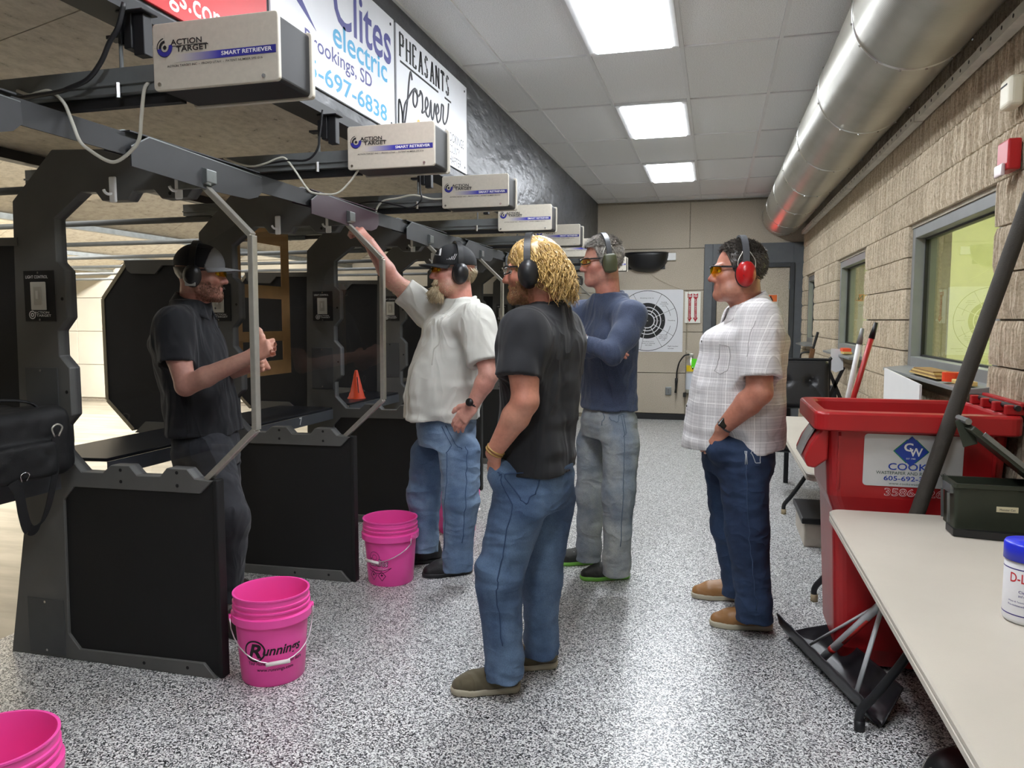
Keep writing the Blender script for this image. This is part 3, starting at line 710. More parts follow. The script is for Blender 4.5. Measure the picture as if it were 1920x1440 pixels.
scr = [[(4.295, 2.915), (4.275, 2.955), (4.25, 2.90), (4.225, 2.79), (4.19, 2.67), (4.165, 2.62), (4.155, 2.65), (4.18, 2.74), (4.24, 2.80), (4.30, 2.855), (4.345, 2.88), (4.315, 2.85), (4.31, 2.79), (4.345, 2.775), (4.375, 2.82), (4.365, 2.875), (4.345, 2.87), (4.39, 2.85), (4.42, 2.87), (4.425, 2.89), (4.455, 2.87), (4.46, 2.80), (4.45, 2.77), (4.5, 2.79), (4.55, 2.84), (4.53, 2.88), (4.505, 2.84), (4.52, 2.78), (4.57, 2.78), (4.60, 2.88), (4.61, 2.79), (4.64, 2.78), (4.67, 2.88), (4.69, 2.82), (4.74, 2.85), (4.72, 2.89), (4.695, 2.84), (4.72, 2.78), (4.77, 2.81), (4.79, 2.89), (4.80, 2.91), (4.83, 2.90), (4.82, 2.82), (4.86, 2.80), (4.91, 2.86), (4.93, 2.95)]]
b = MB(); b.tube([(XS + .001, p.y, p.z) for p in spline([(0, y, z) for y, z in scr[0]], 5)], .0065, 6, flat=1); b.build('script_word', C_DG, r)
b = MB(); b.tube([(XS + .001, p.y, p.z) for p in spline([(0, 4.09, 2.62), (0, 4.10, 2.75), (0, 4.14, 2.70), (0, 4.15, 2.60)], 6)], .006, 6); b.build('bird_line', M_INK, r)
MB().prism([(4.40 + .035 * math.cos(a), 2.675 + .04 * math.sin(a)) for a in [k * PI / 8 for k in range(16)]], 'x', XS, XS + .001).build('gold_mark', C_GOLD, r)
text('BROOKINGS', C_DG, r, (XS, 4.87, 2.715), U, V, w=.38, h=.06); text('COUNTY', C_DG, r, (XS, 4.94, 2.64), U, V, w=.22, h=.055); text('CHAPTER', C_DG, r, (XS, 4.9, 2.57), U, V, w=.29, h=.055)

# ============================================================ END WALL THINGS
yw = YE - .001
po = wroot('target_poster', (-.95, YE, 1.03), 'white shooting target poster with black bullseye on the far wall', 'poster')
cx, cz = -1.005, 1.498
MB().box(-1.5, -.475, YE - .006, YE - .002, 1.03, 1.965).build('poster_sheet', plain('poster_paper', '#d9dade', .35, var=.02), po)
def ring(b, r0, r1, y, n=64, a0=0, a1=2 * PI):
    vs = []; fs = []
    for k in range(n + 1):
        a = a0 + (a1 - a0) * k / n; vs += [(cx + r0 * math.cos(a), y, cz + r0 * math.sin(a)), (cx + r1 * math.cos(a), y, cz + r1 * math.sin(a))]
    for k in range(n): fs.append((2 * k, 2 * k + 1, 2 * k + 3, 2 * k + 2))
    b.add(vs, fs)
b = MB(); y1 = YE - .0066
for (r0, r1) in ((0, .100), (.115, .145), (.158, .197), (.21, .27), (.448, .456)): ring(b, r0, r1, y1)
b.build('bullseye', M_INK, po)
b = MB(); w = MB()
for a in (25, 62, 118, 155, 205, 240, 258, 300, 330):
    ca, sa = math.cos(R(a)), math.sin(R(a))
    def seg(bb, r0, r1, t, yy):
        nx, nz = -sa * t, ca * t
        bb.add([(cx + r0 * ca + nx, yy, cz + r0 * sa + nz), (cx + r1 * ca + nx, yy, cz + r1 * sa + nz), (cx + r1 * ca - nx, yy, cz + r1 * sa - nz), (cx + r0 * ca - nx, yy, cz + r0 * sa - nz)], [(0, 1, 2, 3)])
    seg(w, .115, .27, .0035, y1 - .0006); seg(b, .27, .45, .0022, y1)
for (a0, a1) in ((12, 38), (-38, -12)): ring(b, .352, .357, y1, 12, R(a0), R(a1))
b.build('sector_lines', M_INK, po); w.build('sector_gaps', M_INKW, po)
for body, x, z, wd, h in (('Breaking wrist up', -1.11, 1.83, .2, .018), ('Heeling', -.80, 1.765, .085, .018), ('anticipating', -.82, 1.74, .125, .018), ('recoil', -.79, 1.715, .065, .016), ('Thumbing', -.70, 1.492, .11, .02), ('Tightening', -.82, 1.275, .12, .018), ('whole hand', -.83, 1.25, .13, .016), ('with trigger', -.83, 1.225, .13, .018), ('pull', -.78, 1.198, .045, .018), ('Breaking wrist', -1.06, 1.175, .16, .018), ('down or relaxing', -1.075, 1.148, .19, .018), ('too soon', -1.03, 1.122, .1, .016), ('Right-handed', -.69, 1.105, .15, .02), ('shooter', -.69, 1.075, .09, .016)):
    text(body, M_INK, po, (x, y1, z), (1, 0, 0), (0, 0, 1), w=wd, h=h, bold=.006)
text('10', M_INKW, po, (cx - .012, y1 - .0006, cz - .008), (1, 0, 0), (0, 0, 1), w=.024, h=.017)
for k, x in enumerate((.13, .177, .24)):
    text(str(9 - k), M_INKW, po, (cx + x - .006, y1 - .0006, cz - .006), (1, 0, 0), (0, 0, 1), h=.013); text(str(9 - k), M_INKW, po, (cx - x - .006, y1 - .0006, cz - .006), (1, 0, 0), (0, 0, 1), h=.013)
fs = wroot('fire_sign', (-.335, YE, 1.47), 'white sign with two red fire extinguisher arrows', 'sign')
MB().box(-.45, -.222, YE - .03, YE - .001, 1.465, 1.928).build('sign_board', plain('fire_sign_white', '#e4e3da', .4, var=.01), fs, bevel=.003)
M_FRED = plain('fire_red', '#a81420', .45, var=.02)
for x in (-.378, -.294):
    y = YE - .031
    MB().prism([(x - .034, 1.905), (x, 1.885), (x + .034, 1.905), (x + .034, 1.845), (x + .018, 1.825), (x + .018, 1.545), (x + .036, 1.545), (x, 1.48), (x - .036, 1.545), (x - .018, 1.545), (x - .018, 1.825), (x - .034, 1.845)], 'y', y, y + .001).build('red_arrow', M_FRED, fs)
    text('FIRE', M_INKW, fs, (x - .026, y - .0003, 1.852), (1, 0, 0), (0, 0, 1), w=.052, h=.026, bold=.01)
    for k, ch in enumerate('EXTINGUISHER'): text(ch, M_INKW, fs, (x - .008 if ch != 'I' else x - .002, y - .0003, 1.798 - k * .0245), (1, 0, 0), (0, 0, 1), h=.017, bold=.01)
fe = wroot('fire_extinguisher', (-.36, YE - .09, .4), 'silver fire extinguisher with green tag hanging on the far wall', 'extinguisher')
b = MB(); M = Matrix.Translation((-.34, YE - .09, .42)); b.lathe([(0, 0), (.07, 0), (.078, .015), (.078, .44), (.06, .50), (.025, .53), (.022, .56), (0, .56)], 24, M); b.build('cylinder', M_STEEL, fe, smooth=True)
MB().lathe([(.079, .06), (.079, .30)], 24, M, R(200), R(340)).build('label', plain('ext_label', '#c9ced6', .5, var=.05), fe)
MB().lathe([(.0795, .33), (.0795, .42)], 24, M, R(215), R(325)).build('label', plain('ext_yellow', '#e0c21c', .5, var=.03), fe)
MB().box(-.37, -.31, YE - .12, YE - .06, .97, 1.01).bar((-.33, YE - .1, 1.01), (-.42, YE - .1, 1.04), .02, .008).bar((-.33, YE - .1, 1.035), (-.44, YE - .1, 1.065), .02, .006).build('valve', M_STEEL, fe, bevel=.003)
MB().tube(spline([(-.36, YE - .11, 1.0), (-.44, YE - .12, .98), (-.51, YE - .1, .88), (-.545, YE - .09, .74), (-.55, YE - .085, .62)], 8), .011, 8).build('hose', M_BLACK, fe, smooth=True)
MB().tube([(-.55, YE - .085, .64), (-.552, YE - .085, .60), (-.556, YE - .085, .48), (-.56, YE - .085, .42)], .02, 10, radii=[.022, .022, .014, .02]).build('nozzle', M_BLACK, fe, smooth=True)
MB().box(-.335, -.245, YE - .18, YE - .176, .80, .94).build('green_tag', plain('green_tag', '#5fe01c', .5, var=.02), fe)
MB().box(-.45, -.41, YE - .10, YE - .0, .36, .42).build('bracket', M_BLACK, fe)
oc = wroot('outlet_box', (-.66, YE, .44), 'small grey metal outlet box on the far wall', 'outlet'); MB().box(-.715, -.625, YE - .03, YE - .001, .38, .50).build('box', M_GALV, oc, bevel=.006)
MB().box(-.69, -.65, YE - .034, YE - .03, .405, .475).build('outlet_face', M_GREY, oc, bevel=.004)
for z in (.425, .455): MB().box(-.676, -.672, YE - .036, YE - .034, z - .006, z + .006).box(-.668, -.664, YE - .036, YE - .034, z - .006, z + .006).build('slots', M_INK, oc)
# half bowl wall lamp
sc = wroot('wall_sconce', (-1.02, YE, 2.25), 'black half bowl wall lamp between the boxes and the poster', 'wall lamp')
b = MB(); n = 24
def bowl(u, v):
    a = PI * u; t = v * PI / 2; r = math.cos(t)
    sq = lambda c: math.copysign(abs(c) ** .75, c)
    return (-1.025 - .325 * sq(math.cos(a)) * (r ** .6), YE - .22 * (math.sin(a) ** .8) * (r ** .7) - .003, 2.515 - .285 * (1 - (1 - v) ** 1.6) if v < 1 else 2.23)
b.grid(bowl, 24, 10); b.build('bowl', M_BLACK, sc, smooth=True, thick=.006)
MB().box(-1.3, -.75, YE - .012, YE - .002, 2.27, 2.50).build('back_plate', M_BLACK, sc)
tag(MB().box(-.72, -.59, YE - .05, YE - .001, 2.395, 2.505).build('junction_box', M_WHITE, None, bevel=.008), 'small white box beside the black wall lamp', 'junction box')
tag(MB().tube(spline([(-1.0, YE - .01, 2.23), (-.85, YE - .01, 2.12), (-.6, YE - .008, 2.0), (-.42, YE - .008, 1.94), (-.40, YE - .035, 1.9), (-.40, YE - .035, 1.43), (-.41, YE - .01, 1.2), (-.39, YE - .01, 1.0)], 6), .0035, 6).build('wall_cable', plain('cable_tan', '#a89c86', .6), None), 'thin tan cable running down the far wall', 'cable')
ex = wroot('exit_sign', (.6, YE - .07, 2.35), 'white exit sign glowing red above the door', 'exit sign')
MB().box(.36, .66, YE - .08, YE - .03, 2.345, 2.555).build('sign_housing', M_WHITE, ex, bevel=.012, seg=3)
M_EXIT = emis('exit_glow', '#ff2a1e', 4.0)
text('EXIT', M_EXIT, ex, (.385, YE - .081, 2.385), (1, 0, 0), (0, 0, 1), w=.24, h=.13, bold=.02)
pn = wroot('door_poster', (.75, YE - .014, 1.5), 'poster with an orange headline on the far door', 'poster')
MB().box(.50, .86, YE - .016, YE - .0125, 1.35, 1.88).build('poster_sheet', plain('poster_pale', '#c9c6be', .5, var=.03), pn)
MB().box(.51, .85, YE - .0175, YE - .016, 1.775, 1.872).build('orange_band', plain('orange_band', '#df6a2a', .5, var=.02), pn)
text('NRA', M_INK, pn, (.60, YE - .0178, 1.785), (1, 0, 0), (0, 0, 1), w=.2, h=.075, bold=.02)
text('Shooting', plain('poster_text', '#8e8b86', .6, var=0), pn, (.54, YE - .017, 1.68), (1, 0, 0), (0, 0, 1), w=.28, h=.07)
# ============================================================ RIGHT WALL THINGS
al = wroot('fire_alarm', (1.17, 3.62, 2.09), 'red fire alarm strobe on the block wall', 'fire alarm')
MB().box(1.13, 1.18, 3.56, 3.69, 2.12, 2.245).build('alarm_body', plain('alarm_red', '#b0151d', .35, var=.02), al, bevel=.008, seg=3)
MB().box(1.115, 1.13, 3.58, 3.67, 2.10, 2.15).build('strobe_lens', plain('strobe_clear', '#cdbcbc', .15, var=.02), al, bevel=.005)
se = wroot('motion_sensor', (1.16, 3.60, 2.36), 'cream motion sensor high on the block wall', 'sensor')
MB().box(1.12, 1.18, 3.55, 3.67, 2.37, 2.495).build('sensor_body', plain('sensor_cream', '#d9d3bd', .4, var=.02), se, bevel=.02, seg=4)
MB().box(1.118, 1.12, 3.58, 3.65, 2.46, 2.466).build('slot', M_INK, se)

# ============================================================ SOFT SHAPES (signed distance field -> mesh)
_lat = np.random.RandomState(7).rand(40, 40, 40).astype(np.float32) * 2 - 1
def vnoise(p, s, off=0.):
    q = p * s + off; i = np.floor(q).astype(np.int32); f = (q - i).astype(np.float32); f = f * f * (3 - 2 * f)
    r = 0
    for a in (0, 1):
        for b in (0, 1):
            for c in (0, 1):
                w = (f[:, 0] if a else 1 - f[:, 0]) * (f[:, 1] if b else 1 - f[:, 1]) * (f[:, 2] if c else 1 - f[:, 2])
                r = r + w * _lat[(i[:, 0] + a) % 40, (i[:, 1] + b) % 40, (i[:, 2] + c) % 40]
    return r

class SDF:
    def __init__(s, lo, hi, h):
        s.lo = np.array(lo, float); s.h = h; s.n = np.ceil((np.array(hi, float) - s.lo) / h).astype(int) + 1
        s.f = np.full(s.n, 1.0, np.float32)
        s.ax = [(s.lo[i] + np.arange(s.n[i]) * h).astype(np.float32) for i in range(3)]
    def win(s, lo, hi):
        a = np.clip(np.floor((np.array(lo) - s.lo) / s.h).astype(int), 0, s.n); b = np.clip(np.ceil((np.array(hi) - s.lo) / s.h).astype(int) + 1, 0, s.n)
        sl = tuple(slice(int(p), int(q)) for p, q in zip(a, b))
        return sl, s.ax[0][sl[0]][:, None, None], s.ax[1][sl[1]][None, :, None], s.ax[2][sl[2]][None, None, :]
    def put(s, sl, d, k, sub=False):
        f = s.f[sl]
        if f.size == 0: return
        if sub:
            if k > 0:
                hh = np.maximum(k - np.abs(f + d), 0) / k; s.f[sl] = np.maximum(f, -d) + hh * hh * k * .25
            else: s.f[sl] = np.maximum(f, -d)
        elif k > 0:
            hh = np.maximum(k - np.abs(f - d), 0) / k; s.f[sl] = np.minimum(f, d) - hh * hh * k * .25
        else: s.f[sl] = np.minimum(f, d)
    def cone(s, a, b, ra, rb, k=.0, sub=False, flat=None):
        """round cone; flat=(dir, factor) squashes it along dir"""
        a = np.array(a, float); b = np.array(b, float); m = max(ra, rb) + k + 3 * s.h
        sl, x, y, z = s.win(np.minimum(a, b) - m, np.maximum(a, b) + m)
        ba = b - a; L2 = max((ba ** 2).sum(), 1e-9)
        px, py, pz = x - a[0], y - a[1], z - a[2]
        t = np.clip((px * ba[0] + py * ba[1] + pz * ba[2]) / L2, 0, 1)
        qx, qy, qz = px - t * ba[0], py - t * ba[1], pz - t * ba[2]
        if flat is not None:
            n, fc = np.array(flat[0], float), flat[1]; n /= np.linalg.norm(n); e = (qx * n[0] + qy * n[1] + qz * n[2]) * (1 / fc - 1)
            qx = qx + e * n[0]; qy = qy + e * n[1]; qz = qz + e * n[2]
        d = np.sqrt(qx * qx + qy * qy + qz * qz) - (ra + (rb - ra) * t)
        s.put(sl, d, k, sub); return s
    def chain(s, pts, rad, k=.02, sub=False):
        for i in range(len(pts) - 1): s.cone(pts[i], pts[i + 1], rad[i], rad[i + 1], k, sub)
        return s
    def ell(s, c, r, k=.0, rot=None, sub=False):
        c = np.array(c, float); r = np.array(r, float); m = r.max() + k + 3 * s.h
        sl, x, y, z = s.win(c - m, c + m); px, py, pz = x - c[0], y - c[1], z - c[2]
        if rot is not None:
            A = np.array(rot, float)     # columns are the local axes
            px, py, pz = (px * A[0, 0] + py * A[1, 0] + pz * A[2, 0]), (px * A[0, 1] + py * A[1, 1] + pz * A[2, 1]), (px * A[0, 2] + py * A[1, 2] + pz * A[2, 2])
        k0 = np.sqrt((px / r[0]) ** 2 + (py / r[1]) ** 2 + (pz / r[2]) ** 2); k1 = np.sqrt((px / r[0] ** 2) ** 2 + (py / r[1] ** 2) ** 2 + (pz / r[2] ** 2) ** 2) + 1e-9
        s.put(sl, k0 * (k0 - 1) / k1, k, sub); return s
    def rbox(s, c, hs, rad, k=0., rot=None, sub=False):
        c = np.array(c, float); hs = np.array(hs, float); m = np.linalg.norm(hs) + k + 3 * s.h
        sl, x, y, z = s.win(c - m, c + m); px, py, pz = x - c[0], y - c[1], z - c[2]
        if rot is not None:
            A = np.array(rot, float)
            px, py, pz = (px * A[0, 0] + py * A[1, 0] + pz * A[2, 0]), (px * A[0, 1] + py * A[1, 1] + pz * A[2, 1]), (px * A[0, 2] + py * A[1, 2] + pz * A[2, 2])
        qx, qy, qz = np.abs(px) - hs[0] + rad, np.abs(py) - hs[1] + rad, np.abs(pz) - hs[2] + rad
        d = np.sqrt(np.maximum(qx, 0) ** 2 + np.maximum(qy, 0) ** 2 + np.maximum(qz, 0) ** 2) + np.minimum(np.maximum(np.maximum(qx, qy), qz), 0) - rad
        s.put(sl, d, k, sub); return s
    def loft(s, lev, fwd, left, k=0., sub=False):
        """body-like tube along z; lev rows: z, cx, cy, half width, front depth, back depth"""
        L = np.array(sorted(lev), float); m = L[:, 3:].max() + k + 4 * s.h
        lo = [L[:, 1].min() - m, L[:, 2].min() - m, L[0, 0] - k - 3 * s.h]; hi = [L[:, 1].max() + m, L[:, 2].max() + m, L[-1, 0] + k + 3 * s.h]
        sl, x, y, z = s.win(lo, hi); zz = np.clip(z, L[0, 0], L[-1, 0]).ravel()
        # smooth interpolation over z
        t = np.clip(np.searchsorted(L[:, 0], zz) - 1, 0, len(L) - 2); u = (zz - L[t, 0]) / np.maximum(L[t + 1, 0] - L[t, 0], 1e-6)
        g = np.gradient(L[:, 1:], L[:, 0], axis=0) if len(L) > 2 else np.zeros_like(L[:, 1:])
        dz = (L[t + 1, 0] - L[t, 0])[:, None]; u = u[:, None]
        V = (2 * u ** 3 - 3 * u ** 2 + 1) * L[t, 1:] + (u ** 3 - 2 * u ** 2 + u) * dz * g[t] + (-2 * u ** 3 + 3 * u ** 2) * L[t + 1, 1:] + (u ** 3 - u ** 2) * dz * g[t + 1]
        V = V.astype(np.float32); cx, cy, w, fr, bk = [V[:, i][None, None, :] for i in range(5)]
        px, py = x - cx, y - cy; a = px * fwd[0] + py * fwd[1]; b = px * left[0] + py * left[1]
        dep = np.where(a > 0, fr, bk)
        e = 2.35; rr = (np.abs(a / dep) ** e + np.abs(b / w) ** e) ** (1 / e)
        d = (rr - 1) * np.minimum(dep, w); d = np.maximum(d, np.maximum(L[0, 0] - z, z - L[-1, 0]))
        s.put(sl, d, k, sub); return s
    def plane(s, p, n, lo=None, hi=None):
        """keep only the side where (x-p).n < 0"""
        n = np.array(n, float); n /= np.linalg.norm(n)
        sl, x, y, z = s.win(lo if lo is not None else s.lo, hi if hi is not None else s.lo + s.h * s.n)
        s.f[sl] = np.maximum(s.f[sl], (x - p[0]) * n[0] + (y - p[1]) * n[1] + (z - p[2]) * n[2]); return s
    def disp(s, fn, band=.03):
        I = np.nonzero(np.abs(s.f) < band)
        if len(I[0]): 
            P = np.stack([s.ax[i][I[i]] for i in range(3)], 1); s.f[I] += fn(P).astype(np.float32)
        return s
    def smooth(s, n=1):
        for _ in range(n):
            for a in range(3):
                g = s.f; c = g.copy()
                sl0 = [slice(None)] * 3; sl1 = [slice(None)] * 3; slm = [slice(None)] * 3
                sl0[a] = slice(0, -2); sl1[a] = slice(2, None); slm[a] = slice(1, -1)
                c[tuple(slm)] = .25 * g[tuple(sl0)] + .5 * g[tuple(slm)] + .25 * g[tuple(sl1)]; s.f = c
        return s
    def net(s):
        f = s.f; sg = f < 0; n = s.n; quads = []; cells_all = []
        def cid(i, j, k): return (i.astype(np.int64) * n[1] + j) * n[2] + k
        E = []
        for a in range(3):
            lo = [slice(None)] * 3; hi = [slice(None)] * 3; lo[a] = slice(0, -1); hi[a] = slice(1, None)
            I = np.nonzero(sg[tuple(lo)] != sg[tuple(hi)]); I = [q.astype(np.int64) for q in I]
            ok = np.ones(len(I[0]), bool)
            for b in range(3):
                if b != a: ok &= (I[b] > 0) & (I[b] < n[b] - 1)
            I = [q[ok] for q in I]; J = [q.copy() for q in I]; J[a] = J[a] + 1
            f0, f1 = f[tuple(I)], f[tuple(J)]; t = f0 / (f0 - f1)
            pos = np.stack([s.ax[q][I[q]] for q in range(3)], 1).astype(np.float64); pos[:, a] += t * s.h
            b, c = [q for q in range(3) if q != a]
            if a == 1: b, c = c, b
            cs = []
            for (db, dc) in ((-1, -1), (0, -1), (0, 0), (-1, 0)):
                K = [q.copy() for q in I]; K[b] += db; K[c] += dc; cs.append(cid(*K))
            cs = np.stack(cs, 1); flip = f0 > f1 if False else (f1 < f0)
            cs[flip] = cs[flip][:, ::-1]
            E.append((cs, pos))
        C = np.concatenate([e[0] for e in E]); Pp = np.concatenate([e[1] for e in E])
        ids, inv = np.unique(C.ravel(), return_inverse=True); inv = inv.reshape(C.shape)
        acc = np.zeros((len(ids), 3)); cnt = np.zeros(len(ids))
        for q in range(4):
            for d in range(3): acc[:, d] += np.bincount(inv[:, q], Pp[:, d], len(ids))
            cnt += np.bincount(inv[:, q], minlength=len(ids))
        return acc / cnt[:, None], inv
    def build(s, name, m, parent=None, col=None, relax=0, local=None):
        V, F = s.net()
        for _ in range(relax):
            acc = np.zeros_like(V); cnt = np.zeros(len(V))
            for a in range(4):
                u, w = F[:, a], F[:, (a + 1) % 4]
                for d in range(3): acc[:, d] += np.bincount(u, V[w, d], len(V)) + np.bincount(w, V[u, d], len(V))
                cnt += np.bincount(u, minlength=len(V)) + np.bincount(w, minlength=len(V))
            V = V * .5 + .5 * acc / np.maximum(cnt, 1)[:, None]
        me = bpy.data.meshes.new(name); me.vertices.add(len(V)); me.vertices.foreach_set('co', V.astype(np.float32).ravel())
        me.loops.add(len(F) * 4); me.loops.foreach_set('vertex_index', F.astype(np.int32).ravel())
        me.polygons.add(len(F)); me.polygons.foreach_set('loop_start', np.arange(len(F), dtype=np.int32) * 4)
        me.polygons.foreach_set('use_smooth', np.ones(len(F), bool)); me.update(calc_edges=True); me.validate()
        if col is not None:
            at = me.color_attributes.new('Col', 'FLOAT_COLOR', 'POINT'); c = np.ones((len(V), 4), np.float32); c[:, :3] = col(V); at.data.foreach_set('color', c.ravel())
        return link(name, me, m, parent)

# ============================================================ PINK BUCKETS
M_PINK = plain('pink_plastic', '#fb52ae', .35, var=.03, scale=4)
M_WIRE = plain('bail_wire', '#d9d4d6', .3, .8, var=.02)
M_GRIP = plain('bail_grip', '#e6dfdd', .5, var=.02)
M_BINK = plain('bucket_ink', '#1c0714', .5, var=0); M_PALE = plain('bucket_pale_ink', '#f6a7d2', .5, var=0)
def brad(z): return .130 + .021 * min(z, .29) / .29
def make_bucket(name_loc, ang, swing, label):
    r = empty('bucket', name_loc); tag(r, label, 'bucket', 'pink plastic buckets on the floor')
    pf = [(0, 0), (.126, 0), (.130, .006), (brad(.255), .255), (brad(.255), .258), (.164, .260), (.165, .292), (.157, .295), (.153, .297), (.153, .311), (.159, .313), (.159, .320), (.153, .322), (.153, .333), (.158, .335), (.158, .342), (.153, .344), (.154, .364), (.158, .367), (.158, .373), (.150, .373), (.147, .36), (.145, .29), (.128, .012), (0, .01)]
    b = MB(); b.lathe(pf, 56); sh = b.build('bucket_shell', M_PINK, r, smooth=True)
    d = sh.modifiers.new('split', 'EDGE_SPLIT'); d.split_angle = R(35)
    # wire handle hanging down in front
    pv = [Vector((math.cos(ang + s * PI / 2) * .170, math.sin(ang + s * PI / 2) * .170, .277)) for s in (1, -1)]
    f = Vector((math.cos(ang), math.sin(ang), 0))
    for p in pv: MB().tube([p * .97 + Vector((0, 0, .277 * .03)), p * 1.02 - Vector((0, 0, .277 * .02))], .014, 12).build('handle_ear', M_PINK, r, smooth=True)
    pts = []
    for k in range(17):
        t = PI * k / 16; w = math.cos(t); dn = math.sin(t) ** .8
        p = pv[0] * ((1 + w) / 2) + pv[1] * ((1 - w) / 2); zz = .277 - dn * swing
        off = math.sqrt(max((brad(zz) + .012) ** 2 - (w * .165) ** 2, .0)) if dn > .05 else 0
        pts.append(Vector((p.x, p.y, zz)) + f * max(off, .012))
    MB().tube(pts, .0026, 6).build('bail_wire', M_WIRE, r, smooth=True)
    q = pts[8]; sd = Vector((-f.y, f.x, 0)); MB().tube([q - sd * .048, q + sd * .048], .0085, 10).build('bail_grip', M_GRIP, r, smooth=True)
    return r
def bwrap(ang, off, z0):
    def w(a, b):
        z = z0 + b; rr = brad(z) + .0009; t = ang + (off + a) / rr; return Vector((rr * math.cos(t), rr * math.sin(t), z))
    return w
def wring(r, m, ang, off, z0, r0, r1, name='ring_mark', a0=0, a1=2 * PI, n=36):
    b = MB(); w = bwrap(ang, off, z0); vs = []; fs = []
    for k in range(n + 1):
        t = a0 + (a1 - a0) * k / n; vs += [w(r0 * math.cos(t), r0 * math.sin(t)), w(r1 * math.cos(t), r1 * math.sin(t))]
    for k in range(n): fs.append((2 * k, 2 * k + 1, 2 * k + 3, 2 * k + 2))
    b.add(vs, fs); return b.build(name, m, r)
Z0 = (0, 0, 0)
def runnings(r, ang):
    text('R', M_BINK, r, Z0, U, V, h=.062, w=.058, bold=.03, shear=.25, wrap=bwrap(ang, -.112, .128))
    wring(r, M_BINK, ang, -.085, .158, .040, .047)
    text('unnings', M_BINK, r, Z0, U, V, w=.165, h=.052, bold=.025, shear=.3, wrap=bwrap(ang, -.05, .127))
    text('Your Home, Farm & Outdoor Store', M_BINK, r, Z0, U, V, w=.235, h=.019, bold=.01, wrap=bwrap(ang, -.115, .094))
    text('www.runnings.com', M_BINK, r, Z0, U, V, w=.15, h=.017, bold=.01, wrap=bwrap(ang, -.075, .066))
def facing(x, y): return math.atan2(-y, -x)
rA = make_bucket((-1.80, 2.775, 0), facing(-1.80, 2.775) + .12, .168, 'pink bucket in front of the nearest booth divider'); runnings(rA, facing(-1.80, 2.775) + .06)
aB = facing(-1.80, 4.0); rB = make_bucket((-1.80, 4.0, 0), aB - .75, .13, 'pink bucket with a ribbon emblem beside the second booth divider')
text('Ladies', M_BINK, rB, Z0, U, V, w=.118, h=.046, bold=.05, shear=.2, wrap=bwrap(aB - .55, -.055, .118))
text('Ladies', M_PALE, rB, Z0, U, V, w=.112, h=.038, bold=.01, shear=.2, wrap=lambda a, b: bwrap(aB - .55, -.052, .122)(a, b) * 1.0 + Vector((math.cos(aB) * .001, math.sin(aB) * .001, 0)))
text('NIGHT', M_PALE, rB, Z0, U, V, w=.06, h=.016, bold=.02, wrap=bwrap(aB - .55, -.0, .098))
wring(rB, M_BINK, aB - .55, -.02, .17, .014, .016); wring(rB, M_BINK, aB - .55, -.02, .17, .032, .034, a0=-.6, a1=PI + .6)
for off in (-.055, .0):
    b = MB(); w = bwrap(aB - .55, off, .045); q = [(0, .02), (.02, .045), (.045, .02), (.022, -.01)]
    for i in range(4):
        a, c = q[i], q[(i + 1) % 4]; b.tube([w(*a), w((a[0] + c[0]) / 2, (a[1] + c[1]) / 2), w(*c)], .0012, 4)
    b.build('diamond_mark', M_BINK, rB)
    text('+', M_BINK, rB, Z0, U, V, w=.014, h=.014, bold=.05, wrap=bwrap(aB - .55, off + .015, .061))
b = MB(); w = bwrap(aB - .55, -.065, .09)
for pa in ([(0, .018), (.05, .004), (.1, .008), (.145, .022)], [(0, .0), (.05, -.012), (.1, -.006), (.145, .022)]): b.tube([w(*p) for p in [(p_.x, p_.y) for p_ in spline([(x, y, 0) for x, y in pa], 4)]], .0012, 4)
b.build('ribbon_outline', M_BINK, rB)
rC = make_bucket((-1.765, 5.08, 0), facing(-1.87, 5.08) + 1.2, .12, 'pink bucket half hidden behind the blue jeans of the white-shirted man'); runnings(rC, facing(-1.87, 5.08) + .55)
make_bucket((-1.875, 1.55, 0), facing(-1.87, 1.55) + 2.2, .12, 'pink bucket cut off at the lower left corner')

# ============================================================ RED CART
M_CART = plain('cart_red', '#a41a1e', .36, var=.12, scale=3, bump=.06, bscale=25)
M_TAPE = plain('grey_tape', '#8d8f8b', .5, var=.1, scale=30)
def rr_ring(x0, x1, y0, y1, z, rad, n=5):
    out = []
    for cx, cy, a in ((x1 - rad, y1 - rad, 0), (x0 + rad, y1 - rad, PI / 2), (x0 + rad, y0 + rad, PI), (x1 - rad, y0 + rad, 1.5 * PI)):
        for k in range(n + 1): out.append((cx + rad * math.cos(a + PI / 2 * k / n), cy + rad * math.sin(a + PI / 2 * k / n), z))
    return out
def ringloft(b, rings, cap0=True, cap1=True):
    n = len(rings[0]); base = len(b.v); b.v += [tuple(p) for r_ in rings for p in r_]
    for i in range(len(rings) - 1):
        for k in range(n): b.f.append((base + i * n + k, base + i * n + (k + 1) % n, base + (i + 1) * n + (k + 1) % n, base + (i + 1) * n + k))
    if cap0: b.f.append(tuple(base + k for k in range(n)))
    if cap1: b.f.append(tuple(base + (len(rings) - 1) * n + k for k in range(n)))
    return b
ct = wroot('waste_cart', (.8, 3.65, 0), 'big red plastic waste cart standing behind the near table', 'waste cart')
b = MB()
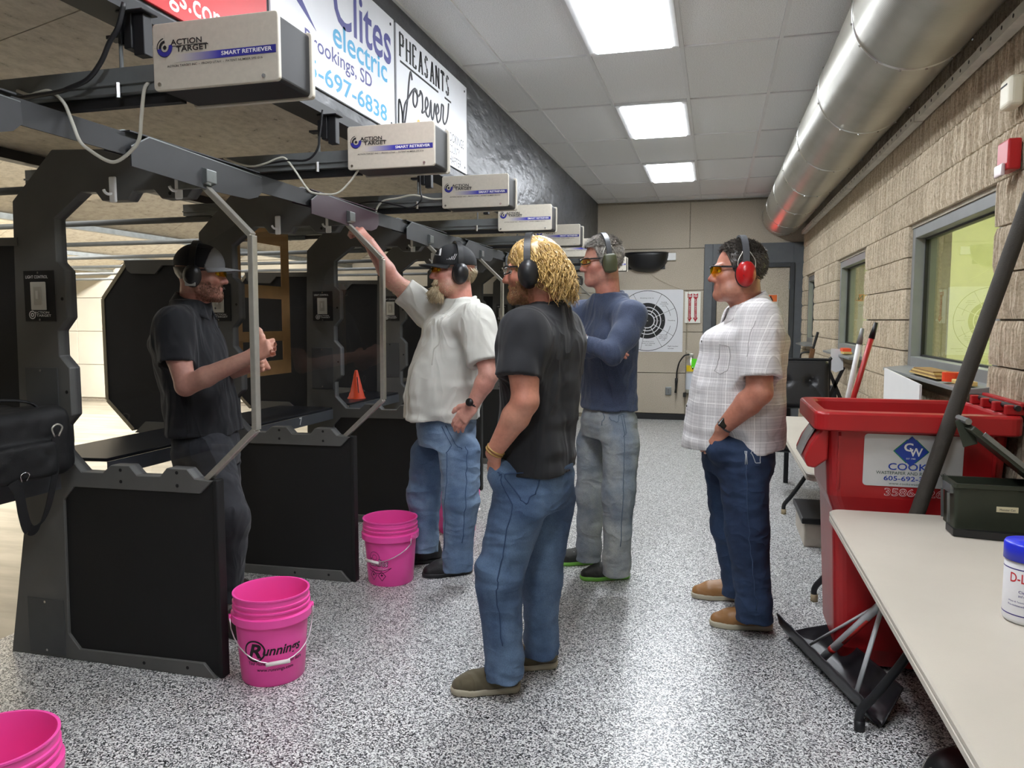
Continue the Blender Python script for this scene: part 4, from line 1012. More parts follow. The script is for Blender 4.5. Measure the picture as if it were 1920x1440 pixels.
rings = [rr_ring(.56, 1.06, 3.47, 3.85, .02, .05), rr_ring(.53, 1.09, 3.445, 3.88, .10, .05), rr_ring(.50, 1.11, 3.415, 3.90, .70, .05), rr_ring(.475, 1.125, 3.40, 3.91, .77, .05), rr_ring(.455, 1.14, 3.385, 3.93, 1.055, .05),
         rr_ring(.415, 1.165, 3.335, 3.965, 1.055, .05), rr_ring(.405, 1.17, 3.325, 3.97, 1.06, .05), rr_ring(.405, 1.17, 3.325, 3.97, 1.125, .05), rr_ring(.412, 1.165, 3.332, 3.963, 1.134, .05),
         rr_ring(.455, 1.125, 3.40, 3.925, 1.134, .06), rr_ring(.462, 1.12, 3.405, 3.92, 1.12, .06), rr_ring(.56, 1.05, 3.48, 3.85, .12, .06)]
ringloft(b, rings); b.build('tub', M_CART, ct, smooth=False, bevel=.006, seg=2)
MB().prism([(.44, 1.06), (.395, .99), (.372, .93), (.385, .895), (.415, .89), (.465, .93), (.465, 1.06)], 'y', 3.37, 3.72).build('lift_lip', M_CART, ct, bevel=.008)
MB().prism([(.436, 1.075), (.391, .99), (.366, .93), (.362, .935), (.386, 1.0), (.430, 1.08)], 'y', 3.45, 3.60).build('tape_strip', M_TAPE, ct)
for y in (3.38, 3.52, 3.66, 3.80): MB().box(1.115, 1.185, y, y + .035, 1.135, 1.175).build('hinge_lug', M_CART, ct, bevel=.005)
MB().box(1.165, 1.19, 3.38, 3.84, 1.15, 1.185).build('hinge_rail', M_CART, ct, bevel=.005)
MB().tube([(1.15, 3.36, 1.165), (1.15, 3.86, 1.165)], .012, 10).build('hinge_rod', M_BLACK, ct)
for (x0, x1) in ((.505, .515), (1.08, 1.09)): MB().prism([(3.388, 1.05), (3.375, 1.03), (3.395, .80), (3.41, .80)], 'x', x0, x1).build('gusset', M_CART, ct)
for x in (.62, 1.0):
    for y in (3.52, 3.80): MB().tube([(x - .015, y, .025), (x + .015, y, .025)], .025, 14).build('caster', M_BLACK, ct)
# label on the sloping front
def fy(z): return 3.40 - .015 * (z - .77) / .285 - .002
za, zb_ = .825, 1.043
lab = MB(); q = rrect(.605, .975, za, zb_, .015); lab.add([(x, fy(z) - .0015, z) for x, z in q], [tuple(range(len(q)))]); lab.build('label_sheet', plain('cart_label', '#c8c8c6', .45, var=.03), ct)
def lt(body, m, x, z, w, h, **k): return text(body, m, ct, (x, fy(z) - .002, z), (1, 0, 0), (0, -.05, 1), w=w, h=h, lift=.0012, **k)
M_LB = plain('label_blue', '#1f3f9c', .5, var=0); M_LG = plain('label_green', '#1d8a55', .5, var=0); M_LD = plain('label_dark', '#2f4a3e', .5, var=0)
def dia(cx, cz, hw, m, e): MB().add([(cx - hw, fy(cz) - e, cz), (cx, fy(cz - hw) - e, cz - hw), (cx + hw, fy(cz) - e, cz), (cx, fy(cz + hw) - e, cz + hw)], [(0, 1, 2, 3)]).build('diamond', m, ct)
dia(.765, .975, .05, M_LG, .003); dia(.80, .975, .05, M_LG, .003); dia(.783, .975, .063, M_LB, .004)
def lt2(body, m, x, z, w, h, **k): return text(body, m, ct, (x, fy(z) - .0045, z), (1, 0, 0), (0, -.05, 1), w=w, h=h, lift=.0012, **k)
lt2('C', M_INKW, .755, .975, .034, .035, bold=.03); lt2('W', M_INKW, .775, .955, .05, .035, bold=.02); lt2('EST 1988', M_INKW, .765, .942, .034, .006)
lt("COOK'S", M_LB, .70, .895, .175, .03, bold=.012); lt('WASTEPAPER AND RECYCLING', M_LD, .655, .876, .26, .013, bold=.004); lt('605-692-3363', M_LB, .685, .850, .20, .02, bold=.012); lt('www.cookswaste.com', M_LD, .705, .833, .155, .010)
lt('3586-126', M_INKW, .69, .785, .22, .033, bold=.02); text('3586-126', M_CART, ct, (.692, fy(.785) - .0025, .787), (1, 0, 0), (0, -.05, 1), w=.216, h=.029, bold=-.005, lift=.0016)

# ============================================================ TABLES
M_TTOP = plain('table_plastic', '#beb7aa', .45, var=.05, scale=2.5, bump=.10, bscale=420)
M_LEG = plain('table_leg_black', '#26272a', .4, .3, var=.1)
M_TIP = plain('leg_tip_tan', '#9d8d70', .6)
def table(x0, x1, y0, y1, label, legs, tip):
    r = wroot('folding_table', ((x0 + x1) / 2, (y0 + y1) / 2, 0), label, 'table', 'folding tables along the right wall')
    b = MB(); rd = .05
    ringloft(b, [rr_ring(x0 + .012, x1 - .012, y0 + .012, y1 - .012, .70, rd - .01), rr_ring(x0, x1, y0, y1, .704, rd), rr_ring(x0, x1, y0, y1, .718, rd), rr_ring(x0 + .003, x1 - .003, y0 + .003, y1 - .003, .720, rd), rr_ring(x0 + .003, x1 - .003, y0 + .003, y1 - .003, .723, rd), rr_ring(x0, x1, y0, y1, .725, rd), rr_ring(x0, x1, y0, y1, .735, rd), rr_ring(x0 + .006, x1 - .006, y0 + .006, y1 - .006, .741, rd)])
    b.build('table_top', M_TTOP, r)
    xc = (x0 + x1) / 2
    for y in legs:
        for s in (-1, 1):
            e = x0 + .085 if s < 0 else x1 - .085
            lg = MB().tube(spline([(e, y, .015), (e + s * -.002, y, .075), (e - s * .055, y, .15), (xc + s * .12, y, .30), (xc + s * .085, y, .40), (xc + s * .085, y, .70)], 6), .016, 10).build('leg', M_LEG, r, smooth=True)
            MB().tube([(e, y, 0), (e, y, .04)], .0195, 10).build('leg_tip', M_TIP if tip else M_LEG, lg, smooth=True)
        MB().tube([(xc - .2, y, .685), (xc + .2, y, .685)], .013, 8).build('cross_bar', M_LEG, r, smooth=True)
    return r
table(.46, 1.165, .86, 3.29, 'grey folding table in the lower right foreground', (2.93, 1.25), False)
table(.46, 1.165, 4.02, 6.42, 'grey folding table beyond the red cart', (4.27, 6.18), True)
# ============================================================ LEANING POLES, BOARDS
M_FOAM = plain('foam_pole', '#38342e', .75, var=.12, scale=12, bump=.3, bscale=260)
pl = wroot('leaning_pole', (.70, 3.376, .37), 'thick dark padded pole leaning in front of the red cart', 'pole')
MB().tube([(.708, 3.372, .40), (.80, 3.318, .74), (1.14, 3.305, 2.0), (1.165, 3.305, 2.10)], .0285, 16).build('pole_shaft', M_FOAM, pl, smooth=True)
MB().tube([(.700, 3.376, .37), (.710, 3.371, .41)], .031, 16).build('end_cap', M_BLACK, pl, smooth=True)
for nm, lab_, pts, m, tipm in (('broom_pole', 'red broom pole with black tip standing behind the red cart', [(.585, 4.08, .742), (.672, 4.06, 1.142), (.74, 4.05, 1.43)], plain('pole_red', '#a5201f', .4), M_BLACK), ('broom_pole', 'white pole with grey tip standing behind the red cart', [(.59, 4.14, .742), (.655, 4.12, 1.136), (.695, 4.11, 1.40)], plain('pole_white', '#c9c9c6', .4), M_GREY)):
    r = wroot(nm, pts[0], lab_, 'pole'); MB().tube(pts, .013, 10).build('pole_shaft', m, r, smooth=True)
    d = (Vector(pts[2]) - Vector(pts[1])).normalized(); MB().tube([Vector(pts[2]) - d * .01, Vector(pts[2]) + d * .07], .014, 10, radii=[.015, .009]).build('pole_tip', tipm, r, smooth=True)
r = wroot('foam_board', (1.07, 4.9, .75), 'white foam board leaning against the block wall behind the cart', 'board')
MB().prism([(4.48, .742), (5.34, .742), (5.36, 1.20), (4.47, 1.165)], 'x', 1.06, 1.072).build('board_sheet', plain('foam_white', '#d4d4d4', .6, var=.02), r)
# things on the window sill
def stuff_box(name, label, cat, x0, x1, y0, y1, z0, z1, m, bev=.002, rot=0, grp=None):
    r = wroot(name, ((x0 + x1) / 2, (y0 + y1) / 2, z0), label, cat, grp); return r
M_CARD = plain('board_yellow', '#c9ab68', .7, var=.08); M_CARD2 = plain('board_brown', '#8a6a3e', .8, var=.1)
zs = 1.208
r = wroot('board_stack', (1.13, 4.6, zs), 'small stack of yellow and brown boards on the window sill', 'boards')
for k in range(4): MB().box(1.095, 1.185, 4.30 + .02 * k, 4.86 - .03 * k, zs + .0005 + k * .009, zs + .0085 + k * .009).build('board', M_CARD2 if k % 2 else M_CARD, r)
r = wroot('wood_offcut', (1.13, 3.9, zs), 'pale wooden strip at the near end of the window sill', 'wood strip'); MB().box(1.10, 1.16, 3.88, 4.06, zs + .0005, zs + .02).build('wood_strip', M_CARD, r, bevel=.003)
r = wroot('tape_roll', (1.13, 4.16, zs), 'orange tape roll on the window sill', 'tape roll')
b = MB(); b.lathe([(.030, 0), (.045, 0), (.045, .045), (.030, .045), (.030, 0)], 24, Matrix.Translation((1.13, 4.16, zs + .001))); b.build('tape', plain('tape_orange', '#e0441f', .4), r)
MB().lathe([(.027, .002), (.030, .002), (.030, .043), (.027, .043), (.027, .002)], 24, Matrix.Translation((1.13, 4.16, zs + .001))).build('core', M_CARD, r)
r = wroot('small_box', (1.13, 7.35, zs), 'little orange and yellow packet on the middle window sill', 'packet'); MB().box(1.10, 1.17, 7.25, 7.42, zs + .0005, zs + .02).build('packet_body', M_CARD, r, bevel=.002); MB().box(1.10, 1.17, 7.3, 7.46, zs + .021, zs + .05).build('packet_top', plain('packet_orange', '#e2502a', .5), r, bevel=.002)
# chair at the far end of the second table
M_LEATH = plain('black_leather', '#1b1b1d', .32, var=.15, bump=.15, bscale=70)
ch = wroot('guest_chair', (.70, 6.95, 0), 'black tufted leather chair behind the far table', 'chair')
s = SDF((.40, 6.80, .70), (1.0, 7.2, 1.2), .008); s.rbox((.70, 7.03, .95), (.255, .045, .21), .04, rot=[[1, 0, 0], [0, .985, .17], [0, -.17, .985]])
for x in (.60, .80):
    s.ell((x, 6.975, .985), (.028, .03, .028), .05, sub=True)
for a, c in (((.60, 6.975, .985), (.80, 6.975, .985)), ((.60, 6.975, .985), (.47, 6.99, 1.12)), ((.60, 6.975, .985), (.48, 6.96, .82)), ((.80, 6.975, .985), (.93, 6.99, 1.12)), ((.80, 6.975, .985), (.92, 6.96, .82))): s.cone(a, c, .008, .004, .02, sub=True)
s.build('backrest', M_LEATH, ch)
for x in (.60, .80): MB().lathe([(0, -.008), (.011, -.004), (.011, .004), (0, .006)], 12, Matrix.Translation((x, 6.982, .985)) @ Matrix.Rotation(PI / 2, 4, 'X')).build('button', M_LEATH, ch, smooth=True)
MB().tube(spline([(.44, 7.09, .76), (.435, 7.08, 1.15), (.45, 7.07, 1.165), (.70, 7.07, 1.168), (.95, 7.07, 1.165), (.965, 7.08, 1.15), (.96, 7.09, .76)], 5), .012, 8).build('back_frame', M_LEG, ch, smooth=True)
s = SDF((.40, 6.55, .40), (1.0, 7.15, .60), .01); s.rbox((.70, 6.85, .49), (.25, .25, .05), .045); s.build('seat', M_LEATH, ch)
for x in (.44, .96):
    MB().tube(spline([(x, 6.62, .0), (x, 6.63, .30), (x, 6.64, .64), (x, 6.68, .68), (x, 7.0, .69), (x, 7.08, .76)], 5), .012, 8).build('leg', M_LEG, ch, smooth=True)
    MB().tube(spline([(x, 7.2, 0), (x, 7.14, .35), (x, 7.09, .76)], 5), .012, 8).build('leg', M_LEG, ch, smooth=True)
    MB().box(x - .028, x + .028, 6.66, 6.98, .695, .725).build('armrest', M_LEATH, ch, bevel=.01)
MB().tube([(.44, 6.65, .42), (.96, 6.65, .42)], .011, 8).tube([(.44, 7.13, .38), (.96, 7.13, .38)], .011, 8).build('seat_frame', M_LEG, ch, smooth=True)
# clutter by the far wall
ta = wroot('side_table', (.9, 8.0, 0), 'low dark side table behind the leather chair', 'table')
MB().box(.62, 1.16, 7.35, 9.2, .70, .73).build('table_top', M_LEG, ta, bevel=.004)
for x in (.66, 1.12):
    for y in (7.4, 9.15): MB().box(x - .02, x + .02, y - .02, y + .02, 0, .70).build('leg', M_LEG, ta)
r = wroot('paper_holder', (1.08, 7.5, .73), 'white paper card in a black folding holder beside the chair', 'card holder')
MB().prism([(1.02, 1.06), (1.07, 1.03), (1.135, 1.06), (1.125, 1.245), (1.025, 1.25)], 'y', 7.47, 7.473).build('card', plain('card_white', '#d8dadd', .5, var=.02), r)
MB().bar((1.0, 7.49, .75), (1.14, 7.49, 1.08), .03, .03).bar((1.14, 7.49, .75), (1.0, 7.49, 1.08), .03, .03).box(1.0, 1.14, 7.46, 7.52, .731, .76).build('stand', M_BLACK, r)
r = wroot('hard_case', (.97, 7.62, .73), 'small dark grey hard case with a metal clasp behind the chair', 'case'); MB().box(.88, 1.10, 7.56, 7.68, .731, .90).build('case_body', plain('case_grey', '#3f4144', .5), r, bevel=.012)
MB().box(.985, 1.01, 7.552, 7.56, .84, .89).build('clasp', M_STEEL, r, bevel=.003)
r = wroot('long_gun', (1.02, 8.85, .73), 'wooden stocked long gun leaning by the far corner', 'long gun')
MB().bar((.955, 8.85, .735), (1.03, 8.85, 1.20), .035, .05).build('stock', plain('walnut', '#6d4a2c', .45, var=.2, scale=25), r, bevel=.008)
MB().tube([(1.025, 8.85, 1.17), (1.075, 8.85, 1.38)], .014, 8).build('barrel', M_BLACK, r)
r = wroot('camo_bag', (1.02, 9.05, .73), 'dark mottled bag on the side table by the far corner', 'bag'); s = SDF((.8, 8.85, .70), (1.2, 9.25, 1.2), .012); s.rbox((.99, 9.04, .90), (.14, .1, .165), .06); s.disp(lambda P: .012 * vnoise(P, 14.)); s.build('bag_body', plain('camo_dark', '#3a3630', .85, var=.6, scale=30), r)
MB().tube(spline([(.92, 9.02, 1.06), (.93, 9.0, 1.14), (1.02, 9.0, 1.15), (1.04, 9.02, 1.06)], 5), .01, 6).build('bag_handle', M_BLACK, r)
r = wroot('storage_tote', (.8, 5.6, 0), 'pale plastic tote with a black lid on the floor under the far table', 'tote'); MB().box(.60, 1.1, 5.3, 5.85, 0, .16).build('tote_body', plain('tote_pale', '#b6ada0', .5), r, bevel=.01); MB().box(.58, 1.12, 5.28, 5.87, .16, .20).build('tote_lid', M_BLACK, r, bevel=.008)
# ============================================================ SNOW PUSHER
M_BLADE = plain('blade_black', '#1f1c20', .38, var=.2, scale=6)
M_ALU = plain('aluminium_tube', '#d2d4d6', .4, .15, var=.05)
sp = wroot('snow_pusher', (.52, 3.35, 0), 'black bladed snow pusher with aluminium handle under the table', 'snow shovel')
A, B2 = Vector((.355, 3.74, 0)), Vector((.60, 2.955, 0)); ax = (B2 - A); Ln = ax.length; ax.normalize(); nr = Vector((ax.y, -ax.x, 0)) * -1
if nr.x < 0: nr = -nr
def blade(u, v):
    # channel: front lip, floor, raised back
    prof = [(-.045, .115), (-.03, .06), (0, .015), (.05, .003), (.11, .02), (.15, .07), (.165, .10)]
    t = v * (len(prof) - 1); i = min(int(t), len(prof) - 2); f = t - i; o_, z = prof[i][0] * (1 - f) + prof[i + 1][0] * f, prof[i][1] * (1 - f) + prof[i + 1][1] * f
    cut_ = (1 - abs(2 * u - 1)); tpr = 1 if v < .5 else min(1, .25 + cut_ * 3)
    return A + ax * (u * Ln) + nr * (o_ if v < .5 else o_ * tpr) + Vector((0, 0, z * (tpr if v > .5 else 1) + .004 + .002 * math.sin(u * 40)))
b = MB(); b.grid(blade, 24, 18); b.build('blade', M_BLADE, sp, smooth=True, thick=.005)
apex = Vector((.70, 3.27, .40)); mid = A + ax * (Ln * .42) + nr * .02 + Vector((0, 0, .05))
hd = MB().tube([mid, apex, apex + (apex - mid) * .35], .0165, 12).build('handle', M_ALU, sp, smooth=True)
for u in (.22, .76):
    q = A + ax * (Ln * u) + nr * .03 + Vector((0, 0, .035)); MB().tube([q, apex - (apex - mid) * .08], .0105, 8, flat=.6).build('brace', M_ALU, sp, smooth=True)
d = (apex - mid).normalized(); u_, w_ = basis(d)
M_RLAB = plain('label_red', '#b02b26', .45, var=.02)
MB().tube([mid + d * .13 + Vector((.006, -.007, 0)), mid + d * .29 + Vector((.006, -.007, 0))], .0125, 12).build('handle_label', M_RLAB, hd, smooth=True)
MB().tube([mid + d * .06, mid + d * .078], .0172, 12).build('handle_label', M_RLAB, hd, smooth=True)
# round chipped base under the table
r = wroot('round_base', (.86, 2.45, 0), 'black round iron base with chipped paint under the near table', 'iron base')
g = NT('chipped_black'); v_ = g.coord(); g.base(g.ramp(g.noise(v_, 16, 5, .7), [(.60, lin('#17181a')), (.64, lin('#b9b59f'))])); g.set(Roughness=.3)
b = MB(); b.lathe([(0, 0), (.19, 0), (.215, .03), (.215, .07), (.195, .115), (.15, .15), (.06, .17), (0, .172)], 40, Matrix.Translation((.86, 2.50, 0))); b.build('base_drum', g.m, r, smooth=True)
MB().tube([(.86, 2.50, .165), (.86, 2.50, .55)], .03, 14).build('post', M_BLACK, r, smooth=True)
# ============================================================ ON THE NEAR TABLE
M_OLIVE = plain('olive_paint', '#353a2f', .45, .2, var=.12, scale=8)
am = wroot('ammo_can', (1.0, 3.15, .742), 'open olive metal ammo can on the near table', 'ammo can')
b = MB(); ringloft(b, [rr_ring(.865, 1.145, 3.075, 3.225, .742, .012), rr_ring(.865, 1.145, 3.075, 3.225, .895, .012), rr_ring(.858, 1.152, 3.068, 3.232, .897, .012), rr_ring(.858, 1.152, 3.068, 3.232, .912, .012), rr_ring(.872, 1.138, 3.082, 3.218, .912, .01), rr_ring(.872, 1.138, 3.082, 3.218, .76, .01)]); b.build('can_body', M_OLIVE, am)
hg, te = Vector((1.15, 3.15, .925)), Vector((.905, 3.15, 1.13)); d = (te - hg).normalized(); n_ = Vector((-d.z, 0, d.x))
if n_.z > 0: n_ = -n_
lid = MB()
Mx = Matrix((d, Vector((0, 1, 0)), d.cross(Vector((0, 1, 0))))).transposed().to_4x4(); Mx.translation = hg
lid.box(0, .31, -.082, .082, -.004, .018, Mx); lid.build('lid', M_OLIVE, am, bevel=.004)
MB().box(.04, .27, -.088, -.081, -.01, .006, Mx).build('lid_rim', M_GALV, am)
MB().bar(te + Vector((-.01, 0, .012)), te + Vector((.02, -.01, -.085)), .05, .006, up=(0, 1, 0)).build('latch', M_OLIVE, am, bevel=.002)
MB().tube([te + Vector((-.005, -.06, .01)), te + Vector((-.005, .06, .01))], .012, 8).build('latch_pin', M_GALV, am)
MB().box(.853, .865, 3.10, 3.20, .87, .90).bar((.855, 3.11, .76), (.85, 3.11, .87), .008, .008).bar((.855, 3.19, .76), (.85, 3.19, .87), .008, .008).build('latch_bail', M_GALV, am)
MB().box(1.0, 1.07, 3.0735, 3.075, .815, .835).build('name_tag', plain('tag_cream', '#ddd3b0', .6, var=.02), am); text('Monster Can', M_INK, am, (1.01, 3.0733, .8205), (1, 0, 0), (0, 0, 1), w=.05, h=.008)
fl_ = wroot('black_tray', (1.0, 3.0, .742), 'black metal lid lying in front of the ammo can', 'metal lid')
MB().prism([(.835, 2.97), (1.06, 2.93), (1.10, 2.86), (1.16, 2.86), (1.16, 3.06), (.835, 3.06)], 'z', .7425, .748).build('tray_plate', M_BLACK, fl_)
MB().bar((.835, 2.97, .757), (1.06, 2.93, .757), .006, .024).bar((1.06, 2.93, .757), (1.10, 2.86, .757), .006, .024).bar((.836, 2.97, .757), (.836, 3.06, .757), .006, .024).build('tray_rim', M_BLACK, fl_)
tu = wroot('wipes_tub', (.787, 2.17, .742), 'white wipes tub with blue lid at the right edge', 'tub')
Mt = Matrix.Translation((.787, 2.17, .742)); M_TUBW = plain('tub_white', '#dedee0', .4, var=.02)
MB().lathe([(0, 0), (.048, 0), (.053, .004), (.055, .012), (.055, .150), (.052, .156), (.052, .162), (0, .162)], 48, Mt).build('tub_body', M_TUBW, tu, smooth=True)
MB().lathe([(.054, .160), (.0575, .161), (.0575, .200), (.0545, .206), (0, .207)], 48, Mt).build('tub_lid', plain('lid_blue', '#1f2fd0', .35, var=.02), tu, smooth=True)
M_TL = plain('tub_purple', '#3c2f78', .5, var=0); M_TR = plain('marker_red', '#c8202a', .5, var=0)
for z in (.022, .140): MB().lathe([(.0553, z), (.0553, z + .003)], 48, Mt).build('label_band', M_TL, tu)
def tw(off, z0):
    def w(a, c):
        t = facing(.787, 2.17) + (off + a) / .0556; return Vector((.787 + .0556 * math.cos(t), 2.17 + .0556 * math.sin(t), .742 + z0 + c))
    return w
for body, m, off, z, wd, h in (('D-LEAD', M_TR, -.042, .108, .085, .024), ('Cleans skin', M_TL, -.02, .082, .045, .007), ('and other surfaces', M_TL, -.02, .072, .05, .007), ('Wipes & Towels for removal of metals', M_TL, -.045, .056, .09, .005), ('Pre-moistened for hands and face', M_TL, -.045, .047, .09, .005), ('ESCA', M_TL, -.005, .028, .025, .01)):
    text(body, m, tu, Z0, U, V, w=wd, h=h, bold=.01, wrap=tw(off, z))
# ============================================================ BOOTH THINGS
co = wroot('orange_cone', (-2.86, 5.72, .862), 'small orange cone standing on a booth shelf', 'cone')
b = MB(); Mc = Matrix.Translation((-2.86, 5.72, .862)); b.lathe([(.075, .001), (.072, .012), (.066, .014), (.014, .225), (.010, .235), (0, .236)], 28, Mc); b.build('cone_body', plain('cone_orange', '#ee4a14', .45, var=.04), co, smooth=True)
b = MB()
for k in range(4):
    a = k * PI / 2 + facing(-2.86, 5.72) + .3; d = Vector((math.cos(a), math.sin(a), 0)); b.bar(Vector((-2.86, 5.72, .862)) + d * .0575 + Vector((0, 0, .05)), Vector((-2.86, 5.72, .862)) + d * .026 + Vector((0, 0, .18)), .006, .003)
b.build('slots', M_INK, co)
M_CBD = plain('cardboard', '#a07a4d', .8, var=.08, scale=14)
tf = wroot('cardboard_target', (-3.05, 4.7, 1.12), 'brown cardboard target frame hanging behind the second divider', 'target frame')
MB().box(-3.056, -3.05, 4.94, 5.04, 1.12, 2.15).build('frame_bar', M_CBD, tf); MB().box(-3.056, -3.05, 4.35, 4.45, 1.12, 2.15).build('frame_bar', M_CBD, tf)
for z0, z1 in ((1.12, 1.22), (1.36, 1.43), (1.66, 1.75), (2.04, 2.15)): MB().box(-3.057, -3.0505, 4.45, 4.94, z0, z1).build('frame_bar', M_CBD, tf)
for y in (4.48, 4.9): MB().tube([(-3.053, y, 2.13), (-3.053, y, 2.19)], .008, 6).build('clip', M_BLACK, tf)
# black range bag with strap
M_BAG = plain('bag_nylon', '#0f0f11', .6, var=.3, scale=6, bump=.3, bscale=420)
bg = wroot('range_bag', (-2.82, 2.36, .862), 'black nylon range bag on the shelf at the left edge', 'bag')
s = SDF((-3.1, 1.95, .84), (-2.5, 2.7, 1.22), .008); s.rbox((-2.81, 2.31, 1.005), (.18, .31, .142), .05); s.rbox((-2.78, 2.59, .975), (.14, .055, .10), .03, .02); s.rbox((-2.625, 2.30, .95), (.03, .2, .07), .02, .02)
s.disp(lambda P: .010 * vnoise(P, 9.) + .004 * vnoise(P, 24.)); s.plane((0, 0, .8635), (0, 0, -1)); s.build('bag_body', M_BAG, bg)
MB().tube(spline([(-2.70, 2.18, 1.12), (-2.73, 2.22, 1.175), (-2.76, 2.36, 1.19), (-2.73, 2.50, 1.17), (-2.70, 2.54, 1.11)], 6), .012, 8, flat=.5).build('bag_handle', M_BAG, bg, smooth=True)
b = MB(); st_pts = spline([(-2.62, 2.20, .89), (-2.605, 2.27, .90), (-2.60, 2.31, .85), (-2.60, 2.325, .76), (-2.60, 2.345, .69), (-2.60, 2.385, .68), (-2.60, 2.43, .73), (-2.60, 2.465, .82), (-2.60, 2.49, .92), (-2.605, 2.50, 1.04)], 6)
for i in range(len(st_pts) - 1):
    p, q = st_pts[i], st_pts[i + 1]; nn = Vector((0, -(q - p).z, (q - p).y)).normalized() * .0; wv = Vector((.0, .019, .012)) if abs((q - p).z) > abs((q - p).y) else Vector((.004, .006, .019))
    b.add([p - wv, p + wv, q + wv, q - wv], [(0, 1, 2, 3)])
b.build('shoulder_strap', M_BAG, bg, thick=.004)
MB().tube(spline([(-2.60, 2.49, 1.035), (-2.595, 2.475, 1.07), (-2.595, 2.50, 1.085), (-2.595, 2.525, 1.07), (-2.60, 2.51, 1.035)], 4), .004, 6).build('strap_clip', M_STEEL, bg, smooth=True)
MB().tube(spline([(-2.60, 2.33, .88), (-2.595, 2.32, .905), (-2.595, 2.34, .915), (-2.595, 2.36, .905), (-2.60, 2.35, .88)], 4), .0025, 6).build('binder_clip', M_SCREW, bg, smooth=True)
# cables
M_CW = plain('cable_white', '#c4c2b6', .5, var=.03); M_CK = plain('cable_black', '#17171a', .5)
for lab_, m, rad, pts in (
    ('white cable looping down by the nearest trough', M_CW, .0055, [(-2.187, 2.02, 2.245), (-2.14, 2.02, 2.228), (-2.103, 2.02, 2.233), (-2.055, 2.02, 2.233), (-2.006, 2.02, 2.194), (-1.979, 2.02, 2.135), (-1.952, 2.02, 2.073), (-1.913, 2.02, 2.041), (-1.854, 2.02, 2.008), (-1.815, 2.02, 2.003), (-1.764, 2.02, 2.029), (-1.729, 2.02, 2.066), (-1.718, 2.02, 2.133), (-1.703, 2.02, 2.211), (-1.694, 2.03, 2.237)]),
    ('white cable draped over the plum trough', M_CW, .005, [(-2.267, 3.2, 2.273), (-2.181, 3.2, 2.241), (-2.11, 3.2, 2.228), (-2.039, 3.2, 2.239), (-1.982, 3.2, 2.257), (-1.941, 3.2, 2.255), (-1.895, 3.2, 2.202), (-1.834, 3.2, 2.117), (-1.794, 3.2, 2.091), (-1.686, 3.2, 2.084), (-1.618, 3.2, 2.131), (-1.572, 3.2, 2.185)]),
    ('white cable curling beside the third retriever box', M_CW, .006, [(-2.06, 4.42, 2.165), (-2.045, 4.42, 2.21), (-2.001, 4.42, 2.247), (-1.912, 4.42, 2.257), (-1.806, 4.42, 2.272), (-1.70, 4.45, 2.25), (-1.61, 4.46, 2.25)]),
    ('thick black cable hanging from the post near the red sign', M_CK, .0075, [(-1.738, 1.99, 2.46), (-1.762, 1.99, 2.393), (-1.797, 1.99, 2.349), (-1.829, 1.99, 2.297), (-1.881, 1.99, 2.249), (-1.953, 1.99, 2.227), (-2.025, 2.0, 2.221), (-2.3, 2.02, 2.215)]),
    ('black cable hanging below the white electric sign', M_CK, .005, [(-1.745, 3.2, 2.46), (-1.76, 3.2, 2.357), (-1.775, 3.2, 2.287), (-1.831, 3.2, 2.242), (-1.955, 3.2, 2.244), (-2.2, 3.22, 2.22)]),
    ('black cable below the lettered white sign', M_CK, .005, [(-1.761, 4.42, 2.46), (-1.761, 4.42, 2.305), (-1.754, 4.42, 2.241), (-1.825, 4.42, 2.195), (-1.913, 4.42, 2.215), (-2.073, 4.42, 2.244), (-2.3, 4.45, 2.22)])):
    tag(MB().tube(spline(pts, 5), rad, 8).build('cable', m, None, smooth=True), lab_, 'cable')

# ============================================================ PEOPLE: MATERIALS
def m_skin(name, rough=.48):
    g = NT(name); at = g.n('VertexColor'); at.layer_name = 'Col'; v = g.coord()
    n = g.ramp(g.noise(v, 55, 5, .6), [(.3, (.86, .82, .80)), (.7, (1.06, 1.03, 1.02))]); g.base(g.mix(1, at.outputs['Color'], n, 'MULTIPLY'))
    g.set(Roughness=rough); g.b.inputs['Subsurface Weight'].default_value = .08; g.b.inputs['Subsurface Radius'].default_value = (.01, .004, .002)
    g.bump(g.noise(v, 260, 3), .12, .002); return g.m
M_SKIN = m_skin('skin')
def wrinkle(g, vec_scale, freq, strength, dist, seed=0., dis=1.2):
    v = g.coord(scale=vec_scale); nd = g.n('TexNoise'); nd.inputs['Scale'].default_value = freq; nd.inputs['Detail'].default_value = 2.0; nd.inputs['Distortion'].default_value = dis; g.link(v, nd.inputs['Vector'])
    h = g.ramp(nd.outputs['Fac'], [(.25, (0, 0, 0)), (.49, (1, 1, 1)), (.75, (.1, .1, .1))]); b = g.n('Bump'); b.inputs['Strength'].default_value = strength; b.inputs['Distance'].default_value = dist
    g.link(h, b.inputs['Height']); old = [l for l in g.t.links if l.to_socket == g.b.inputs['Normal']]
    if old: src = old[0].from_socket; g.t.links.remove(old[0]); g.link(src, b.inputs['Normal'])
    g.link(b.outputs[0], g.b.inputs['Normal'])
